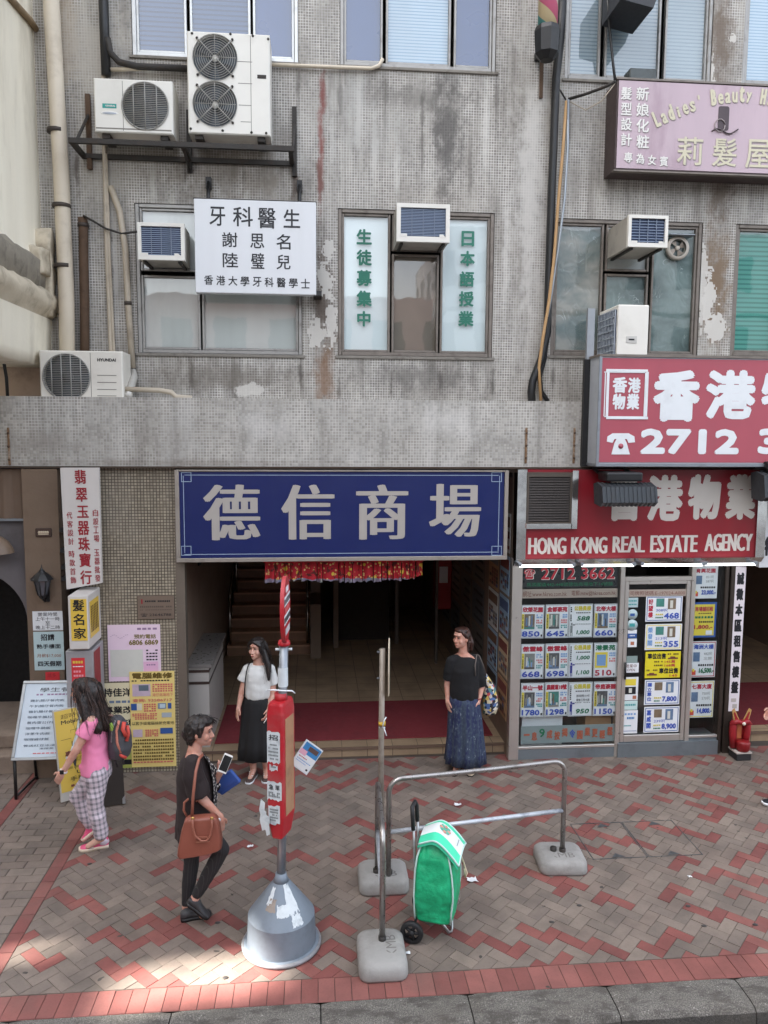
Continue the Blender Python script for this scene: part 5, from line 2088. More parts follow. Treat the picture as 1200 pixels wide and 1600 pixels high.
rows_px = ((945, 997), (1006, 1060), (1067, 1120))
cols_px = ((814, 850), (852, 888), (889, 926), (928, 964))


def cell(r_, c_):
    a, b = cols_px[c_]
    y0, y1 = rows_px[r_]
    k = -r_*.4
    return (a+k, y0-(c_)*.6, b+k, y1-c_*.6)


listing(cell(0, 0), '欣榮花園', M_nred, '850', M_nblue, 0, 'property poster priced 850 in blue, top row of the agency window')
listing(cell(0, 1), '金都豪苑', M_nred, '645', M_nblue, 1, 'property poster priced 645 in blue, top row of the agency window')
rental(cell(0, 2), (('588', .36, .13, M_ngreen), ('1,000', .78, .14, M_ngreen)), mat('grey_ink', (130, 136, 136)), 'property poster with green 588 and 1,000 and a grey figure')
listing(cell(0, 3), '北帝大樓', M_nred, '660', M_nblue, 2, 'property poster priced 660 in blue with a blue tower photo')
listing(cell(1, 0), '傲雲峰', M_nred, '668', M_nblue, 1, 'property poster priced 668 in blue, middle row at the left')
listing(cell(1, 1), '傲雲峰', M_nred, '698', M_nblue, 4, 'property poster priced 698 in blue, middle row of the window')
rental(cell(1, 2), (('1,000', .36, .13, M_ngreen), ('1,100', .78, .14, M_ngreen)), M_fig, 'property poster with green 1,000 and 1,100 and a blue figure')
mb, P = sheet(cell(1, 3), Yi, .003, M_paper)
P.frame(.02, .015, .98, .985, .012, mat('thin_ink', (90, 104, 110)))
P.t('港景苑', .06, .06, .92, .22, M_ngreen, .05)
P.r(.06, .27, .6, .72, M_yst)
P.r(.13, .34, .52, .66, M_lblue)
P.blur(.66, .27, .94, .4, M_lblue, 4, 2)
P.blur(.66, .43, .94, .56, M_salmon, 4, 2)
P.t('510', .05, .78, .8, .95, M_nred, .05, .03)
P.r(.86, .88, .92, .95, M_ink)
mb.build('property_poster', None, 'property poster priced 510 in red with a yellow map', 'poster', 'property posters in the agency window')
listing(cell(2, 0), '半山一號', M_nred, '1780', M_nblue, 4, 'property poster priced 1780 in blue, bottom row at the left')
listing(cell(2, 1), '農圃道18號', M_nred, '1298', M_nblue, 3, 'property poster priced 1298 in blue with a green photo')
rental(cell(2, 2), (('實用面積1019呎', .36, .08, M_ink), ('單邊三房大廳', .48, .08, M_ink), ('950', .78, .14, M_ngreen)), M_fig, 'property poster with a blue figure and green 950')
listing(cell(2, 3), '帝庭豪園', M_nred, '1150', M_nblue, 4, 'property poster priced 1150 in blue, bottom row at the right')

# strips over and under them
M_blackfilm = mat('black_film', (38, 40, 42), .3)
mb, P = sheet((814, 886, 965, 918), YS+.02, .003, M_blackfilm)
M_redletter = plain('letter_red', (190, 40, 56))  # face colour of the printed digits
for m_, d in ((M_white, .006), (M_redletter, 0)):
    P.t('2712 3662', .2+d, .02+d*3, .97+d, .6+d*3, m_, .03, .03)
    P.t('☎', .03+d, .06+d*3, .14+d, .58+d*3, m_, .02)
P.t('馬頭圍道442-448號德信商場地下14號舖', .06, .74, .95, .93, M_ngreen, .0)
mb.build('window_banner', None, 'black window strip with a red telephone number above the agency posters', 'banner')
mb, P = sheet((814, 920, 965, 934), YS+.02, .003, mat('taupe_strip', (166, 152, 140), .5))
M_brn = plain('brown_letter', (112, 62, 50))
P.t('網址:www.hkrea.com.hk', .02, .2, .47, .85, M_brn, .0)
P.t('電郵:mtw@hkrea.com.hk', .52, .2, .98, .85, M_brn, .0)
mb.build('window_strip', None, 'taupe strip with web and mail addresses above the posters', 'strip')
mb, P = sheet((976, 921, 1072, 932), YS+.008, .003, mat('taupe_strip', (166, 152, 140), .5))
P.t('公司牌照號碼:E-197024-A000', .01, .2, .98, .82, M_brn, .0)
mb.build('window_strip', None, 'taupe licence number strip across the top of the door', 'strip')
mb, P = sheet((814, 1133, 963, 1160), YS+.02, .003, mat('grey_strip', (132, 146, 146), .5))
M_or = plain('rust_letter', (176, 92, 66))
for i, ch in enumerate('一息9成按揭令圓業更輕鬆'):
    m_ = M_or if i not in (2, 6) else (M_ngreen if i == 2 else M_nblue)
    dv = .1*math.sin(i*2.1)
    v0 = .24+dv
    u = .03+i*.079
    P.t(ch, u, v0+(.2 if ch == '一' else 0), u+.06, v0+(.3 if ch == '一' else .5), m_, .03)
mb.build('window_strip', None, 'grey mortgage strip with dancing rust coloured characters below the posters', 'strip')

# ---- on the door
Ydr = YS+.008


def dposter(q, label, heading, hcol, bg, price, pcol, extra=None, border=M_bl):
    mb, P = sheet(q, Ydr, .003, bg)
    P.frame(.03, .04, .97, .96, .018, border)
    P.col(heading, .07, .1, .2, .86, hcol, .04)
    P.r(.28, .1, .5, .42, PHOTO[len(price) % 5])
    P.r(.6, .1, .82, .52, PHOTO[(len(price)+2) % 5])
    P.r(.66, .18, .74, .48, PW)
    P.t(price, .5, .66, .92, .9, pcol, .05, .02)
    if extra:
        P.t(extra, .28, .5, .6, .62, M_nblue, .0)
    P.blur(.27, .68, .48, .76, M_yink, 4)
    P.blur(.27, .8, .48, .88, M_ngreen, 5)
    P.ball = None
    mb.build('door_poster', None, label, 'poster', 'property posters on the agency door')


dposter((1009, 931, 1066, 971), 'door poster reading 468 under the licence strip', '好望樓', M_nred, M_paper, '468', M_nblue, '308呎')
dposter((1008, 975, 1065, 1015), 'door poster reading 355 with a yellow border', '榮發閣', M_lblue, M_paper, '355', M_nblue, '213呎', M_yst)
mb, P = sheet((1008, 1018, 1063, 1059), Ydr, .003, plain('bright_yellow_paper', (222, 206, 40), .6))
P.t('車位出售', .06, .06, .58, .28, M_ink, .04)
P.t('車位出售', .4, .62, .94, .84, M_ink, .04)
P.t('145萬', .55, .33, .85, .44, M_nred, .02)
P.t('168萬', .55, .47, .85, .58, M_nred, .02)
P.blur(.25, .34, .5, .42, M_olv, 5)
P.blur(.25, .48, .5, .56, M_olv, 5)
P.blur(.04, .66, .36, .74, M_olv, 7)
P.blur(.62, .06, .94, .14, M_olv, 6)
for (u, v) in ((.64, .19), (.06, .8)):
    P.r(u, v+.04, u+.28, v+.1, M_brn)
    P.r(u+.06, v, u+.2, v+.04, M_brn)
P.t('145', .7, .87, .92, .96, M_nred, .02)
mb.build('door_poster', None, 'bright yellow parking space poster on the agency door', 'poster', 'property posters on the agency door')
dposter((1007, 1062, 1062, 1101), 'door poster reading 7,800 with tilted photos', '獨立單位', M_nblue, M_paper, '7,800', M_nblue)
dposter((1006, 1104, 1061, 1144), 'door poster reading 8,900, lowest on the agency door', '嘉威閣', M_nblue, M_paper, '8,900', M_nblue, '239呎')


def sticker(q, label, base_, parts, round_=False):
    mb = MB()
    X0_, X1_, Z0_, Z1_ = rect(*q, Ydr)
    if round_:
        c_ = Vector(((X0_+X1_)/2, Ydr, (Z0_+Z1_)/2))
        mb.lathe([(.001, .004), ((X1_-X0_)/2, .004), ((X1_-X0_)/2, 0), ((X1_-X0_)/2*.8, -.0), ], c_+Vector((0, .0, 0)), base_, 24, 'y')
        P = Panel.__new__(Panel)
        P.mb, P.X0, P.X1, P.Z0, P.Z1, P.y = mb, X0_, X1_, Z0_, Z1_, Ydr-.006
    else:
        P = Panel(mb, X0_, X1_, Z0_, Z1_, Ydr, .003, base_)
    for f in parts:
        f(P)
    mb.build('door_sticker', None, label, 'sticker', 'stickers on the agency door')


pale = plain('sticker_pale', (176, 196, 198), .5)
sticker((977, 934, 997, 949), 'pale green rectangular sticker at the top of the door', pale, [lambda P: P.blur(.1, .2, .9, .45, M_tealink, 6), lambda P: P.blur(.1, .6, .9, .8, M_tealink, 6)])
sticker((980, 952, 996, 968), 'round white sticker with a blue centre on the door', pale, [lambda P: P.r(.28, .4, .72, .66, M_bl)], True)
sticker((979, 970, 996, 983), 'round sticker with green shapes on the door', pale, [lambda P: P.r(.25, .3, .75, .7, M_tealink)], True)
sticker((981, 984, 995, 997), 'white sticker with a blue lower half on the door', M_paper, [lambda P: P.r(0, .45, 1, 1, M_bl), lambda P: P.blur(.2, .6, .8, .8, M_paper, 4)])
sticker((981, 998, 995, 1011), 'white sticker with a small brown square on the door', M_paper, [lambda P: P.r(.3, .35, .7, .75, plain('brown_mark', (176, 110, 84)))])
sticker((979, 1025, 996, 1036), 'grey green blank sticker on the door', plain('grey_green', (132, 150, 146)), [])
sticker((974, 1036, 998, 1051), 'white opening sign on the agency door', M_paper, [lambda P: P.t('營業中', .15, .12, .85, .48, M_brn, .0), lambda P: P.t('OPEN', .25, .58, .75, .85, M_brn)])
sticker((973, 1058, 997, 1094), 'small white flyer with black and yellow pictures on the door', M_paper, [lambda P: P.r(.15, .08, .85, .36, M_yst), lambda P: P.r(.15, .42, .85, .74, M_ink), lambda P: P.r(.4, .48, .6, .68, PW), lambda P: P.r(.66, .8, .9, .95, plain('brown_mark', (176, 110, 84)))])
sticker((972, 1095, 996, 1109), 'pale mint flyer strip on the door', plain('mint_paper', (196, 220, 216)), [lambda P: P.blur(.1, .3, .9, .6, M_tealink, 7)])
sticker((972, 1110, 996, 1146), 'white flyer with blue heading at the foot of the door', M_paper, [lambda P: P.blur(.12, .1, .9, .22, M_lblue, 4), lambda P: P.blur(.3, .26, .8, .4, plain('deep_blue', (52, 120, 180)), 5), lambda P: P.blur(.12, .62, .6, .7, M_tealink, 6), lambda P: P.r(.05, .88, .95, .9, M_bl)])

# ---- posters in the right hand pane
def tall(q, label, head, hc, bg, price, pc, nums, border):
    mb, P = sheet(q, Yi, .003, bg)
    P.frame(.03, .02, .97, .98, .03, border)
    P.t(head, .1, .08, .9, .22, hc, .04)
    P.r(.1, .3, .36, .56, PHOTO[(len(head)+len(price)) % 5])
    for i, n_ in enumerate(nums):
        P.t(n_, .52, .3+i*.13, .84, .39+i*.13, mat('grey_ink', (130, 136, 136)), .0)
    P.blur(.3, .62, .92, .7, M_ink, 7)
    P.t(price, .34, .74, .95, .9, pc, .05, .02, .1)
    P.r(.06, .8, .22, .93, plain('flower_red', (206, 80, 60)))
    P.r(.09, .76, .17, .84, M_yst)
    mb.build('rental_poster', None, label, 'poster', 'rental posters beside the agency door')


tall((1083, 884, 1121, 935), 'rental poster reading 23,000 at the top beside the door', '肯興花園', M_nred, M_paper, '23,000.-', M_nblue, ('851呎', '587呎'), M_paper)
mb, P = sheet((1080, 941, 1119, 996), Yi, .003, plain('royal_border', (40, 84, 160)))
P.r(.08, .06, .92, .94, M_yst)
P.t('商場舖招租', .14, .12, .86, .26, M_nred, .03)
P.blur(.2, .29, .8, .34, M_olv, 8)
P.blur(.14, .38, .88, .47, M_ngreen, 6)
P.blur(.3, .52, .88, .59, M_ink, 7)
P.t('1,800.-', .12, .64, .86, .77, M_nred, .05, .02)
P.r(.6, .8, .85, .92, M_paper)
mb.build('rental_poster', None, 'yellow rental poster with a blue border reading 1,800', 'poster', 'rental posters beside the agency door')
tall((1079, 1002, 1118, 1058), 'rental poster with a red border reading 16,500', '海洲大樓', M_nblue, M_paper, '16,500.-', M_ngreen, ('442呎', '三房'), M_nred)
tall((1076, 1064, 1115, 1121), 'rental poster reading 14,800, lowest beside the door', '七喜大廈', M_nred, M_paper, '14,800.-', M_nblue, ('750呎', '570呎'), M_yst)

# ---- upright white banner on the dark post
mb, P = sheet((1144, 885, 1160, 1111), YS-.014, .003, mat('white_banner', (222, 214, 218), .5))
P.col('誠徵本區租售樓盤', .14, .03, .86, .885, M_ink, .045, .0, .78)
P.r(.2, .91, .7, .935, plain('flower_grey', (178, 170, 164)))
P.r(.35, .95, .8, .98, plain('flower_grey', (178, 170, 164)))
mb.build('upright_banner', None, 'narrow upright white banner of eight black characters beside the agency', 'banner')

# ---- posters along the side wall of the entrance
def side_poster(y0, y1, z0, z1, c, label, seed):
    rr = random.Random(seed)
    mb = MB()
    X = hx1-.014
    mb.box(X, X+.004, y0, y1, z0, z1, c)
    cols_ = [plain('dim_blue_ink', (70, 84, 116)), plain('dim_red_ink', (120, 66, 60)), plain('soft_black_ink', (58, 54, 52)), plain('dim_brown_ink', (112, 84, 66)), plain('dim_grey_ink', (120, 118, 114))]
    mb.box(X-.002, X-.0005, y0+.02, y1-.02, z1-.16, z1-.04, rr.choice(cols_))
    for i in range(5):
        za = z1-.2-i*(z1-z0-.25)/5
        for k in range(4):
            ya = y0+.03+k*(y1-y0-.06)/4
            if rr.random() < .8:
                mb.box(X-.002, X-.0005, ya, ya+(y1-y0)*.18, za-.05, za-.01, rr.choice(cols_))
    mb.build('wall_poster', None, label, 'poster', 'posters down the side wall of the entrance')


sp_c = [plain('wall_paper_white', (206, 206, 200)), plain('wall_paper_cream', (190, 170, 140)), plain('wall_paper_blue', (150, 176, 196)), plain('wall_paper_tan', (176, 140, 104)), plain('wall_paper_blue2', (140, 164, 186))]
names = ('topmost', 'second', 'third', 'fourth', 'lowest')
for k in range(5):
    side_poster(-.42, .02, 2.42-k*.5-.0, 2.88-k*.5, sp_c[(k*2) % 5], names[k]+' poster in the front column on the entrance side wall', k)
    side_poster(.1, .62, 2.36-k*.5, 2.84-k*.5, sp_c[(k*2+1) % 5], names[k]+' poster in the second column on the entrance side wall', k+9)
for j in range(4):
    for k in range(4):
        y0 = .9+j*.85
        mb = MB()
        X = hx1-.012
        mb.box(X, X+.004, y0, y0+.75, 2.35-k*.58, 2.88-k*.58, mat('dim_poster_%d' % ((j+k) % 3), ((92, 88, 82), (110, 100, 90), (80, 84, 88))[(j+k) % 3], .4))
        for i in range(4):
            za = 2.82-k*.58-i*.12
            mb.box(X-.002, X-.0005, y0+.06, y0+R.uniform(.4, .68), za-.06, za-.02, mat('dim_print', (60, 56, 54)))
        mb.build('dim_poster', None, 'dull poster in the %s row, %s bay inside the entrance wall' % (('top', 'second', 'third', 'bottom')[k], ('first', 'second', 'third', 'fourth')[j]), 'poster', 'dull posters deep inside the entrance')

# ---- hall fittings
b_ = MB()
M_ctr = mat('counter_white', (176, 172, 166), .4, 0, .06, 3, .1)
ct = thing('counter', (-1.35, .3, Z_HALL), 'white counter with two dark bands inside the left of the entrance', 'counter')
b_.box(-1.498, -1.24, -.18, 1.2, Z_HALL, 1.08, M_ctr)
b_.build('body', ct)
b_ = MB()
b_.box(-1.498, -1.2, -.2, 1.22, 1.0801, 1.12, mat('counter_top', (120, 116, 112), .3))
for z in (1.04, .9):
    b_.box(-1.498, -1.236, -.185, 1.204, z-.02, z+.012, plain('dark_band', (58, 44, 38)))
b_.build('top', ct)
b_ = MB()
b_.box(-1.495, -1.47, .8, 1.25, 2.1, 2.55, M_black, .02, 1)
b_.build('letter_box', None, 'small black box on the left wall inside the entrance', 'box')
hy = thing('fire_hydrant_cabinet', (2.0, 3.4, Z_HALL), 'dim red fire hose cabinet deep inside the entrance', 'fire cabinet')
b_ = MB()
b_.box(1.95, 2.23, 3.3, 3.5, .9, 1.9, mat('hydrant_red', (150, 34, 34), .5), .02, 1)
b_.build('cabinet', hy)
b_ = MB()
b_.box(2.02, 2.16, 3.292, 3.299, 1.35, 1.62, M_paper)
b_.build('notice_plate', hy)
b_ = MB()
b_.box(.44, .78, 4.38, 4.397, 1.3, 2.0, mat('red_poster', (168, 56, 56), .6))
b_.box(.5, .72, 4.37, 4.378, 1.5, 1.8, plain('poster_cream', (200, 170, 140)))
b_.build('hall_poster', None, 'small red poster on the wall right of the stairs', 'poster')

# ---- the doorway at the right edge
rd_ = MB()
ex0 = xe[1]
rd_.box(ex0, 8, -.2, 5, -.1, Z_HALL, M_ftile)
rd_.box(ex0, 8, -.218, -.202, Z_HALL-.028, Z_HALL+.003, mat('step_nosing', (104, 84, 70), .6))
rd_.build('side_hall_floor', bld)
rd_ = MB()
rd_.box(ex0-.05, ex0, YS+.1, 5, 0, 3.4, M_wallh)
rd_.box(ex0, 8, 5, 5.1, 0, 3.4, M_wallh)
rd_.box(7.9, 8, -.2, 5, 0, 3.4, M_wallh)
rd_.box(ex0-.1, 8, -.45, 5.1, 3.36, 3.45, M_wallh)
rd_.build('side_hall_wall', bld)
rd_ = MB()
rd_.box(ex0+.25, 7.5, .0, 1.6, Z_HALL+.001, Z_HALL+.012, M_mat, .004, 1)
rd_.build('door_mat', None, 'dark red mat in the doorway at the right edge', 'mat')
mb, P = sheet((1190, 735, 1300, 886), -.6, .06, M_signwhite)
P.t('4', .02, .68, .13, .88, M_ink, .03)
P.r(0, .3, .18, .33, M_galv)
mb.build('number_sign', None, 'white sign with a black 4 at the right edge', 'sign')

# ---- red incense holder by the dark post
p = gr(1148, 1178)
ih = thing('incense_holder', (p.x, -.66, 0), 'red paper wrapped incense holder with two gilt paper horns on a block', 'shrine')
M_redp = mat('shrine_red', (150, 30, 38), .45, 0, .12, 14, .2, (120, 20, 28))
b_ = MB()
b_.box(p.x-.09, p.x+.09, -.76, -.58, 0, .085, mat('block_black', (40, 40, 42)), .006, 1)
b_.box(p.x-.095, p.x+.095, -.765, -.575, .0855, .1, mat('block_top', (190, 180, 172)))
b_.build('block', ih)
b_ = MB()
b_.lathe([(.06, .1), (.075, .12), (.08, .2), (.07, .22)], (p.x+.015, -.70, 0), mat('pot_red', (128, 22, 26), .4), 18)
b_.build('pot', ih)
b_ = MB()
for s_ in (-1, 1):
    b_.tube([(p.x+s_*.075, -.64, .12), (p.x+s_*.085, -.645, .28), (p.x+s_*.09, -.65, .42), (p.x+s_*.07, -.66, .46)], [.036, .042, .04, .016], M_redp, 10)
b_.box(p.x-.09, p.x+.09, -.62, -.6, .1, .44, M_redp)
b_.box(p.x-.025, p.x+.03, -.63, -.621, .22, .4, plain('gilt_print', (190, 110, 70)))
b_.build('wrapping', ih)
b_ = MB()
b_.tube([(p.x-.13, -.66, .4), (p.x-.06, -.68, .45), (p.x, -.69, .43), (p.x+.06, -.68, .45), (p.x+.13, -.66, .4)], [.014, .036, .022, .036, .014], M_redp, 10)
b_.ball((p.x, -.725, .435), .02, .014, .02, plain('shrine_pearl', (230, 222, 206)))
b_.build('bow', ih)
b_ = MB()
for s_ in (-1, 1):
    b_.prism([(p.x+s_*.015, .44), (p.x+s_*.09, .6), (p.x+s_*.12, .58), (p.x+s_*.09, .44)][::s_], -.665, -.655, plain('gilt_paper', (186, 146, 90)))
    b_.prism([(p.x+s_*.03, .45), (p.x+s_*.088, .56), (p.x+s_*.1, .55), (p.x+s_*.075, .45)][::s_], -.669, -.6655, M_redp)
b_.build('paper_horn', ih)

# ================================================================== STREET THINGS
# ---- bus stop pole
M_zinc = mat('painted_zinc', (122, 132, 142), .62, .1, .14, 5, .45, (88, 92, 96))
M_busred = mat('bus_stop_red', (178, 32, 42), .4, 0, .08, 4, .3, (150, 120, 112))
M_wood = mat('weathered_ply', (170, 128, 96), .8, 0, .15, 7, .3)
bc = gr(440, 1474)
bx, by = bc.x, bc.y
bs = thing('bus_stop', (bx, by, 0), 'bus stop pole with a round red head and red box on a grey cone', 'bus stop')
b_ = MB()
b_.lathe([(.28, .0), (.287, .015), (.28, .03), (.258, .034)], (bx, by, 0), M_zinc, 48)
b_.lathe([(.256, .034), (.252, .12), (.246, .247)], (bx, by, 0), M_zinc, 48, cap=False)
b_.lathe([(.246, .247), (.241, .254)], (bx, by, 0), M_zinc, 48, cap=False)
b_.lathe([(.241, .254), (.15, .378), (.06, .50)], (bx, by, 0), M_zinc, 48, cap=False)
b_.lathe([(.06, .50), (.045, .53), (.04, .56)], (bx, by, 0), M_zinc, 32)
b_.tube(ring := [(bx+.281*math.cos(i*math.pi/24), by+.281*math.sin(i*math.pi/24), .016) for i in range(48)], .016, mat('rim_grey', (142, 142, 144), .6, .2, .15, 20, .3), 8, True)
b_.build('base', bs)


def cone_patch(a0, a1, t0, t1, seed, m):
    """a torn paper bill pasted on the cone: follows its slope"""
    rr = random.Random(seed)
    P0, P1 = (.24, .25), (.055, .505)
    n = 7
    rows = []
    for j in range(n+1):
        t = t0+(t1-t0)*j/n
        r_ = P0[0]+(P1[0]-P0[0])*t+.003
        z = P0[1]+(P1[1]-P0[1])*t+.002
        row = []
        for i in range(n+1):
            a = a0+(a1-a0)*i/n+rr.uniform(-.03, .03)*(i in (0, n))
            row.append((bx+r_*math.cos(a), by+r_*math.sin(a), z+rr.uniform(-.006, .006)*(j in (0, n))))
        rows.append(row)
    mb = MB()
    mb.loft(rows, m, cap=False, closed=False)
    return mb


M_bill = mat('pasted_paper', (206, 212, 214), .8, 0, .18, 18, .5, (140, 150, 154))
M_bill2 = mat('peeled_paper', (150, 138, 128), .8, 0, .2, 16, .5)
for args in ((-1.28, -.72, .3, .97, 1, M_bill), (-1.72, -1.25, .28, .55, 2, M_bill), (-1.15, -.78, .03, .3, 3, M_bill), (-2.35, -2.05, .5, .9, 4, M_bill), (-2.25, -1.8, .38, .66, 5, M_bill2)):
    cone_patch(*args).build('pasted_bill', bs)
b_ = MB()
b_.tube([(bx, by, .5), (bx+.012, by, .9), (bx+.02, by, 1.86), (bx+.035, by, 2.29)], .032, M_galv, 16)
b_.lathe([(.042, -.01), (.046, .0), (.042, .022), (.03, .03)], (bx+.035, by, 2.29), M_busred, 20)
for s_ in (-1, 1):
    b_.tube([(bx+.033+s_*.03, by, 2.25), (bx+.033+s_*.06, by, 2.25)], .01, M_bill, 8)
b_.build('pole', bs)
b_ = MB()
zb0, zb1 = .865, 1.88
bm = bmesh.new()
bw_, bd_ = .125, .17          # box is turned so that one face looks at the road
A = Matrix.Translation((bx+.008, by, 0)) @ Matrix.Rotation(rad(-24), 4, 'Z')
b_.M = A
rings = []
for (z, s1, s2) in ((zb0, .62, .8), (zb0+.012, .66, .84), (zb0+.16, 1, 1), (zb1-.08, 1, 1), (zb1-.02, .9, .92), (zb1, .8, .85)):
    rg = []
    hw_, hd_ = .064*s1, .105*s2
    for (cx_, cy_, a0) in ((hw_, hd_, 0), (-hw_, hd_, 90), (-hw_, -hd_, 180), (hw_, -hd_, 270)):
        for k in range(4):
            a = rad(a0+k*30)
            q = .018
            rg.append((cx_-math.copysign(q, cx_)+q*math.cos(a), cy_-math.copysign(q, cy_)+q*math.sin(a), z))
    rings.append(rg)
b_.loft(rings, M_busred, smooth=False)
b_.box(.0635, .0665, -.06, .075, zb0+.17, zb1-.12, M_wood)
b_.tube([(0, 0, zb1-.01), (0, 0, zb1+.05)], .045, M_busred, 18)
# pasted bills on the street face
yf_ = -.106


def bill(x0, x1, z0, z1, rows, seed, head=None):
    rr = random.Random(seed)
    n = 8
    top_ = [(x0+(x1-x0)*i/n, yf_-.001, z1+rr.uniform(-.012, .004)) for i in range(n+1)]
    bot_ = [(x0+(x1-x0)*i/n, yf_-.001, z0+rr.uniform(-.004, .018)) for i in range(n+1)]
    b_.loft([bot_, top_], M_bill, cap=False, closed=False)
    if head:
        b_.text(head, x0+.015, x1-.015, z1-.065, z1-.025, yf_-.003, M_ink, .01)
    for r_ in range(rows):
        z = z0+.03+(z1-z0-.05-(.06 if head else 0))*r_/max(rows, 1)
        k = 7
        for i in range(k):
            xx = x0+.012+(x1-x0-.024)*i/k
            if rr.random() < .85:
                b_.box(xx, xx+(x1-x0)*.085, yf_-.003, yf_-.002, z, z+.012, mat('grey_ink', (130, 136, 136)))


bill(-.058, .045, 1.44, 1.68, 5, 1, '招')
bill(-.04, .025, 1.38, 1.43, 1, 2)
bill(-.06, .056, 1.16, 1.31, 3, 3, '急 單')
bill(-.052, .04, .98, 1.13, 5, 4)
b_.M = None
b_.build('info_box', bs)
b_ = MB()
b_.M = A
for k, (x0, z0, x1, z1, dy) in enumerate(((-.12, 1.0, -.085, 1.15, -.09), (-.1, .93, -.06, 1.1, -.12), (-.06, .9, -.03, 1.06, -.125))):
    b_.loft([[(x0, dy, z1), (x1, dy-.005, z1-.02)], [(x0-.01, dy-.012, (z0+z1)/2), (x1+.0, dy-.014, (z0+z1)/2)], [(x0+.005, dy-.004, z0), (x1+.004, dy-.01, z0+.02)]], M_bill, cap=False, closed=False)
b_.M = None
b_.build('torn_bill', bs)
b_ = MB()
# the head: a red oval plate seen nearly edge on
hz_c = (2.30+2.765)/2
b_.M = Matrix.Translation((bx+.045, by, hz_c+.01)) @ Matrix.Rotation(rad(-96), 4, 'Z')
no = 40
hr_, hh_ = .165, .24
fr_ = [(hr_*math.cos(2*math.pi*i/no), hh_*math.sin(2*math.pi*i/no)) for i in range(no)]
b_.prism(fr_, -.014, .014, M_busred)
yy = -.0155
for (x0, x1, z0, z1, m_) in ((-.06, .06, .13, .17, M_paper), (-.135, .135, .04, .11, M_paper), (-.14, .14, -.09, -.02, M_paper), (-.1, .1, -.01, .03, mat('pale_red', (206, 90, 90)))):
    b_.box(x0, x1, yy, -.014, z0, z1, m_)
    b_.box(x0, x1, .014, .0155, z0, z1, m_)
for sgn, yb_ in ((1, yy-.001), (-1, .0165)):
    for i in range(5):
        b_.box(-.13+i*.058, -.095+i*.058, min(yb_, yb_+.0008), max(yb_, yb_+.0008), .055, .095, M_ink)
        b_.box(-.13+i*.058, -.09+i*.058, min(yb_, yb_+.0008), max(yb_, yb_+.0008), -.075, -.035, M_ink)
    for i in range(6):
        b_.box(-.1+i*.035, -.08+i*.035, min(yb_, yb_+.0008), max(yb_, yb_+.0008), -.17+.0*i, -.12, M_paper)
b_.M = None
b_.build('head_plate', bs)
# paper wrapped round the pole and a tie
b_ = MB()
b_.lathe([(.036, 1.98), (.037, 2.0), (.036, 2.12)], (bx+.025, by, 0), M_bill, 18, cap=False)
b_.tube([(bx-.09, by-.03, 1.96), (bx-.04, by-.04, 1.965), (bx+.02, by-.046, 1.96), (bx+.09, by-.04, 1.955), (bx+.11, by-.02, 1.93)], .006, M_paper, 6)
b_.build('tied_paper', bs)
lf = thing('leaflet', (bx+.17, by, 1.2), 'plastic sleeve with a blue leaflet hanging from the bus stop box', 'leaflet')
lc = at(479, 1183, by+.02)
b_ = MB()
b_.M = Matrix.Translation(lc) @ Matrix.Rotation(rad(-14), 4, 'Z') @ Matrix.Rotation(rad(33), 4, 'Y')
b_.box(-.075, .075, -.002, .002, -.115, .115, mat('clear_sleeve', (214, 220, 224), .2))
P = Panel.__new__(Panel)
P.mb, P.X0, P.X1, P.Z0, P.Z1, P.y = b_, -.07, .07, -.105, .105, -.003
P.r(0, .0, 1, 1, M_paper)
P.r(.05, .0, 1, .42, mat('leaflet_blue', (64, 130, 186), .4))
P.r(.35, .08, .9, .26, mat('leaflet_photo', (96, 74, 70), .4, 0, .3, 20))
P.r(.0, .3, .4, .5, plain('leaflet_pink', (222, 170, 190)))
P.blur(.1, .55, .6, .6, M_nred, 6)
P.blur(.08, .65, .92, .7, M_lblue, 9)
P.blur(.08, .74, .7, .78, M_lblue, 9)
P.r(.82, .86, .93, .93, M_ink)
b_.M = None
b_.build('sleeve', lf)

# ---- crowd barriers
M_tube = mat('worn_chrome_tube', (168, 164, 160), .3, .85, .12, 9, .6, (84, 74, 66))
M_tubew = mat('peeling_white_tube', (196, 202, 208), .4, .3, .2, 14, .6, (60, 70, 92))
M_conc = mat('concrete_base', (150, 148, 144), .9, 0, .14, 6, .45, (104, 100, 95), bump=.004, bs=40)


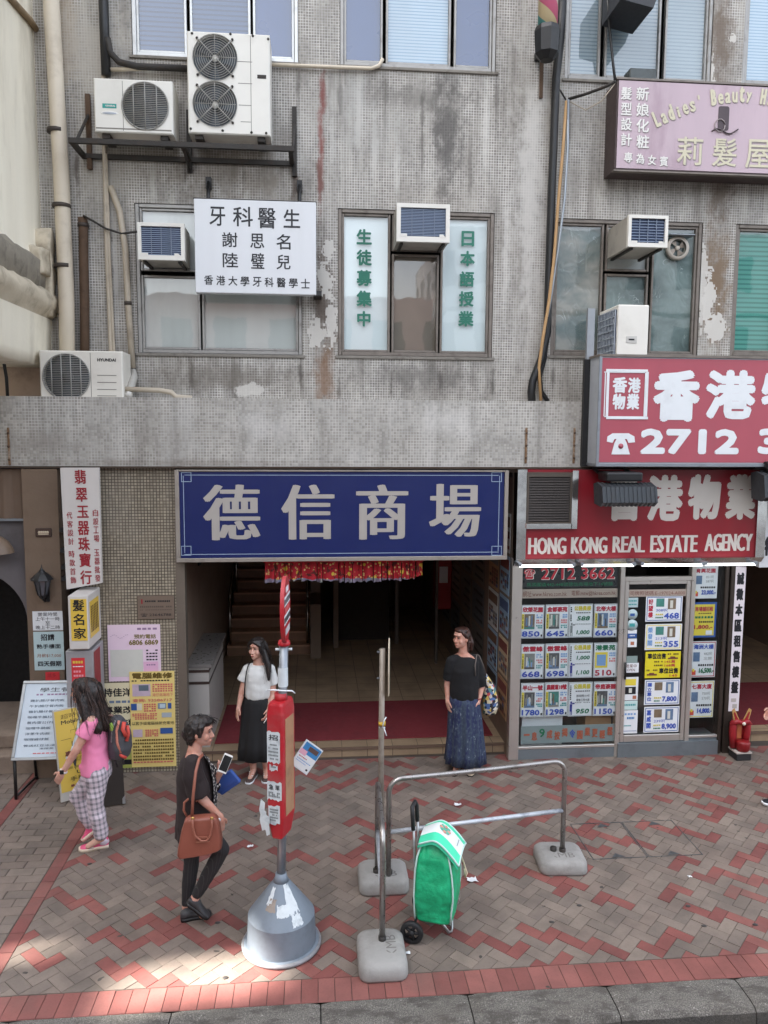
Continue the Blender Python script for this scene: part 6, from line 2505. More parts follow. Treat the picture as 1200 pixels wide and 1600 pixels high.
def conc(name_c, lx, ly, rot, label, with_stub=None):
    root = thing('concrete_block', (name_c[0], name_c[1], 0), label, 'concrete base', 'concrete feet of the barriers')
    mb = MB()
    mb.M = Matrix.Translation((name_c[0], name_c[1], 0)) @ Matrix.Rotation(rad(rot), 4, 'Z')
    rings = []
    for (z, g_, q) in ((.002, -.006, .07), (.02, .0, .075), (.085, -.004, .08), (.105, -.02, .08), (.116, -.045, .07), (.12, -.055, .06)):
        rg = []
        hx_, hy_ = lx/2+g_, ly/2+g_
        for (sx_, sy_, a0) in ((1, 1, 0), (-1, 1, 90), (-1, -1, 180), (1, -1, 270)):
            for k in range(6):
                a = rad(a0+k*18)
                rg.append((sx_*(hx_-q)+q*math.cos(a), sy_*(hy_-q)+q*math.sin(a), z+noise.noise(Vector((sx_*3+k, sy_*5, z*30)))*.003))
        rings.append(rg)
    mb.loft(rings, M_conc, smooth=True)
    # letters sunk into the top
    mt_ = Matrix.Translation((name_c[0], name_c[1], .1205)) @ Matrix.Rotation(rad(rot), 4, 'Z') @ Matrix.Rotation(rad(-90), 4, 'X')
    mb.M = mt_
    mb.text('KMB', -.11, .11, -.105, -.03, 0, mat('cast_letter', (112, 108, 104), .9), .0)
    mb.M = None
    mb.build('block', root)
    sk = MB()
    for (x_, y_) in with_stub or ():
        sk.tube([(x_, y_, .1), (x_, y_, .15)], .028, M_iron, 12)
    if sk.v:
        sk.build('socket', root)
    return root


A1, B1 = gr(607, 1389), gr(878, 1350)
A1.x += .0
f2, r2 = gr(597, 1492), gr(589, 1383)
conc((.56, -2.86), .42, .40, 0, 'shared concrete foot of the two barriers, behind the front one', [(.5, -2.9), (.605, -2.93)])
conc((2.15, -2.70), .42, .40, -4, 'concrete foot under the right end of the long barrier', [(B1.x, B1.y), (B1.x-.075, B1.y+.02)])
conc((.465, -3.83), .46, .35, 90, 'concrete foot nearest the kerb, under the thin grey post', [(f2.x, f2.y)])


def barrier(p, q, h, low, label, mats_):
    root = thing('barrier', ((p[0]+q[0])/2, (p[1]+q[1])/2, 0), label, 'barrier', 'tubular queue barriers')
    P_, Q_ = Vector((p[0], p[1], 0)), Vector((q[0], q[1], 0))
    d = (Q_-P_).normalized()
    L = (Q_-P_).length
    rr = .11
    pts = [P_+Vector((0, 0, .1)), P_+Vector((0, 0, h-rr))]
    for k in range(1, 6):
        a = math.pi/2*k/6
        pts.append(P_+d*(rr-rr*math.cos(a))+Vector((0, 0, h-rr+rr*math.sin(a))))
    pts.append(P_+d*rr+Vector((0, 0, h)))
    for k in range(1, 10):
        pts.append(P_+d*(rr+(L-2*rr)*k/10)+Vector((0, 0, h-.006*math.sin(math.pi*k/10))))
    pts.append(Q_-d*rr+Vector((0, 0, h)))
    for k in range(1, 6):
        a = math.pi/2*k/6
        pts.append(Q_-d*(rr-rr*math.sin(a))+Vector((0, 0, h-rr+rr*math.cos(a))))
    pts += [Q_+Vector((0, 0, h-rr)), Q_+Vector((0, 0, .1))]
    mb = MB()
    mb.tube(pts, .0215, mats_[0], 14)
    mb.build('hoop', root)
    mb = MB()
    mb.tube([P_+Vector((0, 0, low)), Q_+Vector((0, 0, low))], .019, mats_[1], 12)
    mb.build('lower_rail', root)


barrier((A1.x, A1.y), (B1.x, B1.y), .955, .50, 'long tubular barrier behind the green shopping trolley', (M_tube, M_tubew))
barrier((f2.x, f2.y), (r2.x, r2.y), .93, .48, 'tubular barrier seen end on beside the tall thin post', (M_tube, M_tubew))
tp = thing('sign_post', (.535, -2.84, .12), 'tall thin grey post with a cream plate seen edge on', 'post')
b_ = MB()
b_.tube([(.545, -2.82, .12), (.54, -2.84, 1.2), (.545, -2.85, 2.03)], .024, mat('worn_grey_post', (156, 146, 134), .5, .3, .15, 10, .5, (96, 86, 76)), 14)
b_.tube([(.52, -2.85, 1.36), (.57, -2.86, 1.36)], .008, M_paper, 6)
b_.tube([(.545, -2.88, 1.37), (.56, -2.88, 1.43), (.575, -2.885, 1.46)], .006, M_paper, 5)
b_.tube([(.56, -2.88, 1.36), (.58, -2.885, 1.30)], .005, M_paper, 5)
b_.tube([(.545, -2.85, 1.38), (.545, -2.85, 1.41)], .03, mat('yellow_tape', (210, 170, 60)), 10)
b_.box(.5, .525, -2.86, -2.85, 2.0, 2.012, M_galv)
b_.box(.5, .525, -2.86, -2.85, 1.78, 1.79, M_galv)
b_.build('pole', tp)
b_ = MB()
b_.M = Matrix.Translation((.60, -2.85, 1.86)) @ Matrix.Rotation(rad(83), 4, 'Z')
b_.prism([(-.1, -.2), (.1, -.24), (.14, .02), (.1, .2), (0, .26), (-.1, .2), (-.14, .0)], -.004, .004, mat('cream_plate', (196, 184, 160), .5))
b_.M = None
b_.build('plate', tp)

# ---- green shopping trolley
kt = NT('green_nylon')
p_ = kt.pos()
kt.col(kt.mix(kt.step(kt.noise(p_, 14, 4), .3, .75), lin((16, 150, 100)), lin((34, 182, 126))))
kt.rough(.5)
kt.bump(kt.noise(p_, 22, 4), .012, .7)
M_nyl = kt.m
M_lime = plain('light_green_nylon', (70, 212, 166), .5)
M_trim = plain('pale_piping', (190, 214, 208), .5)
M_tyre = plain('black_rubber', (28, 28, 30), .6)
tr = thing('shopping_trolley', (.86, -3.6, 0), 'green and white wheeled shopping trolley bag standing before the barrier', 'trolley')
TW = Matrix.Translation((.915, -3.52, 0)) @ Matrix.Rotation(rad(-20), 4, 'Z')      # local +x is the bag's front


def sup(cx_, hx_, hy_, z, wob=0.0, n=36, e=.42, sd_=0):
    rg = []
    for i in range(n):
        a = 2*math.pi*i/n
        c_, s_ = math.cos(a), math.sin(a)
        x_ = math.copysign(abs(c_)**e, c_)*hx_
        y_ = math.copysign(abs(s_)**e, s_)*hy_
        w_ = 1+wob*math.sin(a*7+z*9+sd_)+wob*.7*math.sin(a*11+z*14)
        rg.append((cx_+x_*w_, y_*w_, z))
    return rg


b_ = MB()
b_.M = TW
KB = ((.165, .125, .155, 0), (.175, .145, .178, 0), (.26, .15, .182, 0), (.36, .158, .19, .005), (.46, .156, .188, .005), (.56, .148, .178, 0), (.66, .13, .16, -.005), (.73, .105, .125, -.01), (.76, .09, .10, -.01))
rings = []
for k in range(len(KB)-1):
    for j in range(6):
        t = j/6
        z, hx_, hy_, cx_ = [p*(1-t)+q*t for p, q in zip(KB[k], KB[k+1])]
        rg = []
        g_ = max(0, (z-.5)/.26)
        for i, p in enumerate(sup(cx_, hx_, hy_, z, n=72)):
            a = 2*math.pi*i/72
            d = noise.noise(Vector((p[0]*9, p[1]*9, z*7)))*.014*min(1, (z-.16)*12)+noise.noise(Vector((p[0]*22, p[1]*22, z*26)))*.007
            d += math.sin(a*17+z*6)*.009*g_*g_ + math.sin(z*24+a*2)*.004*max(0, 1-abs(z-.42)*5)
            m_ = math.hypot(p[0], p[1])+1e-6
            rg.append((p[0]+p[0]/m_*d, p[1]+p[1]/m_*d, z))
        rings.append(rg)
b_.loft(rings, M_nyl)
b_.build('bag', tr)
b_ = MB()
b_.M = TW


def onbag(sx_, sy_):
    prof_ = ((.175, .145, .178, .0), (.26, .15, .182, .0), (.36, .158, .19, .005), (.46, .156, .188, .005), (.56, .148, .178, .0), (.66, .13, .16, -.005), (.74, .1, .115, -.01))
    return [(cx_+sx_*hx_*.93, sy_*hy_*.93, z) for z, hx_, hy_, cx_ in prof_]


for sx_, sy_ in ((1, -1), (1, 1), (-1, -1), (-1, 1)):
    b_.tube(onbag(sx_, sy_), .007, M_trim, 6)
b_.tube([(.11, .1, .7), (.16, .13, .56), (.19, .14, .47), (.21, .13, .42), (.2, .11, .4), (.19, .12, .46)], .006, plain('cream_cord', (216, 200, 170)), 6)
b_.build('piping', tr)
# the lid: a padded flap falling forward
b_ = MB()
b_.M = TW
cols = []
nx_ = 16
for i in range(nx_+1):
    t = i/nx_
    x_ = -.12+.31*t
    z = .785+.06*math.sin(min(1, t*1.7)*math.pi*.5) - (max(0, t-.35)**1.5)*.33
    cols.append((x_, z))
n2 = 12


def lid(t0, t1, m, off):
    rows_a, rows_b = [], []
    for i in range(nx_+1):
        x_, z = cols[i]
        row, rowb = [], []
        for j in range(n2+1):
            u = t0+(t1-t0)*j/n2
            y_ = (u-.5)*.33*(1-.12*(1-i/nx_)**2)
            zz_ = z-.05*abs(u-.5)**2*4*.6+off
            row.append((x_, y_, zz_))
            rowb.append((x_-.008, y_, zz_-.03))
        rows_a.append(row)
        rows_b.append(rowb)
    b_.loft(rows_a, m, cap=False, closed=False)
    b_.loft([list(reversed(r_)) for r_ in rows_b], m, cap=False, closed=False)
    for k in (0, -1):
        b_.loft([[r_[k] for r_ in rows_a], [r_[k] for r_ in rows_b]], m, cap=False, closed=False)
    b_.loft([rows_a[-1], rows_b[-1]], m, cap=False, closed=False)
    b_.loft([rows_a[0], rows_b[0]], m, cap=False, closed=False)
    return rows_a


M_lidw = plain('white_nylon', (226, 232, 230), .5)
ra = lid(0, .28, M_lime, 0)
rb = lid(.28, .78, M_lidw, .001)
rc_ = lid(.78, 1, M_lime, 0)
b_.tube([r_[0] for r_ in ra]+[r_ for r_ in ra[-1]]+[r_ for r_ in rb[-1]]+[r_ for r_ in rc_[-1]]+[r_[-1] for r_ in reversed(rc_)], .007, M_trim, 6)
# printed round motif on the white band
cx_, cy_ = .1, 0
M_mot = plain('motif_green', (96, 176, 150))
M_mot2 = plain('motif_coral', (206, 150, 130))
ic = 9
base_ = Vector(rb[ic][6])
tx_ = (Vector(rb[ic+1][6])-Vector(rb[ic-1][6])).normalized()
ty_ = Vector((0, 1, 0))
nn_ = tx_.cross(ty_)
for k in range(8):
    a = k*math.pi/4
    cc = base_+(tx_*math.cos(a)+ty_*math.sin(a))*.036+nn_*.004
    b_.ball(cc, .016, .016, .003, M_mot if k % 2 else M_mot2, 10, 5, Matrix((tx_, ty_, nn_)).transposed())
b_.ball(base_+nn_*.004, .018, .018, .003, M_mot, 10, 5, Matrix((tx_, ty_, nn_)).transposed())
bt_ = Vector(rb[14][6])+nn_*.004
for k in range(6):
    b_.ball(bt_+ty_*(k-2.5)*.016, .004, .006, .002, plain('motif_grey', (120, 140, 140)), 6, 4, Matrix((tx_, ty_, nn_)).transposed())
b_.build('lid', tr)
b_ = MB()
b_.M = TW
b_.add([(.151, .06, .19), (.152, .16, .19), (.166, .168, .34), (.162, .10, .24)], [(0, 1, 2, 3)], M_lidw)
for y_ in (-.07, .07):
    b_.tube([(-.15, y_, .14), (-.16, y_, .55), (-.175, y_, .86)], .011, M_alu, 8)
b_.tube([(-.175, -.07, .82), (-.182, -.07, .95), (-.19, -.05, .985), (-.19, .05, .985), (-.182, .07, .95), (-.175, .07, .82)], .016, M_tyre, 10)
b_.tube([(-.15, -.2, .095), (-.15, .2, .095)], .01, M_black, 8)
b_.tube([(-.15, -.09, .14), (-.03, -.09, .165), (.1, -.09, .165)], .01, M_black, 8)
b_.tube([(-.15, .09, .14), (-.03, .09, .165), (.1, .09, .165)], .01, M_black, 8)
b_.tube([(-.16, 0, .15), (.1, 0, .17)], .012, M_black, 8)
b_.tube([(.02, -.08, .16), (.1, -.03, .02), (.115, .0, .012), (.115, .03, .02), (.1, .09, .165)], .011, M_alu, 8)
b_.build('frame', tr)
for s_ in (-1, 1):
    b_ = MB()
    b_.M = TW @ Matrix.Translation((-.15, s_*.2, .087))
    b_.lathe([(.055, -.018), (.08, -.02), (.087, -.012), (.087, .012), (.08, .02), (.055, .018)], (0, 0, 0), M_tyre, 28, 'y', cap=False)
    for k in range(5):
        a = k*2*math.pi/5
        b_.box(0, 0, 0, 0, 0, 0, M_tyre) if False else b_.tube([(0, 0, 0), (.06*math.cos(a), 0, .06*math.sin(a))], .012, M_tyre, 6)
    b_.lathe([(.001, -.025), (.02, -.022), (.02, .022), (.001, .025)], (0, 0, 0), M_tyre, 12, 'y')
    b_.build('wheel', tr)

# ---- access covers let into the paving
M_cov = mat('cover_steel', (92, 94, 96), .5, .6, .15, 9, .3)
for i, (x0, x1, y0, y1) in enumerate(((2.47, 2.98, -2.66, -2.03), (2.99, 3.5, -2.66, -2.03))):
    b_ = MB()
    t = .007
    for (a, b, c, d) in ((x0, x1, y0, y0+t), (x0, x1, y1-t, y1), (x0, x0+t, y0+t, y1-t), (x1-t, x1, y0+t, y1-t)):
        b_.box(a, b, c, d, -.004, .0035, M_cov)
    for (xx, yy_) in ((x0+.24, y0+.05), (x0+.3, y1-.05)):
        b_.add([(xx-.06, yy_-.035, .0036), (xx+.07, yy_-.03, .0036), (xx, yy_+.035, .0036)], [(0, 1, 2)], M_cov)
    b_.build('access_cover', None, ('left', 'right')[i]+' paver filled access cover framed in thin steel', 'access cover', 'access covers in the paving')

# ---- litter
for i, (x, y, s_, lab) in enumerate(((715, 1259, .03, 'torn scrap of white paper on the paving behind the long barrier'), (738, 1377, .035, 'crumpled white paper on the paving right of the green trolley'), (637, 1491, .016, 'tiny white scrap on the paving left of the trolley wheel'), (391, 1324, .02, 'tiny white scrap on the paving left of the bus stop cone'), (1078, 1371, .014, 'tiny pale scrap on the paving near the access covers'))):
    p = gr(x, y)
    b_ = MB()
    rr = random.Random(i)
    rows = []
    for k in range(5):
        rows.append([(p.x+(j-2)*s_*.6+rr.uniform(-.3, .3)*s_, p.y+(k-2)*s_*.4+rr.uniform(-.3, .3)*s_, .008+rr.uniform(0, .6)*s_) for j in range(5)])
    b_.loft(rows, M_paper, cap=False, closed=False)
    b_.build('paper_scrap', None, lab, 'litter', 'scraps of litter')
# ---- menu board on black legs
mn = thing('menu_board', (-2.92, -.95, 0), 'aluminium framed student menu board leaning on black legs by the arch', 'menu board')
bl, br_ = at(17, 1189, -1.12), at(118, 1190, -1.12)
tl = at(38, 1064, -.82)
W_ = br_.x-bl.x
u_ = Vector((1, 0, 0))
v_ = Vector((tl.x-bl.x, tl.y-bl.y, tl.z-bl.z))
v_.x = 0.05
H_ = v_.length
v_.normalize()
n_ = v_.cross(u_) if v_.cross(u_).y > 0 else u_.cross(v_)
MBD = Matrix(((u_.x, n_.x, v_.x, bl.x), (u_.y, n_.y, v_.y, bl.y), (u_.z, n_.z, v_.z, bl.z), (0, 0, 0, 1)))
b_ = MB()
b_.M = MBD
M_menu = mat('menu_paper', (200, 212, 220), .35, 0, .05, 3, .12, (190, 176, 180))
P = Panel(b_, .03, W_-.03, .03, H_-.03, 0, .02, M_menu)
P.t('學生餐', .26, .06, .8, .12, M_ink)
P.blur(.2, .14, .85, .17, mat('mauve_ink', (150, 120, 150)), 10)
M_tc = plain('teal_dark_ink', (52, 70, 90))
for i, s_ in enumerate(('雞扒腸仔餐肉飯', '牛扒腸仔餐肉飯', '豬扒腸仔餐肉飯', '咖喱牛腩拉麵', '餐肉蛋公仔麵', '咖喱牛腩飯', '洋蔥牛肉飯', '咖喱雞球飯')):
    P.t(s_, .12, .22+i*.075, .12+.085*len(s_), .255+i*.075, M_tc)
P.t('餐送紅豆冰凍檸茶', .12, .83, .85, .86, M_tc)
P.t('凍檸茶', .4, .875, .65, .9, M_tc)
P.blur(.3, .94, .75, .96, M_salmon, 6)
b_.build('menu_panel', mn)
b_ = MB()
b_.M = MBD
for (a, b, c, d) in ((0, W_, H_-.03, H_), (0, W_, 0, .03), (0, .03, .03, H_-.03), (W_-.03, W_, .03, H_-.03)):
    b_.box(a, b, -.015, .03, c, d, M_alu, .005, 1)
b_.build('frame', mn)
for x_ in (.02, W_-.02):
    b_ = MB()
    a = MBD @ Vector((x_, .02, .04))
    b_.tube([(a.x, a.y, a.z), (a.x, a.y-.0, 0)], .018, M_black, 4)
    t_ = MBD @ Vector((x_, .04, H_-.05))
    b_.tube([t_, (t_.x, -.62, 0)], .016, M_black, 4)
    b_.tube([(a.x, a.y, .03), (t_.x, -.62, .03)], .014, M_black, 4)
    b_.build('leg', mn)

# ---- yellow A-board
yb_ = thing('sandwich_board', (-2.3, -1.25, 0), 'yellow mobile phone repair sandwich board behind the woman in pink', 'sandwich board')
p0, p1 = gr(96, 1257), gr(160, 1238)
p0.z = p1.z = .02
t0 = at(80, 1112, p0.y+.13)
hgt = t0.z-p0.z
u_ = (p1-p0).normalized()
v_ = (Vector((t0.x, t0.y, t0.z))-p0)
v_ = (v_-u_*v_.dot(u_))
Hh = v_.length
v_.normalize()
n_ = v_.cross(u_)
if n_.y < 0:
    n_ = -n_
Wd = .5
MY = Matrix(((u_.x, n_.x, v_.x, p0.x), (u_.y, n_.y, v_.y, p0.y), (u_.z, n_.z, v_.z, p0.z), (0, 0, 0, 1)))
b_ = MB()
b_.M = MY
b_.box(0, Wd, .0, .025, 0, Hh, mat('board_edge', (176, 172, 164), .6, 0, .1, 9, .2))
M_by = mat('board_yellow', (206, 174, 74), .5, 0, .05, 3, .1)
P = Panel(b_, .012, Wd-.012, .09, Hh-.012, -.003, .003, M_by)
P.t('超時代手機', .12, .05, .95, .11, M_olv)
P.t('Mobile Phone', .12, .125, .95, .175, M_ink, .02)
P.t('出租', .45, .3, .75, .38, mat('board_pale', (226, 206, 120)), .0)
for (u0, v0, u1, v1) in ((.08, .36, .3, .365), (.3, .26, .305, .3), (.3, .26, .8, .265), (.08, .36, .3, .4), (.3, .4, .32, .46), (.3, .455, .8, .46)):
    P.r(u0, v0, u1, max(v1, v0+.005), M_olv) if (v1-v0) < .03 or (u1-u0) < .03 else None
P.t('專業貼膜', .14, .51, .8, .58, M_brn, .02)
P.t('電話', .2, .6, .5, .66, mat('board_olive', (150, 128, 50)))
P.blur(.16, .7, .8, .74, mat('board_olive', (150, 128, 50)), 5)
P.t('USB', .35, .765, .65, .81, M_ink, .02)
P.t('手機配件', .2, .83, .85, .89, M_ink, .0)
P.blur(.2, .92, .55, .96, M_brn, 4)
b_.build('front_board', yb_)
b_ = MB()
b_.M = None
q0, q1 = gr(166, 1266), gr(190, 1262)
tp0 = MY @ Vector((Wd-.02, .01, Hh*.93))
b_.slab((q0.x-.1, q0.y+.02, .015), (q1.x+.02, q1.y+.06, .015), (q1.x-.02, q1.y+.14, .72), (q0.x-.1, q0.y+.12, .72), .03, mat('board_back', (46, 40, 36), .5, 0, .1, 5, .2))
b_.slab((q1.x-.0, q1.y+.045, .016), (q1.x+.026, q1.y+.058, .016), (q1.x+.022, q1.y+.07, .1), (q1.x-.005, q1.y+.06, .07), .035, M_alu)
b_.build('rear_board', yb_)

# ================================================================== PEOPLE
def skin(name, c):
    k = NT(name)
    n = k.noise(k.pos(), 14, 3)
    k.col(k.mix(k.step(n, .35, .7), lin(c), lin((c[0]*.95, c[1]*.87, c[2]*.84))))
    k.rough(.62)
    k.b.inputs['Specular IOR Level'].default_value = .3
    k.b.inputs['Subsurface Weight'].default_value = .12
    k.b.inputs['Subsurface Radius'].default_value = (.01, .004, .002)
    k.b.inputs['Subsurface Scale'].default_value = .6
    return k.m


def hairmat(name, c, hi):
    k = NT(name)
    p_ = k.pos((95, 95, 7))
    n = k.noise(p_, 1.0, 4)
    k.col(k.mix(k.step(n, .4, .75), lin(c), lin(hi)))
    k.rough(.42)
    k.bump(n, .006, .8)
    return k.m


def cloth(name, c, rough=.85, var=.1, fold=.006):
    k = NT(name)
    n = k.noise(k.pos(), 9, 4)
    sc__ = k.n('VectorMath', operation='SCALE')
    sc__.inputs[0].default_value = lin(c)[:3]
    k.put(sc__.inputs['Scale'], k.math('MULTIPLY_ADD', k.math('SUBTRACT', n, .5), var*2, 1.0))
    k.col(sc__.outputs[0])
    k.rough(rough)
    k.bump(k.noise(k.pos((1, 1, .6)), 16, 3), fold, .8)
    return k.m


M_eyew = plain('eye_white', (150, 140, 134), .5)
M_iris = plain('eye_dark', (24, 18, 16), .25)
M_brow = plain('brow_dark', (46, 36, 32), .8)
M_lip = plain('lip_rose', (158, 84, 82), .45)
V = Vector


def cuff(mb, a, b, ra, rb, m):
    """a sleeve: round at the shoulder, cut straight at the hem"""
    mb.ball(a, ra, ra, ra, m, 12, 8)
    mb.tube([V(a), V(a).lerp(V(b), .5), V(b)], [ra, (ra+rb)/2, rb], m, 16)



def frame_of(fwd, pitch=0.0, roll=0.0):
    f = V((fwd[0], fwd[1], 0)).normalized()
    s = V((0, 0, 1)).cross(f)          # the person's left
    R_ = Matrix((s, f, V((0, 0, 1)))).transposed()     # local x = left, y = forward, z = up
    return R_ @ Matrix.Rotation(-pitch, 3, 'X') @ Matrix.Rotation(roll, 3, 'Y')


HEAD = ((-.108, .060, .020, .022), (-.100, .078, .010, .036), (-.080, .086, .030, .050), (-.055, .084, .062, .060), (-.030, .082, .080, .066), (0, .079, .094, .071), (.03, .084, .100, .074), (.06, .080, .098, .072), (.085, .062, .082, .060), (.100, .040, .055, .042), (.109, .012, .020, .014))


def head_into(mb, m, c, Rm, s=1.0):
    def L(x_, y_, z_):
        return c+Rm @ V((x_*s, y_*s, z_*s))
    rings = []
    for (z, fr, bk, wd) in HEAD:
        rg = []
        for i in range(24):
            a = 2*math.pi*i/24
            cy = math.cos(a)
            rg.append(L(math.sin(a)*wd, cy*(fr if cy > 0 else bk), z))
        rings.append(rg)
    mb.loft(rings, m)
    mb.capsule(L(0, .080, .008), L(0, .100, -.034), .008*s, .0125*s, m)       # nose
    for q in (-1, 1):
        mb.capsule(L(q*.008, .090, -.036), L(q*.013, .086, -.036), .009*s, .008*s, m)
        mb.ball(L(q*.073, -.008, -.012), .011*s, .018*s, .03*s, m, 12, 8, Rm)       # ears
        mb.ball(L(q*.040, .060, -.032), .024*s, .018*s, .026*s, m, 10, 8, Rm)     # cheeks
    mb.capsule(L(-.03, .078, .032), L(.03, .078, .032), .011*s, .011*s, m)     # brow ridge
    mb.capsule(L(-.014, .083, -.066), L(.014, .083, -.066), .010*s, .010*s, m)
    mb.ball(L(0, .07, -.096), .02*s, .016*s, .014*s, m, 10, 8, Rm)
    return L


def face_parts(root, L, Rm, s=1.0, lip=None):
    for q in (-1, 1):
        e = MB()
        e.ball(L(q*.031, .0785, .008), .0125*s, .0052*s, .0044*s, M_eyew, 12, 8, Rm)
        e.ball(L(q*.031, .0822, .008), .0060*s, .0034*s, .0046*s, M_iris, 10, 8, Rm)
        e.capsule(L(q*.018, .0835, .0125), L(q*.045, .0775, .0115), .0030*s, .0024*s, M_iris, 6)
        e.build('eye', root)
        b = MB()
        b.capsule(L(q*.016, .0895, .036), L(q*.047, .0805, .036), .0036*s, .0022*s, M_brow, 6)
        b.build('eyebrow', root)
    b = MB()
    b.capsule(L(-.015, .0885, -.0645), L(.015, .0885, -.0645), .0034*s, .0034*s, lip or M_lip, 8)
    b.capsule(L(-.011, .0895, -.070), L(.011, .0895, -.070), .0042*s, .0042*s, lip or M_lip, 8)
    b.build('mouth', root)


def hand_into(mb, m, w_, tip, thumb, nrm, curl=.5, s=1.0, spread=.0):
    """a hand from the wrist towards tip: palm, four unequal bent fingers and a thumb from the side of the palm"""
    d = (V(tip)-V(w_)).normalized()
    t = V(thumb)
    t = (t-d*t.dot(d)).normalized()
    n = V(nrm)
    n = (n-d*n.dot(d)-t*n.dot(t))
    n = n.normalized() if n.length > .05 else d.cross(t)
    w_ = V(w_)
    Rp = Matrix((t, n, d)).transposed()
    mb.capsule(w_-d*.01*s, w_+d*.03*s, .023*s, .026*s, m)
    mb.ball(w_+d*.048*s, .037*s, .016*s, .046*s, m, 14, 10, Rp)
    for o, ln in ((.027, .072), (.009, .082), (-.009, .076), (-.026, .060)):
        p = w_+d*.082*s+t*o*s
        a = curl*.55
        d1 = (d*math.cos(a)+n*math.sin(a)+t*o*spread*8).normalized()
        q = p+d1*ln*.5*s
        a2 = curl*1.25
        d2 = (d*math.cos(a2)+n*math.sin(a2)+t*o*spread*6).normalized()
        r_ = q+d2*ln*.5*s
        mb.capsule(p-d*.02*s, q, .0092*s, .0084*s, m, 8)
        mb.capsule(q, r_, .0084*s, .0068*s, m, 8)
    p = w_+d*.025*s+t*.026*s
    q = p+(d*.62+t*.68+n*.25*curl).normalized()*.042*s
    r_ = q+(d*.9+t*.15+n*.5*curl).normalized()*.032*s
    mb.capsule(p, q, .013*s, .0105*s, m, 8)
    mb.capsule(q, r_, .0100*s, .0078*s, m, 8)


def ering(c, side, fwd, a, b, n=28, fold=0.0, nf=9, ph=0.0, cen=0.0):
    rg = []
    for i in range(n):
        t = 2*math.pi*i/n
        k = 1+fold*math.sin(nf*t+ph)+fold*.6*math.sin((nf*1.7//1)*t+ph*2.1)
        rg.append(c+side*math.cos(t)*a*k+fwd*(math.sin(t)*b*k+cen))
    return rg


def wrinkle(sx=7.0, sz=10.0, seed=0):
    def fn(co):
        p = V((co.x*sx+seed, co.y*sx, co.z*sz))
        return noise.noise(p)+.5*noise.noise(p*2.3)
    return fn


def shoe_into(mb, up_m, sole_m, heel, toe, w_=.044, h=.075, sole=.018, upv=(0, 0, 1), open_=False):
    heel, toe = V(heel), V(toe)
    d = (toe-heel)
    L_ = d.length
    d.normalize()
    u = V(upv)
    u = (u-d*u.dot(d)).normalized()
    s_ = d.cross(u)
    prof_ = ((0, .6, .75), (.04, .8, .9), (.18, .92, 1), (.34, .84, .98), (.5, .9, .72), (.7, 1.05, .5), (.86, .95, .4), (.96, .65, .3), (1, .3, .2))
    rings, rs_ = [], []
    for (t, a, b) in prof_:
        c_ = heel+d*L_*t
        if open_:
            b = b*.55 if t < .55 else b*.9
        rg, rg2 = [], []
        for i in range(16):
            an = 2*math.pi*i/16
            cs, sn = math.cos(an), math.sin(an)
            rg.append(c_+s_*cs*w_*a+u*(sole+(h*b-sole)*max(0, sn)**.7 if sn > 0 else sole*.9))
            rg2.append(c_+s_*math.copysign(abs(cs)**.6, cs)*w_*a*1.07+u*((sole*1.05 if sn > 0 else 0)))
        rings.append(rg)
        rs_.append(rg2)
    mb.loft(rings, up_m)
    mb.loft(rs_, sole_m)


def body_mesh(root, m, J, side, fwd, Rh, female=1, hs=1.0):
    """one continuous skin from the head to the feet, grown over the joints"""
    mb = MB()
    L = head_into(mb, m, J['head'], Rh, hs)
    mb.capsule(J['neck'], J['head']+Rh @ V((0, -.02, -.05)), .056*hs, .050*hs, m)
    pel, nk = J['pelvis'], J['neck']
    sp = lambda t: pel.lerp(nk, t)
    tor = ((-.22, .11, .08), (-.1, .155, .11), (.08, .16, .112), (.3, .128, .096), (.42, .122, .094), (.6, .142, .108), (.78, .158, .108), (.9, .15, .082), (.97, .105, .062), (1.02, .06, .055))
    mb.loft([ering(sp(t), side, fwd, a, b) for t, a, b in tor], m)
    for k in 'LR':
        mb.capsule(nk.lerp(J['s'+k], .3)-V((0, 0, .03)), J['s'+k], .05, .05, m)
        mb.capsule(J['s'+k], J['e'+k], .046, .037, m)
        mb.capsule(J['e'+k], J['w'+k], .037, .024, m)
        mb.capsule(J['h'+k], J['k'+k], .082, .052, m)
        mb.capsule(J['k'+k], J['a'+k].lerp(J['k'+k], .55), .05, .05, m)
        mb.capsule(J['a'+k].lerp(J['k'+k], .55), J['a'+k], .05, .034, m)
        mb.capsule(J['a'+k], J['t'+k], .034, .026, m)
        hd = J['hand'+k]
        hand_into(mb, m, J['w'+k], hd[0], hd[1], hd[2], hd[3], .98)
    o = mb.build('body', root)
    cleanup(o, .0062, 1)
    return L


def soft(mb, name, root, voxel=.011, sm=3, amp=.004, sx=7, sz=10, seed=0, label=None):
    o = mb.build(name, root, label)
    cleanup(o, voxel, sm, (wrinkle(sx, sz, seed), amp))
    return o


M_skin1 = skin('skin_light', (208, 164, 146))
M_skin2 = skin('skin_warm', (206, 160, 142))
M_hairb = hairmat('black_hair', (20, 16, 15), (62, 50, 45))
M_hairbr = hairmat('brown_hair', (38, 22, 18), (92, 54, 42))
X_ = V((1, 0, 0))
Y_ = V((0, 1, 0))


def G(x, y, Y, z=None):
    p = at(x, y, Y)
    if z is not None:
        p.z = z
    return p


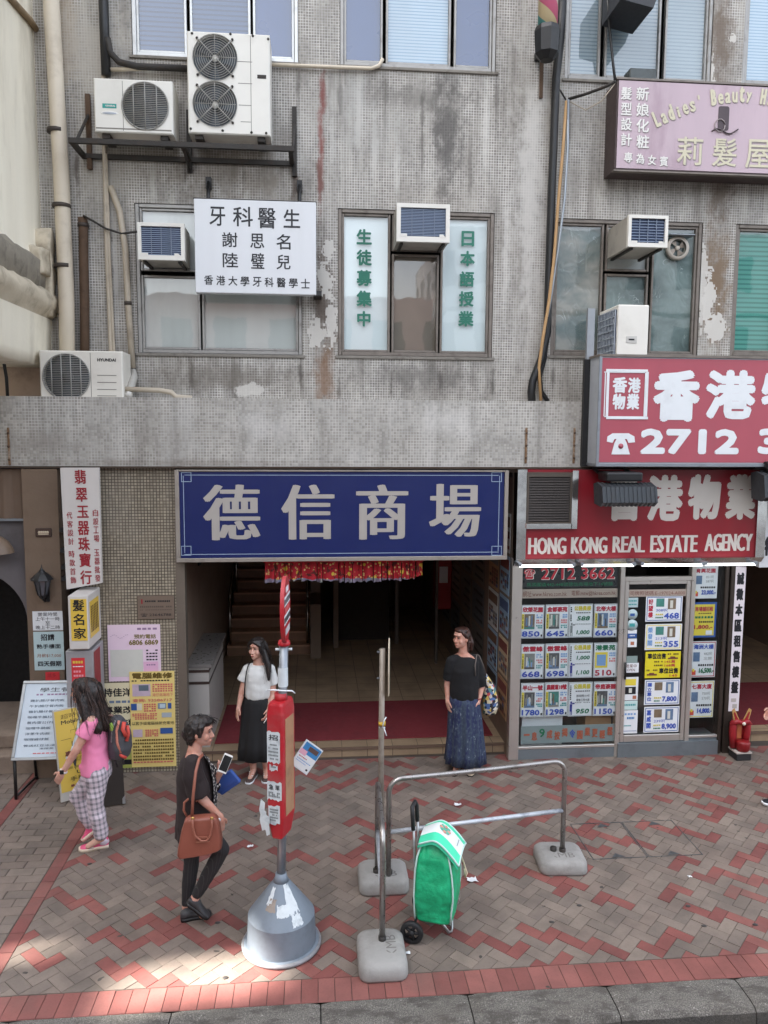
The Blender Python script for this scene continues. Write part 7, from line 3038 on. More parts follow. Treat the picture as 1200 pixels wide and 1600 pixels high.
def strands(root, guides, m, n=60, r=.0035, jit=.02, seed=1):
    """loose locks lying over the hair: each follows a guide line with its own wander"""
    rr = random.Random(seed)
    b = MB()
    for i in range(n):
        g_ = rr.choice(guides)
        off = V((rr.gauss(0, 1), rr.gauss(0, 1), rr.gauss(0, .5)))*jit
        k = rr.uniform(.75, 1.08)
        pts, rs = [], []
        L_ = 7
        for j in range(L_):
            t = j/(L_-1)*(len(g_)-1)*min(1, k)
            a = int(min(t, len(g_)-1.001))
            p = g_[a].lerp(g_[a+1], t-a)
            w__ = V((noise.noise(V((i, t*2, 1))), noise.noise(V((i, t*2, 5))), 0))*.012*t
            pts.append(p+off*(.35+.5*t)+w__)
            rs.append(r*(1-.75*j/(L_-1)))
        b.tube(pts, rs, m, 4)
    b.build('hair_locks', root)


# ---------------------------------------------------------------- the young woman in a white tee and long black skirt
def young_woman():
    Y0 = -.75
    root = thing('person', (G(402, 1200, Y0).x, Y0, 0), 'young woman in white tee and long black skirt standing at the arcade entrance', 'person')
    fwd, side = V((-.15, -1, 0)).normalized(), None
    side = V((0, 0, 1)).cross(fwd)            # her left: image right
    Rh = frame_of((-.5, -.87), -.04)
    J = dict(head=G(401.5, 1013, Y0-.02), neck=G(404, 1037, Y0), pelvis=G(402, 1112, Y0))
    J['sR'], J['sL'] = G(387, 1045, Y0), G(422, 1045, Y0)
    J['eR'], J['wR'] = G(378, 1082, Y0-.02), G(373, 1104, Y0-.06)
    J['eL'], J['wL'] = G(427, 1085, Y0-.01), G(421, 1107, Y0-.08)
    J['handR'] = (G(369, 1121, Y0-.10), (.4, -1, 0), (1, .2, 0), .5)
    J['handL'] = (G(416, 1124, Y0-.14), (-.4, -1, 0), (-1, .2, 0), .7)
    for k, x in (('R', 393), ('L', 412)):
        J['h'+k] = G(x, 1116, Y0)
        J['k'+k] = G(x+(-1 if k == 'R' else 2), 1160, Y0-.01)
        J['a'+k] = G(396 if k == 'R' else 416, 1200, Y0-.0, .085)
        J['t'+k] = J['a'+k]+V((-.03 if k == 'R' else .0, -.11, -.05))
    L = body_mesh(root, M_skin1, J, side, fwd, Rh, hs=.98)
    face_parts(root, L, Rh)
    zz = lambda y: G(402, y, Y0)
    m = cloth('white_cotton', (214, 214, 210))
    b = MB()
    b.loft([ering(zz(1091), side, fwd, .126, .104, 28, .02), ering(zz(1086), side, fwd, .142, .118, 28, .03), ering(zz(1076), side, fwd, .15, .12, 28, .02), ering(zz(1062), side, fwd, .152, .122), ering(zz(1050), side, fwd, .162, .118), ering(zz(1042), side, fwd, .150, .094), ering(zz(1038), side, fwd, .095, .074)], m)
    for k, e in (('R', G(378.5, 1064, Y0-.01)), ('L', G(427, 1069, Y0))):
        cuff(b, J['s'+k]+V((0, 0, -.004)), e, .056, .064, m)
        b.capsule(J['neck'].lerp(J['s'+k], .42)-V((0, 0, .022)), J['s'+k]+V((0, 0, -.002)), .055, .056, m)
    soft(b, 'tee_shirt', root, .010, 3, .007, 6, 9, 3)
    b = MB()
    ms = cloth('black_skirt_cloth', (24, 23, 24))
    rg = []
    for (y, a, d, fo) in ((1085, .128, .104, 0), (1096, .150, .12, .01), (1112, .168, .132, .015), (1135, .182, .15, .03), (1160, .198, .17, .05), (1181, .214, .19, .065)):
        rg.append(ering(G(401, y, Y0), side, fwd, a, d, 72, fo, 8, .7))
    b.loft(rg, ms)
    b.build('skirt', root)
    b = MB()
    b.loft([ering(G(402, 1084, Y0), side, fwd, .130, .106), ering(G(402, 1088, Y0), side, fwd, .132, .108)], cloth('waistband', (30, 34, 58)))
    b.build('waistband', root)
    b = MB()
    hd = J['head']
    def H(x, y, z):
        return hd+Rh @ V((x, y, z))
    b.ball(H(0, -.022, .018), .086, .098, .106, M_hairb, 20, 14, Rh)
    b.ball(H(0, -.004, .080), .080, .088, .036, M_hairb, 18, 12, Rh)
    b.capsule(H(.0, .07, .085), H(.07, .05, .045), .018, .02, M_hairb)
    b.capsule(H(-.0, .07, .085), H(-.072, .045, .045), .018, .02, M_hairb)
    b.capsule(H(-.06, .045, .055), H(-.082, .02, -.03), .024, .018, M_hairb)
    b.capsule(H(.06, .045, .055), H(.084, .015, -.03), .024, .024, M_hairb)
    b.capsule(H(.084, .0, -.02), G(419, 1040, Y0-.09), .032, .036, M_hairb)
    b.capsule(G(419, 1040, Y0-.09), G(420, 1062, Y0-.125), .036, .016, M_hairb)
    b.capsule(H(0, -.075, 0), H(0, -.075, -.16), .075, .07, M_hairb)
    b.capsule(H(-.03, -.08, -.16), H(.03, -.08, -.22), .06, .05, M_hairb)
    strands(root, [[H(.02, .03, .112), H(.075, .03, .05), H(.092, .012, -.03), G(420, 1040, Y0-.115), G(420.5, 1066, Y0-.13)], [H(-.01, .03, .114), H(-.07, .03, .06), H(-.09, -.0, -.03), H(-.085, -.05, -.12)], [H(.03, -.03, .118), H(.085, -.04, .04), H(.1, -.05, -.06), G(424, 1042, Y0+.0)]], M_hairb, 70, .0035, .012, 4)
    # leave the face clear
    o = b.build('hair', root)
    cleanup(o, .008, 2, (lambda co: noise.noise(V((co.x*60, co.y*60, co.z*6))), .003))
    for v in o.data.vertices:
        q = Rh.transposed() @ (v.co+o.location-hd) if False else Rh.transposed() @ (V(v.co)-hd)
        if q.y > .05 and q.z < .035 and abs(q.x) < .058:
            v.co = hd+Rh @ V((q.x, .045, q.z))
    b = MB()
    msho = plain('brown_shoe', (74, 58, 54), .6)
    for k in 'RL':
        a = J['a'+k]
        dx = -.05 if k == 'R' else .0
        shoe_into(b, msho, M_paper, (a.x-dx*.3, a.y+.06, .0), (a.x+dx, a.y-.185, .0), .042, .085)
        for i in range(3):
            b.capsule((a.x+dx*.4-.02, a.y-.05-i*.025, .082-i*.011), (a.x+dx*.4+.02, a.y-.05-i*.025, .082-i*.011), .005, .005, M_white, 6)
    b.build('shoes', root)
    b = MB()
    b.tube([G(388, 1039, Y0-.085), G(385, 1050, Y0-.128), G(383, 1066, Y0-.125), G(382, 1084, Y0-.09), G(380, 1092, Y0+.02)], .007, M_black, 6)
    b.tube([G(388, 1039, Y0-.085), G(390, 1036, Y0+.02), G(388, 1050, Y0+.12), G(384, 1090, Y0+.13)], .007, M_black, 6)
    b.box(G(384, 1100, Y0).x-.06, G(384, 1100, Y0).x+.1, Y0+.13, Y0+.2, G(390, 1112, Y0+.15).z, G(390, 1084, Y0+.15).z, M_black, .02, 2)
    b.build('shoulder_bag', None, 'black bag with a thin strap on the shoulder of the woman in white', 'bag')
    b = MB()
    b.tube([G(419, 1119, Y0-.15), G(412, 1130, Y0-.18)], .005, M_white, 6)
    b.build('paper_stick', None, 'thin white stick held by the woman in the white tee', 'stick')


young_woman()


# ---------------------------------------------------------------- the woman in a black top and long blue skirt
def skirt_woman():
    Y0 = -.76
    root = thing('person', (G(727, 1200, Y0).x, Y0, 0), 'woman in black top and long blue patterned skirt by the agency corner', 'person')
    fwd = V((-.35, -1, 0)).normalized()
    side = V((0, 0, 1)).cross(fwd)
    Rh = frame_of((-.80, -.60), -.02)
    J = dict(head=G(721, 996, Y0-.02), neck=G(724, 1022, Y0), pelvis=G(725, 1100, Y0))
    J['sR'], J['sL'] = G(705, 1032, Y0-.01), G(744, 1030, Y0+.02)
    J['eR'], J['wR'] = G(699, 1070, Y0+.02), G(699, 1093, Y0-.02)
    J['eL'], J['wL'] = G(753, 1072, Y0+.02), G(748, 1094, Y0-.06)
    J['handR'] = (G(700.5, 1112, Y0-.04), (.3, -1, 0), (1, .2, 0), .5)
    J['handL'] = (G(743, 1114, Y0-.09), (-.4, -1, 0), (-.3, 1, 0), .45)
    for k, x in (('R', 716), ('L', 735)):
        J['h'+k] = G(x, 1104, Y0)
        J['k'+k] = G(x, 1150, Y0-.01)
    J['aR'], J['aL'] = G(714, 1190, Y0+.02, .075), G(741, 1192, Y0, .075)
    J['tR'] = J['aR']+V((-.04, -.1, -.045))
    J['tL'] = J['aL']+V((-.07, -.1, -.045))
    L = body_mesh(root, M_skin2, J, side, fwd, Rh, hs=1.0)
    face_parts(root, L, Rh)
    m = cloth('black_jersey', (20, 20, 22), .9)
    b = MB()
    zz = lambda y, dx=0: G(724.5+dx, y, Y0)
    b.loft([ering(zz(1090), side, fwd, .168, .138, 28, .02), ering(zz(1078), side, fwd, .172, .14, 28, .02), ering(zz(1060), side, fwd, .166, .138), ering(zz(1045), side, fwd, .17, .134), ering(zz(1035), side, fwd, .172, .108), ering(zz(1029), side, fwd, .15, .092), ering(zz(1024), side, fwd, .098, .074)], m)
    for k, e in (('R', G(700, 1062, Y0+.015)), ('L', G(753, 1072, Y0+.02))):
        b.capsule(J['neck'].lerp(J['s'+k], .34)-V((0, 0, .024)), J['s'+k]+V((0, 0, -.002)), .057, .060, m)
        b.capsule(J['s'+k]+V((0, 0, -.012)), J['s'+k].lerp(e, .55), .062, .066, m)
        cuff(b, J['s'+k].lerp(e, .5), e, .062, .062, m)
    soft(b, 'top', root, .011, 3, .007, 6, 8, 11)
    kt = NT('blue_print_skirt')
    p_ = kt.pos((1, 1, .55))
    n1 = kt.noise(p_, 42, 3)
    n2 = kt.noise(kt.pos((26, 26, .5)), 1, 2)
    c_ = kt.mix(kt.step(n1, .45, .6), lin((34, 42, 78)), lin((60, 72, 92)))
    c_ = kt.mix(kt.step(n1, .64, .7), c_, lin((126, 136, 148)))
    c_ = kt.mix(kt.math('MULTIPLY', kt.step(n2, .4, .6), .5), c_, lin((62, 74, 84)))
    kt.col(c_)
    kt.rough(.85)
    b = MB()
    rg = []
    for (y, cx, a, d, fo) in ((1082, 724, .158, .13, 0), (1098, 725, .178, .145, .01), (1120, 726, .19, .155, .025), (1150, 727, .202, .17, .045), (1175, 727, .218, .185, .06), (1190, 726.5, .226, .19, .07)):
        rg.append(ering(G(cx, y, Y0), side, fwd, a, d, 80, fo, 10, 1.1))
    b.loft(rg, kt.m)
    b.build('skirt', root)
    b = MB()
    hd = J['head']
    H = lambda x, y, z: hd+Rh @ V((x, y, z))
    b.ball(H(0, -.03, .022), .084, .088, .096, M_hairbr, 20, 14, Rh)
    b.ball(H(0, -.002, .082), .080, .086, .034, M_hairbr, 18, 12, Rh)
    for q_ in (-1, 1):
        b.capsule(H(q_*.06, .035, .06), H(q_*.078, -.01, .015), .022, .02, M_hairbr)
    b.capsule(H(.0, -.11, .0), H(.03, -.13, -.08), .04, .036, M_hairbr)
    b.capsule(H(.03, -.13, -.08), G(737, 1016, Y0+.02), .036, .014, M_hairbr)
    b.capsule(H(.06, -.06, -.05), G(731, 1018, Y0-.06), .02, .008, M_hairbr)
    o = b.build('hair', root)
    cleanup(o, .008, 2, (lambda co: noise.noise(V((co.x*60, co.y*60, co.z*8))), .003))
    b = MB()
    mshoe = plain('beige_flat', (186, 168, 144), .5)
    for k, dx in (('R', -.07), ('L', -.09)):
        a = J['a'+k]
        shoe_into(b, mshoe, M_dark, (a.x-dx*.35, a.y+.05, 0), (a.x+dx, a.y-.17, 0), .04, .055, .012, open_=True)
    b.build('shoes', root)
    b = MB()
    c_ = G(748, 1091, Y0-.055)
    b.tube(ring_ := [c_+V((.03*math.cos(i*math.pi/8), .03*math.sin(i*math.pi/8), 0)) for i in range(16)], .006, plain('red_bangle', (140, 34, 34), .4), 6, True)
    b.build('bangle', root)
    # tote
    kt = NT('patchwork_cloth')
    vo = kt.n('TexVoronoi')
    kt.put(vo.inputs['Vector'], kt.pos())
    vo.inputs['Scale'].default_value = 30
    vs_ = kt.xyz(vo.outputs['Color'])
    ramp = kt.n('ValToRGB')
    ramp.color_ramp.interpolation = 'CONSTANT'
    cols_ = ((36, 36, 40), (214, 204, 170), (80, 110, 160), (190, 80, 80), (30, 32, 36), (222, 216, 206), (90, 140, 140), (210, 180, 90), (60, 60, 90), (200, 190, 180))
    while len(ramp.color_ramp.elements) < len(cols_):
        ramp.color_ramp.elements.new(.5)
    for i, c__ in enumerate(cols_):
        ramp.color_ramp.elements[i].position = i/len(cols_)
        ramp.color_ramp.elements[i].color = lin(c__)
    kt.put(ramp.inputs[0], vs_[0])
    kt.col(ramp.outputs[0])
    kt.rough(.8)
    tb = thing('tote_bag', G(766, 1116, Y0+.1), 'patchwork print tote hanging from the shoulder of the woman in black', 'bag')
    b = MB()
    rg = []
    for (y, cx, a, d) in ((1117, 764, .035, .03), (1115, 765, .07, .05), (1105, 766, .086, .066), (1090, 766, .082, .066), (1075, 764.5, .066, .055), (1062, 761, .04, .036), (1053, 758, .018, .02)):
        rg.append(ering(G(cx, y, Y0+.09), X_, Y_, a, d, 36, .04, 5, y*.02))
    b.loft(rg, kt.m)
    b.build('bag', tb)
    b = MB()
    b.tube([G(759, 1056, Y0+.06), G(755, 1040, Y0+.02), G(748, 1024, Y0-.02), G(745, 1023, Y0+.03), G(752, 1038, Y0+.14), G(759, 1056, Y0+.13)], .009, plain('dark_strap', (92, 84, 80), .8), 6)
    b.tube([G(745, 1022, Y0-.05), G(742.5, 1040, Y0-.14), G(743, 1056, Y0-.13)], .007, plain('dark_strap', (92, 84, 80), .8), 6)
    b.build('strap', tb)


skirt_woman()


# ---------------------------------------------------------------- the woman in pink, walking left
def pink_woman():
    Y0 = -2.14
    root = thing('person', (G(150, 1310, Y0).x, Y0, 0), 'long haired woman in pink shirt and checked trousers walking left', 'person')
    fwd, side = V((-1, -.05, 0)).normalized(), None
    side = V((0, 0, 1)).cross(fwd)      # her left: towards the road
    Rh = frame_of((-1, .02), .08)
    nY, fY = Y0-.17, Y0+.17
    J = dict(head=G(129, 1079, Y0), neck=G(143, 1113, Y0), pelvis=G(151, 1200, Y0))
    J['sL'], J['sR'] = G(143, 1127, nY), G(144, 1125, fY)
    J['eL'], J['wL'] = G(119, 1172, nY-.05), G(98, 1207, nY-.04)
    J['handL'] = (G(84, 1229, nY-.02), (-1, .3, -.2), (.2, 1, .3), .6)
    J['eR'], J['wR'] = G(136, 1140, fY-.02), G(163, 1122, fY-.06)
    J['handR'] = (G(180, 1117, fY-.08), (0, -.6, .6), (.2, -.3, -1), 1.2)
    J['hL'], J['hR'] = G(152, 1206, Y0-.08), G(150, 1206, Y0+.08)
    J['kL'], J['aL'] = G(149, 1255, Y0-.1), G(159, 1309, Y0-.1)
    J['tL'] = G(138, 1322, Y0-.11)
    J['kR'], J['aR'] = G(121, 1243, Y0+.08), G(143, 1289, Y0+.08)
    J['tR'] = G(139, 1304, Y0+.08)
    L = body_mesh(root, M_skin1, J, side, fwd, Rh, hs=1.0)
    face_parts(root, L, Rh)
    m = cloth('pink_cotton', (244, 142, 180))
    b = MB()
    q = lambda x, y: G(x, y, Y0)
    b.loft([ering(q(149, 1204), side, fwd, .17, .130, 28, .03), ering(q(150, 1192), side, fwd, .168, .124, 28, .02), ering(q(149, 1172), side, fwd, .16, .112), ering(q(148, 1152), side, fwd, .165, .116), ering(q(147, 1135), side, fwd, .172, .110), ering(q(145, 1123), side, fwd, .16, .09), ering(q(143, 1116), side, fwd, .09, .07)], m)
    cuff(b, J['sL']+V((0, 0, -.008)), G(128, 1151, nY-.03), .058, .066, m)
    b.capsule(J['sR']+V((0, 0, -.008)), G(139, 1136, fY), .062, .064, m)
    b.capsule(G(128, 1198, Y0-.08), G(131, 1207, Y0-.1), .03, .016, m)
    soft(b, 'polo_shirt', root, .010, 3, .008, 6, 8, 5)
    kt = NT('checked_cotton')
    p_ = kt.xyz(kt.pos())
    cu = kt.math('FRACT', kt.math('MULTIPLY', kt.math('ADD', kt.math('ADD', p_[0], kt.math('MULTIPLY', p_[1], .7)), kt.math('MULTIPLY', p_[2], .12)), 22))
    cv = kt.math('FRACT', kt.math('MULTIPLY', kt.math('ADD', p_[2], kt.math('MULTIPLY', p_[0], -.1)), 20))
    a_ = kt.math('ADD', kt.math('LESS_THAN', cu, .42), kt.math('LESS_THAN', cv, .42))
    c_ = kt.mix(kt.math('MULTIPLY', a_, .5, clamp=True), lin((208, 194, 202)), lin((128, 124, 130)))
    kt.col(c_)
    kt.rough(.85)
    kt.bump(kt.noise(kt.pos((1, 1, .6)), 14, 3), .008, .8)
    b = MB()
    b.loft([ering(q(151, 1212), side, fwd, .17, .13), ering(q(151, 1200), side, fwd, .172, .132), ering(q(150, 1186), side, fwd, .15, .115)], kt.m)
    for k in 'LR':
        kn, an = J['k'+k], J['a'+k]
        b.capsule(J['h'+k]+V((0, 0, -.02)), kn, .094, .074, kt.m)
        b.capsule(kn, kn.lerp(an, .86), .074, .068, kt.m)
    soft(b, 'trousers', root, .011, 3, .011, 8, 12, 9)
    b = MB()
    hd = J['head']
    H = lambda x, y, z: hd+Rh @ V((x, y, z))
    b.ball(H(0, -.028, .022), .090, .098, .100, M_hairb, 20, 14, Rh)
    b.ball(H(0, .01, .07), .074, .08, .046, M_hairb, 18, 12, Rh)
    b.capsule(H(.05, .02, .03), H(.078, -.0, -.06), .034, .04, M_hairb)
    b.capsule(H(.07, -.02, -.06), G(136, 1124, nY+.02), .055, .045, M_hairb)
    b.capsule(H(0, -.08, 0), G(152, 1118, Y0), .095, .1, M_hairb)
    b.capsule(G(152, 1118, Y0), G(160, 1135, Y0-.02), .1, .06, M_hairb)
    b.capsule(G(146, 1118, Y0-.1), G(152, 1138, Y0-.13), .06, .05, M_hairb)
    b.capsule(G(136, 1124, nY+.02), G(140, 1141, nY), .042, .02, M_hairb)
    b.capsule(G(152, 1138, Y0-.13), G(157, 1146, Y0-.12), .03, .012, M_hairb)
    b.capsule(G(160, 1135, Y0-.02), G(167, 1143, Y0-.02), .035, .012, M_hairb)
    strands(root, [[H(.03, .03, .112), H(.085, .02, .03), H(.1, -.0, -.06), G(133, 1122, nY+.0), G(137, 1143, nY-.03)], [H(.03, -.05, .115), H(.09, -.06, .03), G(146, 1105, Y0-.13), G(150, 1128, Y0-.17), G(154, 1147, Y0-.16)], [H(.0, -.1, .1), H(.04, -.13, .0), G(158, 1112, Y0-.06), G(165, 1130, Y0-.09), G(168, 1146, Y0-.06)]], hairmat('brown_locks', (40, 28, 24), (96, 66, 52)), 130, .004, .022, 7)
    o = b.build('hair', root)
    cleanup(o, .009, 2, (lambda co: noise.noise(V((co.x*45, co.y*45, co.z*7)))+.4*noise.noise(V((co.x*90, co.y*90, co.z*20))), .009))
    b = MB()
    msh = plain('pink_shoe', (226, 92, 132), .6)
    msh2 = plain('pale_shoe_heel', (206, 190, 200), .6)
    msol = plain('cream_sole', (224, 206, 184), .6)
    h_, t_ = gr(170, 1322), gr(123, 1330)
    shoe_into(b, msh, msol, (h_.x, h_.y, .0), (t_.x, t_.y, .0), .045, .1, .03)
    d = (t_-h_).normalized()
    b.ball((h_.x+d.x*.05, h_.y+d.y*.05-.0, .055), .058, .046, .04, msh2, 14, 10)
    b.quad((t_.x+.11, t_.y-.047, .035), (t_.x+.15, t_.y-.047, .05), (t_.x+.15, t_.y-.0465, .06), (t_.x+.09, t_.y-.0465, .052), M_white)
    for i in range(3):
        p = h_.lerp(t_, .42+i*.1)
        b.capsule((p.x, p.y-.03, .094-i*.012), (p.x, p.y+.03, .094-i*.012), .005, .005, M_ink, 6)
    a = J['aR']
    shoe_into(b, msh, msol, a+V((.05, 0, -.05)), a+V((-.08, 0, -.15)), .043, .09, .028, (.6, 0, .8))
    b.build('shoes', root)
    b = MB()
    w_ = J['wL']
    dr = (J['eL']-w_).normalized()
    c_ = w_+dr*.015
    u = dr.orthogonal().normalized()
    v = dr.cross(u)
    b.tube([c_+(u*math.cos(i*math.pi/8)+v*math.sin(i*math.pi/8))*.0275 for i in range(16)], .009, plain('watch_strap', (206, 196, 190), .5), 6, True)
    b.box(c_.x-.024, c_.x+.012, c_.y-.036, c_.y-.026, c_.z-.016, c_.z+.022, M_black, .004, 1)
    b.build('wrist_watch', root)
    # backpack
    bp_ = thing('backpack', G(187, 1190, Y0+.05), 'dark grey backpack with red panels slung behind the woman in pink', 'backpack')
    M_bpk = cloth('grey_nylon', (74, 74, 78), .6)
    M_bpr = plain('red_panel', (206, 78, 66), .6)
    M_bpl = plain('lime_tag', (160, 196, 84), .6)
    M_bpd = plain('dark_nylon', (44, 36, 38), .6)
    b = MB()
    rg = []
    for (y, x, a, d) in ((1184, 188, .05, .06), (1180, 187, .09, .10), (1165, 188, .105, .13), (1148, 187, .1, .13), (1132, 184, .085, .12), (1122, 181, .055, .09), (1118, 180, .02, .04)):
        rg.append(ering(G(x, y, Y0+.05), X_, Y_, a, d, 30, .02, 5, y))
    b.loft(rg, M_bpk)
    soft(b, 'pack', bp_, .011, 2, .006, 9, 9, 2)
    b = MB()
    def stripe(pts, r, m_):
        b.tube([G(x, y, Y) for x, y, Y in pts], r, m_, 6)
    f = Y0-.075
    stripe(((186, 1126, f+.02), (182, 1142, f), (183, 1160, f-.005), (188, 1176, f+.01)), .012, plain('coral_piping', (206, 130, 110), .6))
    stripe(((180, 1126, f+.01), (175, 1142, f+.01), (174, 1160, f+.01)), .008, plain('grey_piping', (140, 138, 140), .6))
    stripe(((194, 1128, f+.04), (192, 1140, f+.01), (197, 1150, f+.02)), .02, M_bpr)
    stripe(((199, 1134, f+.05), (201, 1146, f+.05), (198, 1158, f+.03)), .016, M_bpr)
    stripe(((182, 1172, f+.02), (190, 1181, f+.02), (197, 1184, f+.04)), .014, M_bpr)
    b.ball(G(174, 1136, f), .02, .012, .04, M_bpl, 10, 8)
    b.build('panel_trim', bp_)
    b = MB()
    b.tube([G(177, 1119, Y0+.09), G(160, 1117, Y0+.12), G(146, 1117, Y0+.06), G(141, 1130, Y0+.1), G(150, 1160, Y0+.16), G(180, 1178, Y0+.1)], .016, M_bpd, 6)
    b.tube([G(181, 1184, Y0), G(180, 1192, Y0-.01), G(184, 1198, Y0)], .008, M_bpd, 5)
    b.tube([G(192, 1184, Y0), G(194, 1195, Y0-.01)], .008, M_bpd, 5)
    b.build('strap', bp_)


pink_woman()


# ---------------------------------------------------------------- the woman with a phone, walking right
def phone_woman():
    Y0 = -3.23
    root = thing('person', (G(303, 1430, Y0).x, Y0, 0), 'short haired woman in dark blouse walking right while looking at a phone', 'person')
    fwd = V((1, -.05, 0)).normalized()
    side = V((0, 0, 1)).cross(fwd)      # her left: away from the road
    Rh = frame_of((1, -.12), .06)
    nY, fY = Y0-.17, Y0+.17
    J = dict(head=G(313, 1142, Y0), neck=G(303, 1177, Y0), pelvis=G(303, 1276, Y0))
    J['sR'], J['sL'] = G(301, 1191, nY), G(306, 1190, fY)
    J['eR'], J['wR'] = G(316, 1248, nY-.03), G(345, 1277, nY-.02)
    J['handR'] = (G(347, 1299, nY-.02), (.6, .6, 0), (-1, .1, 0), .8)
    J['eL'], J['wL'] = G(327, 1240, fY), G(341, 1213, fY-.1)
    J['handL'] = (G(351, 1193, fY-.12), (.3, .1, .9), (.4, -1, .2), .9)
    J['hL'], J['hR'] = G(301, 1280, Y0+.08), G(306, 1280, Y0-.08)
    J['kL'], J['aL'] = G(299, 1348, Y0+.09), G(291, 1417, Y0+.06)
    J['tL'] = G(312, 1426, Y0+.06)
    J['kR'], J['aR'] = G(347, 1328, Y0-.06), G(304, 1404, Y0-.06)
    J['tR'] = G(316, 1430, Y0-.06)
    L = body_mesh(root, M_skin2, J, side, fwd, Rh, hs=1.0)
    face_parts(root, L, Rh)
    m = cloth('dark_blouse_cloth', (42, 32, 32))
    b = MB()
    q = lambda x, y: G(x, y, Y0)
    b.loft([ering(q(302, 1302), side, fwd, .20, .135, 28, .03), ering(q(304, 1285), side, fwd, .198, .14, 28, .025), ering(q(306, 1255), side, fwd, .19, .142), ering(q(306, 1225), side, fwd, .188, .14), ering(q(303, 1203), side, fwd, .18, .125), ering(q(302, 1188), side, fwd, .16, .098), ering(q(303, 1180), side, fwd, .09, .072)], m)
    b.capsule(J['sR']+V((0, 0, -.01)), G(303, 1215, nY-.015), .07, .085, m)
    cuff(b, G(303, 1212, nY-.015), G(311, 1243, nY-.02), .074, .088, m)
    b.capsule(J['sL']+V((0, 0, -.01)), G(322, 1225, fY), .068, .085, m)
    soft(b, 'blouse', root, .011, 3, .008, 5, 8, 15)
    kt = NT('black_white_print')
    vo = kt.n('TexVoronoi')
    kt.put(vo.inputs['Vector'], kt.pos())
    vo.inputs['Scale'].default_value = 42
    kt.col(kt.mix(kt.step(vo.outputs[0], .3, .42), lin((214, 208, 200)), lin((30, 26, 28))))
    kt.rough(.85)
    b = MB()
    b.loft([[G(x, y, Y) for x, y, Y in r_] for r_ in (((319, 1180, Y0-.05), (325, 1182, Y0+.02), (326, 1183, Y0+.1)), ((328, 1196, Y0-.085), (334, 1199, Y0+.02), (333, 1200, Y0+.12)), ((332, 1215, Y0-.085), (338, 1218, Y0+.02), (337, 1220, Y0+.13)), ((334, 1240, Y0-.08), (340, 1243, Y0+.02), (339, 1245, Y0+.13)), ((334, 1260, Y0-.08), (338, 1262, Y0+.02), (337, 1262, Y0+.12)))], kt.m, cap=False, closed=False)
    b.capsule(G(322, 1205, fY-.02), G(334, 1222, fY-.03), .075, .08, kt.m)
    b.build('printed_front', root)
    kt = NT('striped_leggings')
    p_ = kt.xyz(kt.pos())
    f_ = kt.math('FRACT', kt.math('MULTIPLY', kt.math('ADD', kt.math('ADD', p_[0], p_[1]), kt.math('MULTIPLY', p_[2], -.12)), 40))
    kt.col(kt.mix(kt.math('MULTIPLY', kt.math('LESS_THAN', f_, .16), .22), lin((34, 33, 35)), lin((96, 92, 90))))
    kt.rough(.8)
    b = MB()
    for k in 'LR':
        kn, an = J['k'+k], J['a'+k]
        b.capsule(J['h'+k]+V((0, 0, -.02)), kn, .092, .060, kt.m)
        b.capsule(kn, kn.lerp(an, .4), .060, .058, kt.m)
        b.capsule(kn.lerp(an, .4), kn.lerp(an, .9), .058, .042, kt.m)
    soft(b, 'leggings', root, .010, 3, .004, 9, 14, 8)
    b = MB()
    hd = J['head']
    H = lambda x, y, z: hd+Rh @ V((x, y, z))
    b.ball(H(0, -.032, .024), .090, .094, .098, M_hairb, 20, 14, Rh)
    b.ball(H(0, .015, .078), .074, .074, .042, M_hairb, 18, 12, Rh)
    b.capsule(H(0, -.085, -.02), H(0, -.072, -.09), .06, .034, M_hairb)
    for q_ in (-1, 1):
        b.capsule(H(q_*.064, .02, .05), H(q_*.078, .018, -.012), .03, .014, M_hairb)
        b.capsule(H(q_*.06, -.05, .0), H(q_*.055, -.055, -.075), .034, .022, M_hairb)
    strands(root, [[H(0, .0, .122), H(.05, .05, .095), H(.074, .05, .03)], [H(0, -.02, .124), H(.07, -.03, .085), H(.092, -.03, .01)], [H(0, -.05, .12), H(.06, -.1, .06), H(.065, -.115, -.03)], [H(0, .02, .12), H(.02, .09, .085), H(.03, .098, .055)]], M_hairb, 90, .0035, .014, 12)
    o = b.build('hair', root)
    cleanup(o, .008, 1, (lambda co: noise.noise(V((co.x*38, co.y*38, co.z*38)))+.5*noise.noise(V((co.x*80, co.y*80, co.z*60))), .008))
    b = MB()
    msh = plain('charcoal_shoe', (52, 52, 54), .5)
    h_, t_ = gr(282, 1438), gr(330, 1428)
    shoe_into(b, msh, M_black, (h_.x, h_.y, 0), (t_.x, t_.y, 0), .043, .085, .022)
    a = J['aR']
    shoe_into(b, msh, M_black, a+V((-.065, 0, -.03)), a+V((.105, -.01, -.165)), .043, .085, .022, (.6, 0, .8))
    b.build('shoes', root)
    # phone and clutch
    b = MB()
    pc = G(352, 1193, fY-.15)
    b.M = Matrix.Translation(pc) @ Matrix.Rotation(rad(24), 4, 'Y') @ Matrix.Rotation(rad(-28), 4, 'X') @ Matrix.Rotation(rad(10), 4, 'Z')
    b.box(-.036, .036, -.005, .005, -.072, .072, M_white, .004, 2)
    b.box(-.032, .032, -.0062, -.005, -.058, .058, M_dark)
    b.M = None
    b.build('smartphone', None, 'white smartphone held up by the short haired woman', 'phone')
    b = MB()
    cc = G(354, 1222, fY-.06)
    b.M = Matrix.Translation(cc) @ Matrix.Rotation(rad(-38), 4, 'Y') @ Matrix.Rotation(rad(-10), 4, 'Z')
    M_clu = mat('blue_leather', (50, 84, 156), .45, 0, .08, 12, .1)
    b.box(-.10, .10, -.022, .022, -.065, .065, M_clu, .016, 3, True)
    b.box(-.098, .098, -.027, -.02, -.03, .064, M_clu, .006, 2, True)
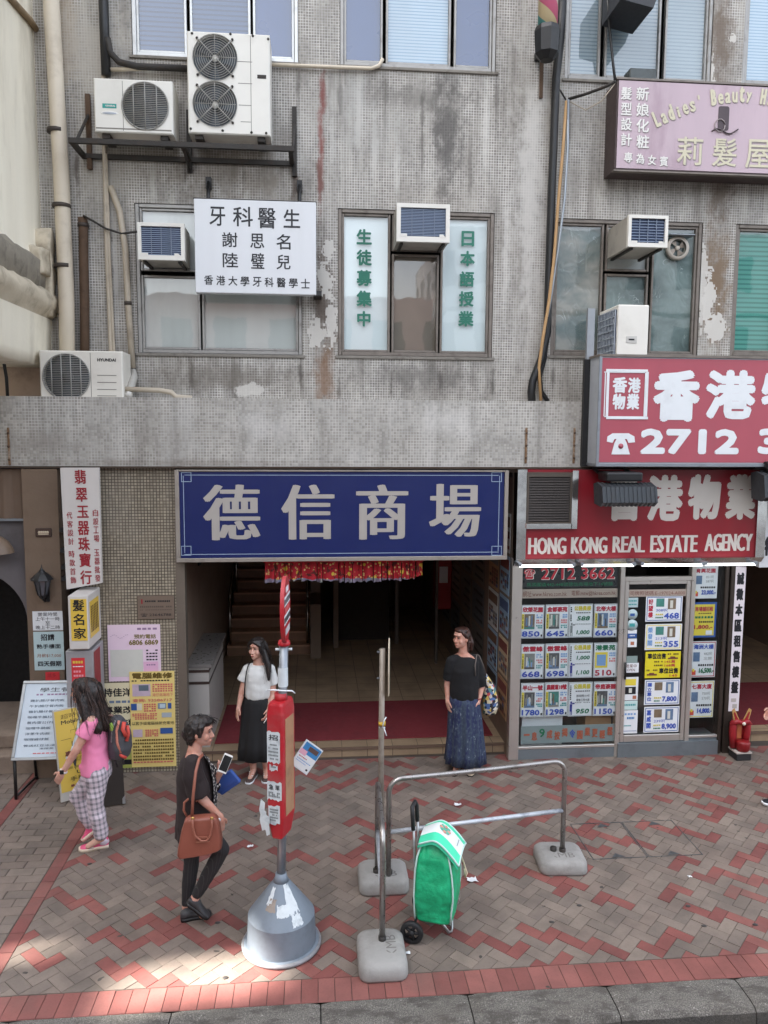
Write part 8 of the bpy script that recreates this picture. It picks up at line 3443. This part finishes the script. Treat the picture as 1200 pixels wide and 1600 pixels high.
    b.M = None
    b.build('clutch_bag', None, 'blue leather clutch held under the phone by the short haired woman', 'bag')
    # handbag
    hb = thing('handbag', G(312, 1338, nY-.12), 'brown leather handbag hanging from the arm of the short haired woman', 'bag')
    Yb_ = nY-.13
    M_lea = mat('brown_leather', (136, 76, 60), .42, 0, .1, 9, .15, (96, 50, 40))
    M_lead = mat('tan_strap_leather', (150, 92, 74), .45, 0, .1, 9)
    out = [(281, 1338), (300, 1335), (325, 1331), (341, 1326), (347, 1322), (347, 1310), (344, 1290), (340, 1277), (335, 1273), (315, 1274.5), (295, 1276), (289, 1280), (284, 1296), (279, 1322), (278, 1333)]
    cen = G(313, 1306, Yb_)
    b = MB()
    rg = []
    for (dy, s_) in ((-.062, .86), (-.058, .94), (-.04, .99), (0, 1.0), (.04, .99), (.058, .94), (.062, .86)):
        rr_ = []
        for (x, y) in out:
            p = G(x, y, Yb_)
            rr_.append(V((cen.x+(p.x-cen.x)*s_, Yb_+dy*(.75 if p.z > cen.z+.04 else 1), cen.z+(p.z-cen.z)*s_)))
        rg.append(rr_)
    b.loft(rg, M_lea)
    b.box(G(306, 1300, Yb_).x, G(331, 1300, Yb_).x, Yb_-.066, Yb_-.06, G(318, 1303, Yb_).z, G(318, 1300, Yb_).z, M_lead)
    b.box(G(308, 1300, Yb_).x, G(329, 1300, Yb_).x, Yb_-.066, Yb_-.06, G(318, 1309, Yb_).z, G(318, 1308, Yb_).z, plain('stitch', (176, 120, 96)))
    b.build('bag', hb)
    b = MB()
    arc = [(301, 1279), (301, 1292), (305, 1306), (314, 1314), (323, 1314), (329, 1306), (331, 1292), (331, 1279)]
    b.tube([G(x, y, Yb_-.075) for x, y in arc], .008, M_lead, 8)
    arc = [(292, 1276), (287, 1266), (288, 1254), (296, 1247), (304, 1246), (308, 1252)]
    b.tube([G(x, y, Yb_+.06) for x, y in arc], .009, M_lead, 8)
    for (x, y) in ((301, 1279), (331, 1279)):
        b.ball(G(x, y, Yb_-.075), .014, .008, .014, mat('brass', (190, 150, 90), .35, .8), 10, 6)
    b.build('handle', hb)
    b = MB()
    b.tube([G(300, 1275, Yb_-.02), G(302, 1240, Yb_-.03), G(306, 1205, Yb_+.01), G(311, 1186, nY-.045), G(316, 1180, nY+.03), G(306, 1190, Y0+.06)], .011, M_lead, 8)
    b.build('strap', hb)
    b = MB()
    c_ = J['wR']+V((-.004, 0, -.012))
    d_ = (V(J['handR'][0])-V(J['eR'])).normalized()
    b.ball(G(342, 1281, nY-.06), .014, .01, .014, M_paper, 8, 6)
    b.build('tissue', root)


phone_woman()


# ---------------------------------------------------------------- a walker just coming into the picture from the right
def walker():
    Y0 = -1.72
    bx_ = gr(1190, 1248).x+.03
    root = thing('person', (bx_+.3, Y0, 0), 'walker in blue shorts and black trainers entering at the right edge', 'person')
    fwd = V((-1, 0, 0))
    side = V((0, 0, 1)).cross(fwd)
    Rh = frame_of((-1, 0), 0)
    o_ = V((bx_+.32, Y0, 0))
    J = dict(head=o_+V((-.03, 0, 1.56)), neck=o_+V((0, 0, 1.4)), pelvis=o_+V((0, 0, .88)))
    J['sL'], J['sR'] = o_+V((0, -.18, 1.34)), o_+V((0, .18, 1.34))
    J['eL'], J['wL'] = o_+V((.12, -.22, 1.08)), o_+V((.02, -.24, .86))
    J['handL'] = (o_+V((-.03, -.24, .7)), (-1, .2, 0), (.3, 1, 0), .5)
    J['eR'], J['wR'] = o_+V((-.08, .23, 1.08)), o_+V((-.2, .2, .92))
    J['handR'] = (o_+V((-.3, .18, .82)), (-.6, 0, .8), (0, -1, 0), .6)
    J['hL'], J['hR'] = o_+V((0, -.085, .84)), o_+V((0, .085, .84))
    J['kL'], J['aL'] = o_+V((-.16, -.09, .47)), o_+V((-.23, -.09, .1))
    J['tL'] = J['aL']+V((-.1, 0, -.05))
    J['kR'], J['aR'] = o_+V((.02, .09, .46)), o_+V((.3, .09, .17))
    J['tR'] = J['aR']+V((-.06, 0, -.1))
    L = body_mesh(root, M_skin1, J, side, fwd, Rh)
    face_parts(root, L, Rh)
    m = cloth('grey_tee_cloth', (120, 122, 126))
    b = MB()
    q = lambda z: o_+V((0, 0, z))
    b.loft([ering(q(.86), side, fwd, .175, .125), ering(q(1.0), side, fwd, .165, .12), ering(q(1.18), side, fwd, .17, .125), ering(q(1.32), side, fwd, .165, .1), ering(q(1.39), side, fwd, .08, .07)], m)
    for k in 'LR':
        b.capsule(J['s'+k], J['s'+k].lerp(J['e'+k], .6), .06, .066, m)
    soft(b, 'tee_shirt', root, .012, 3, .006)
    m = cloth('blue_shorts_cloth', (40, 70, 160))
    b = MB()
    b.loft([ering(q(.78), side, fwd, .17, .13), ering(q(.92), side, fwd, .168, .125)], m)
    for k in 'LR':
        b.capsule(J['h'+k], J['h'+k].lerp(J['k'+k], .75), .105, .09, m)
    soft(b, 'shorts', root, .012, 3, .006)
    b = MB()
    b.ball(J['head']+V((.02, 0, .03)), .1, .088, .1, M_hairb, 18, 12)
    o = b.build('hair', root)
    b = MB()
    ms = plain('black_trainer', (26, 28, 34), .6)
    a = J['aL']
    shoe_into(b, ms, M_paper, (a.x+.06, a.y, 0), (a.x-.2, a.y, .012), .046, .105, .028)
    pts = [(-.02, .04), (-.05, .034), (-.09, .05), (-.06, .045), (-.025, .062)]
    b.add([(a.x+x, a.y-.0475, z+.01) for x, z in pts], [(0, 1, 2, 3, 4)], M_white)
    b.ball((a.x-.05, a.y, .115), .012, .02, .008, M_white, 8, 6)
    a = J['aR']
    shoe_into(b, ms, M_paper, a+V((.05, 0, -.04)), a+V((-.12, 0, -.17)), .046, .1, .026, (-.5, 0, .8))
    b.build('shoes', root)


walker()
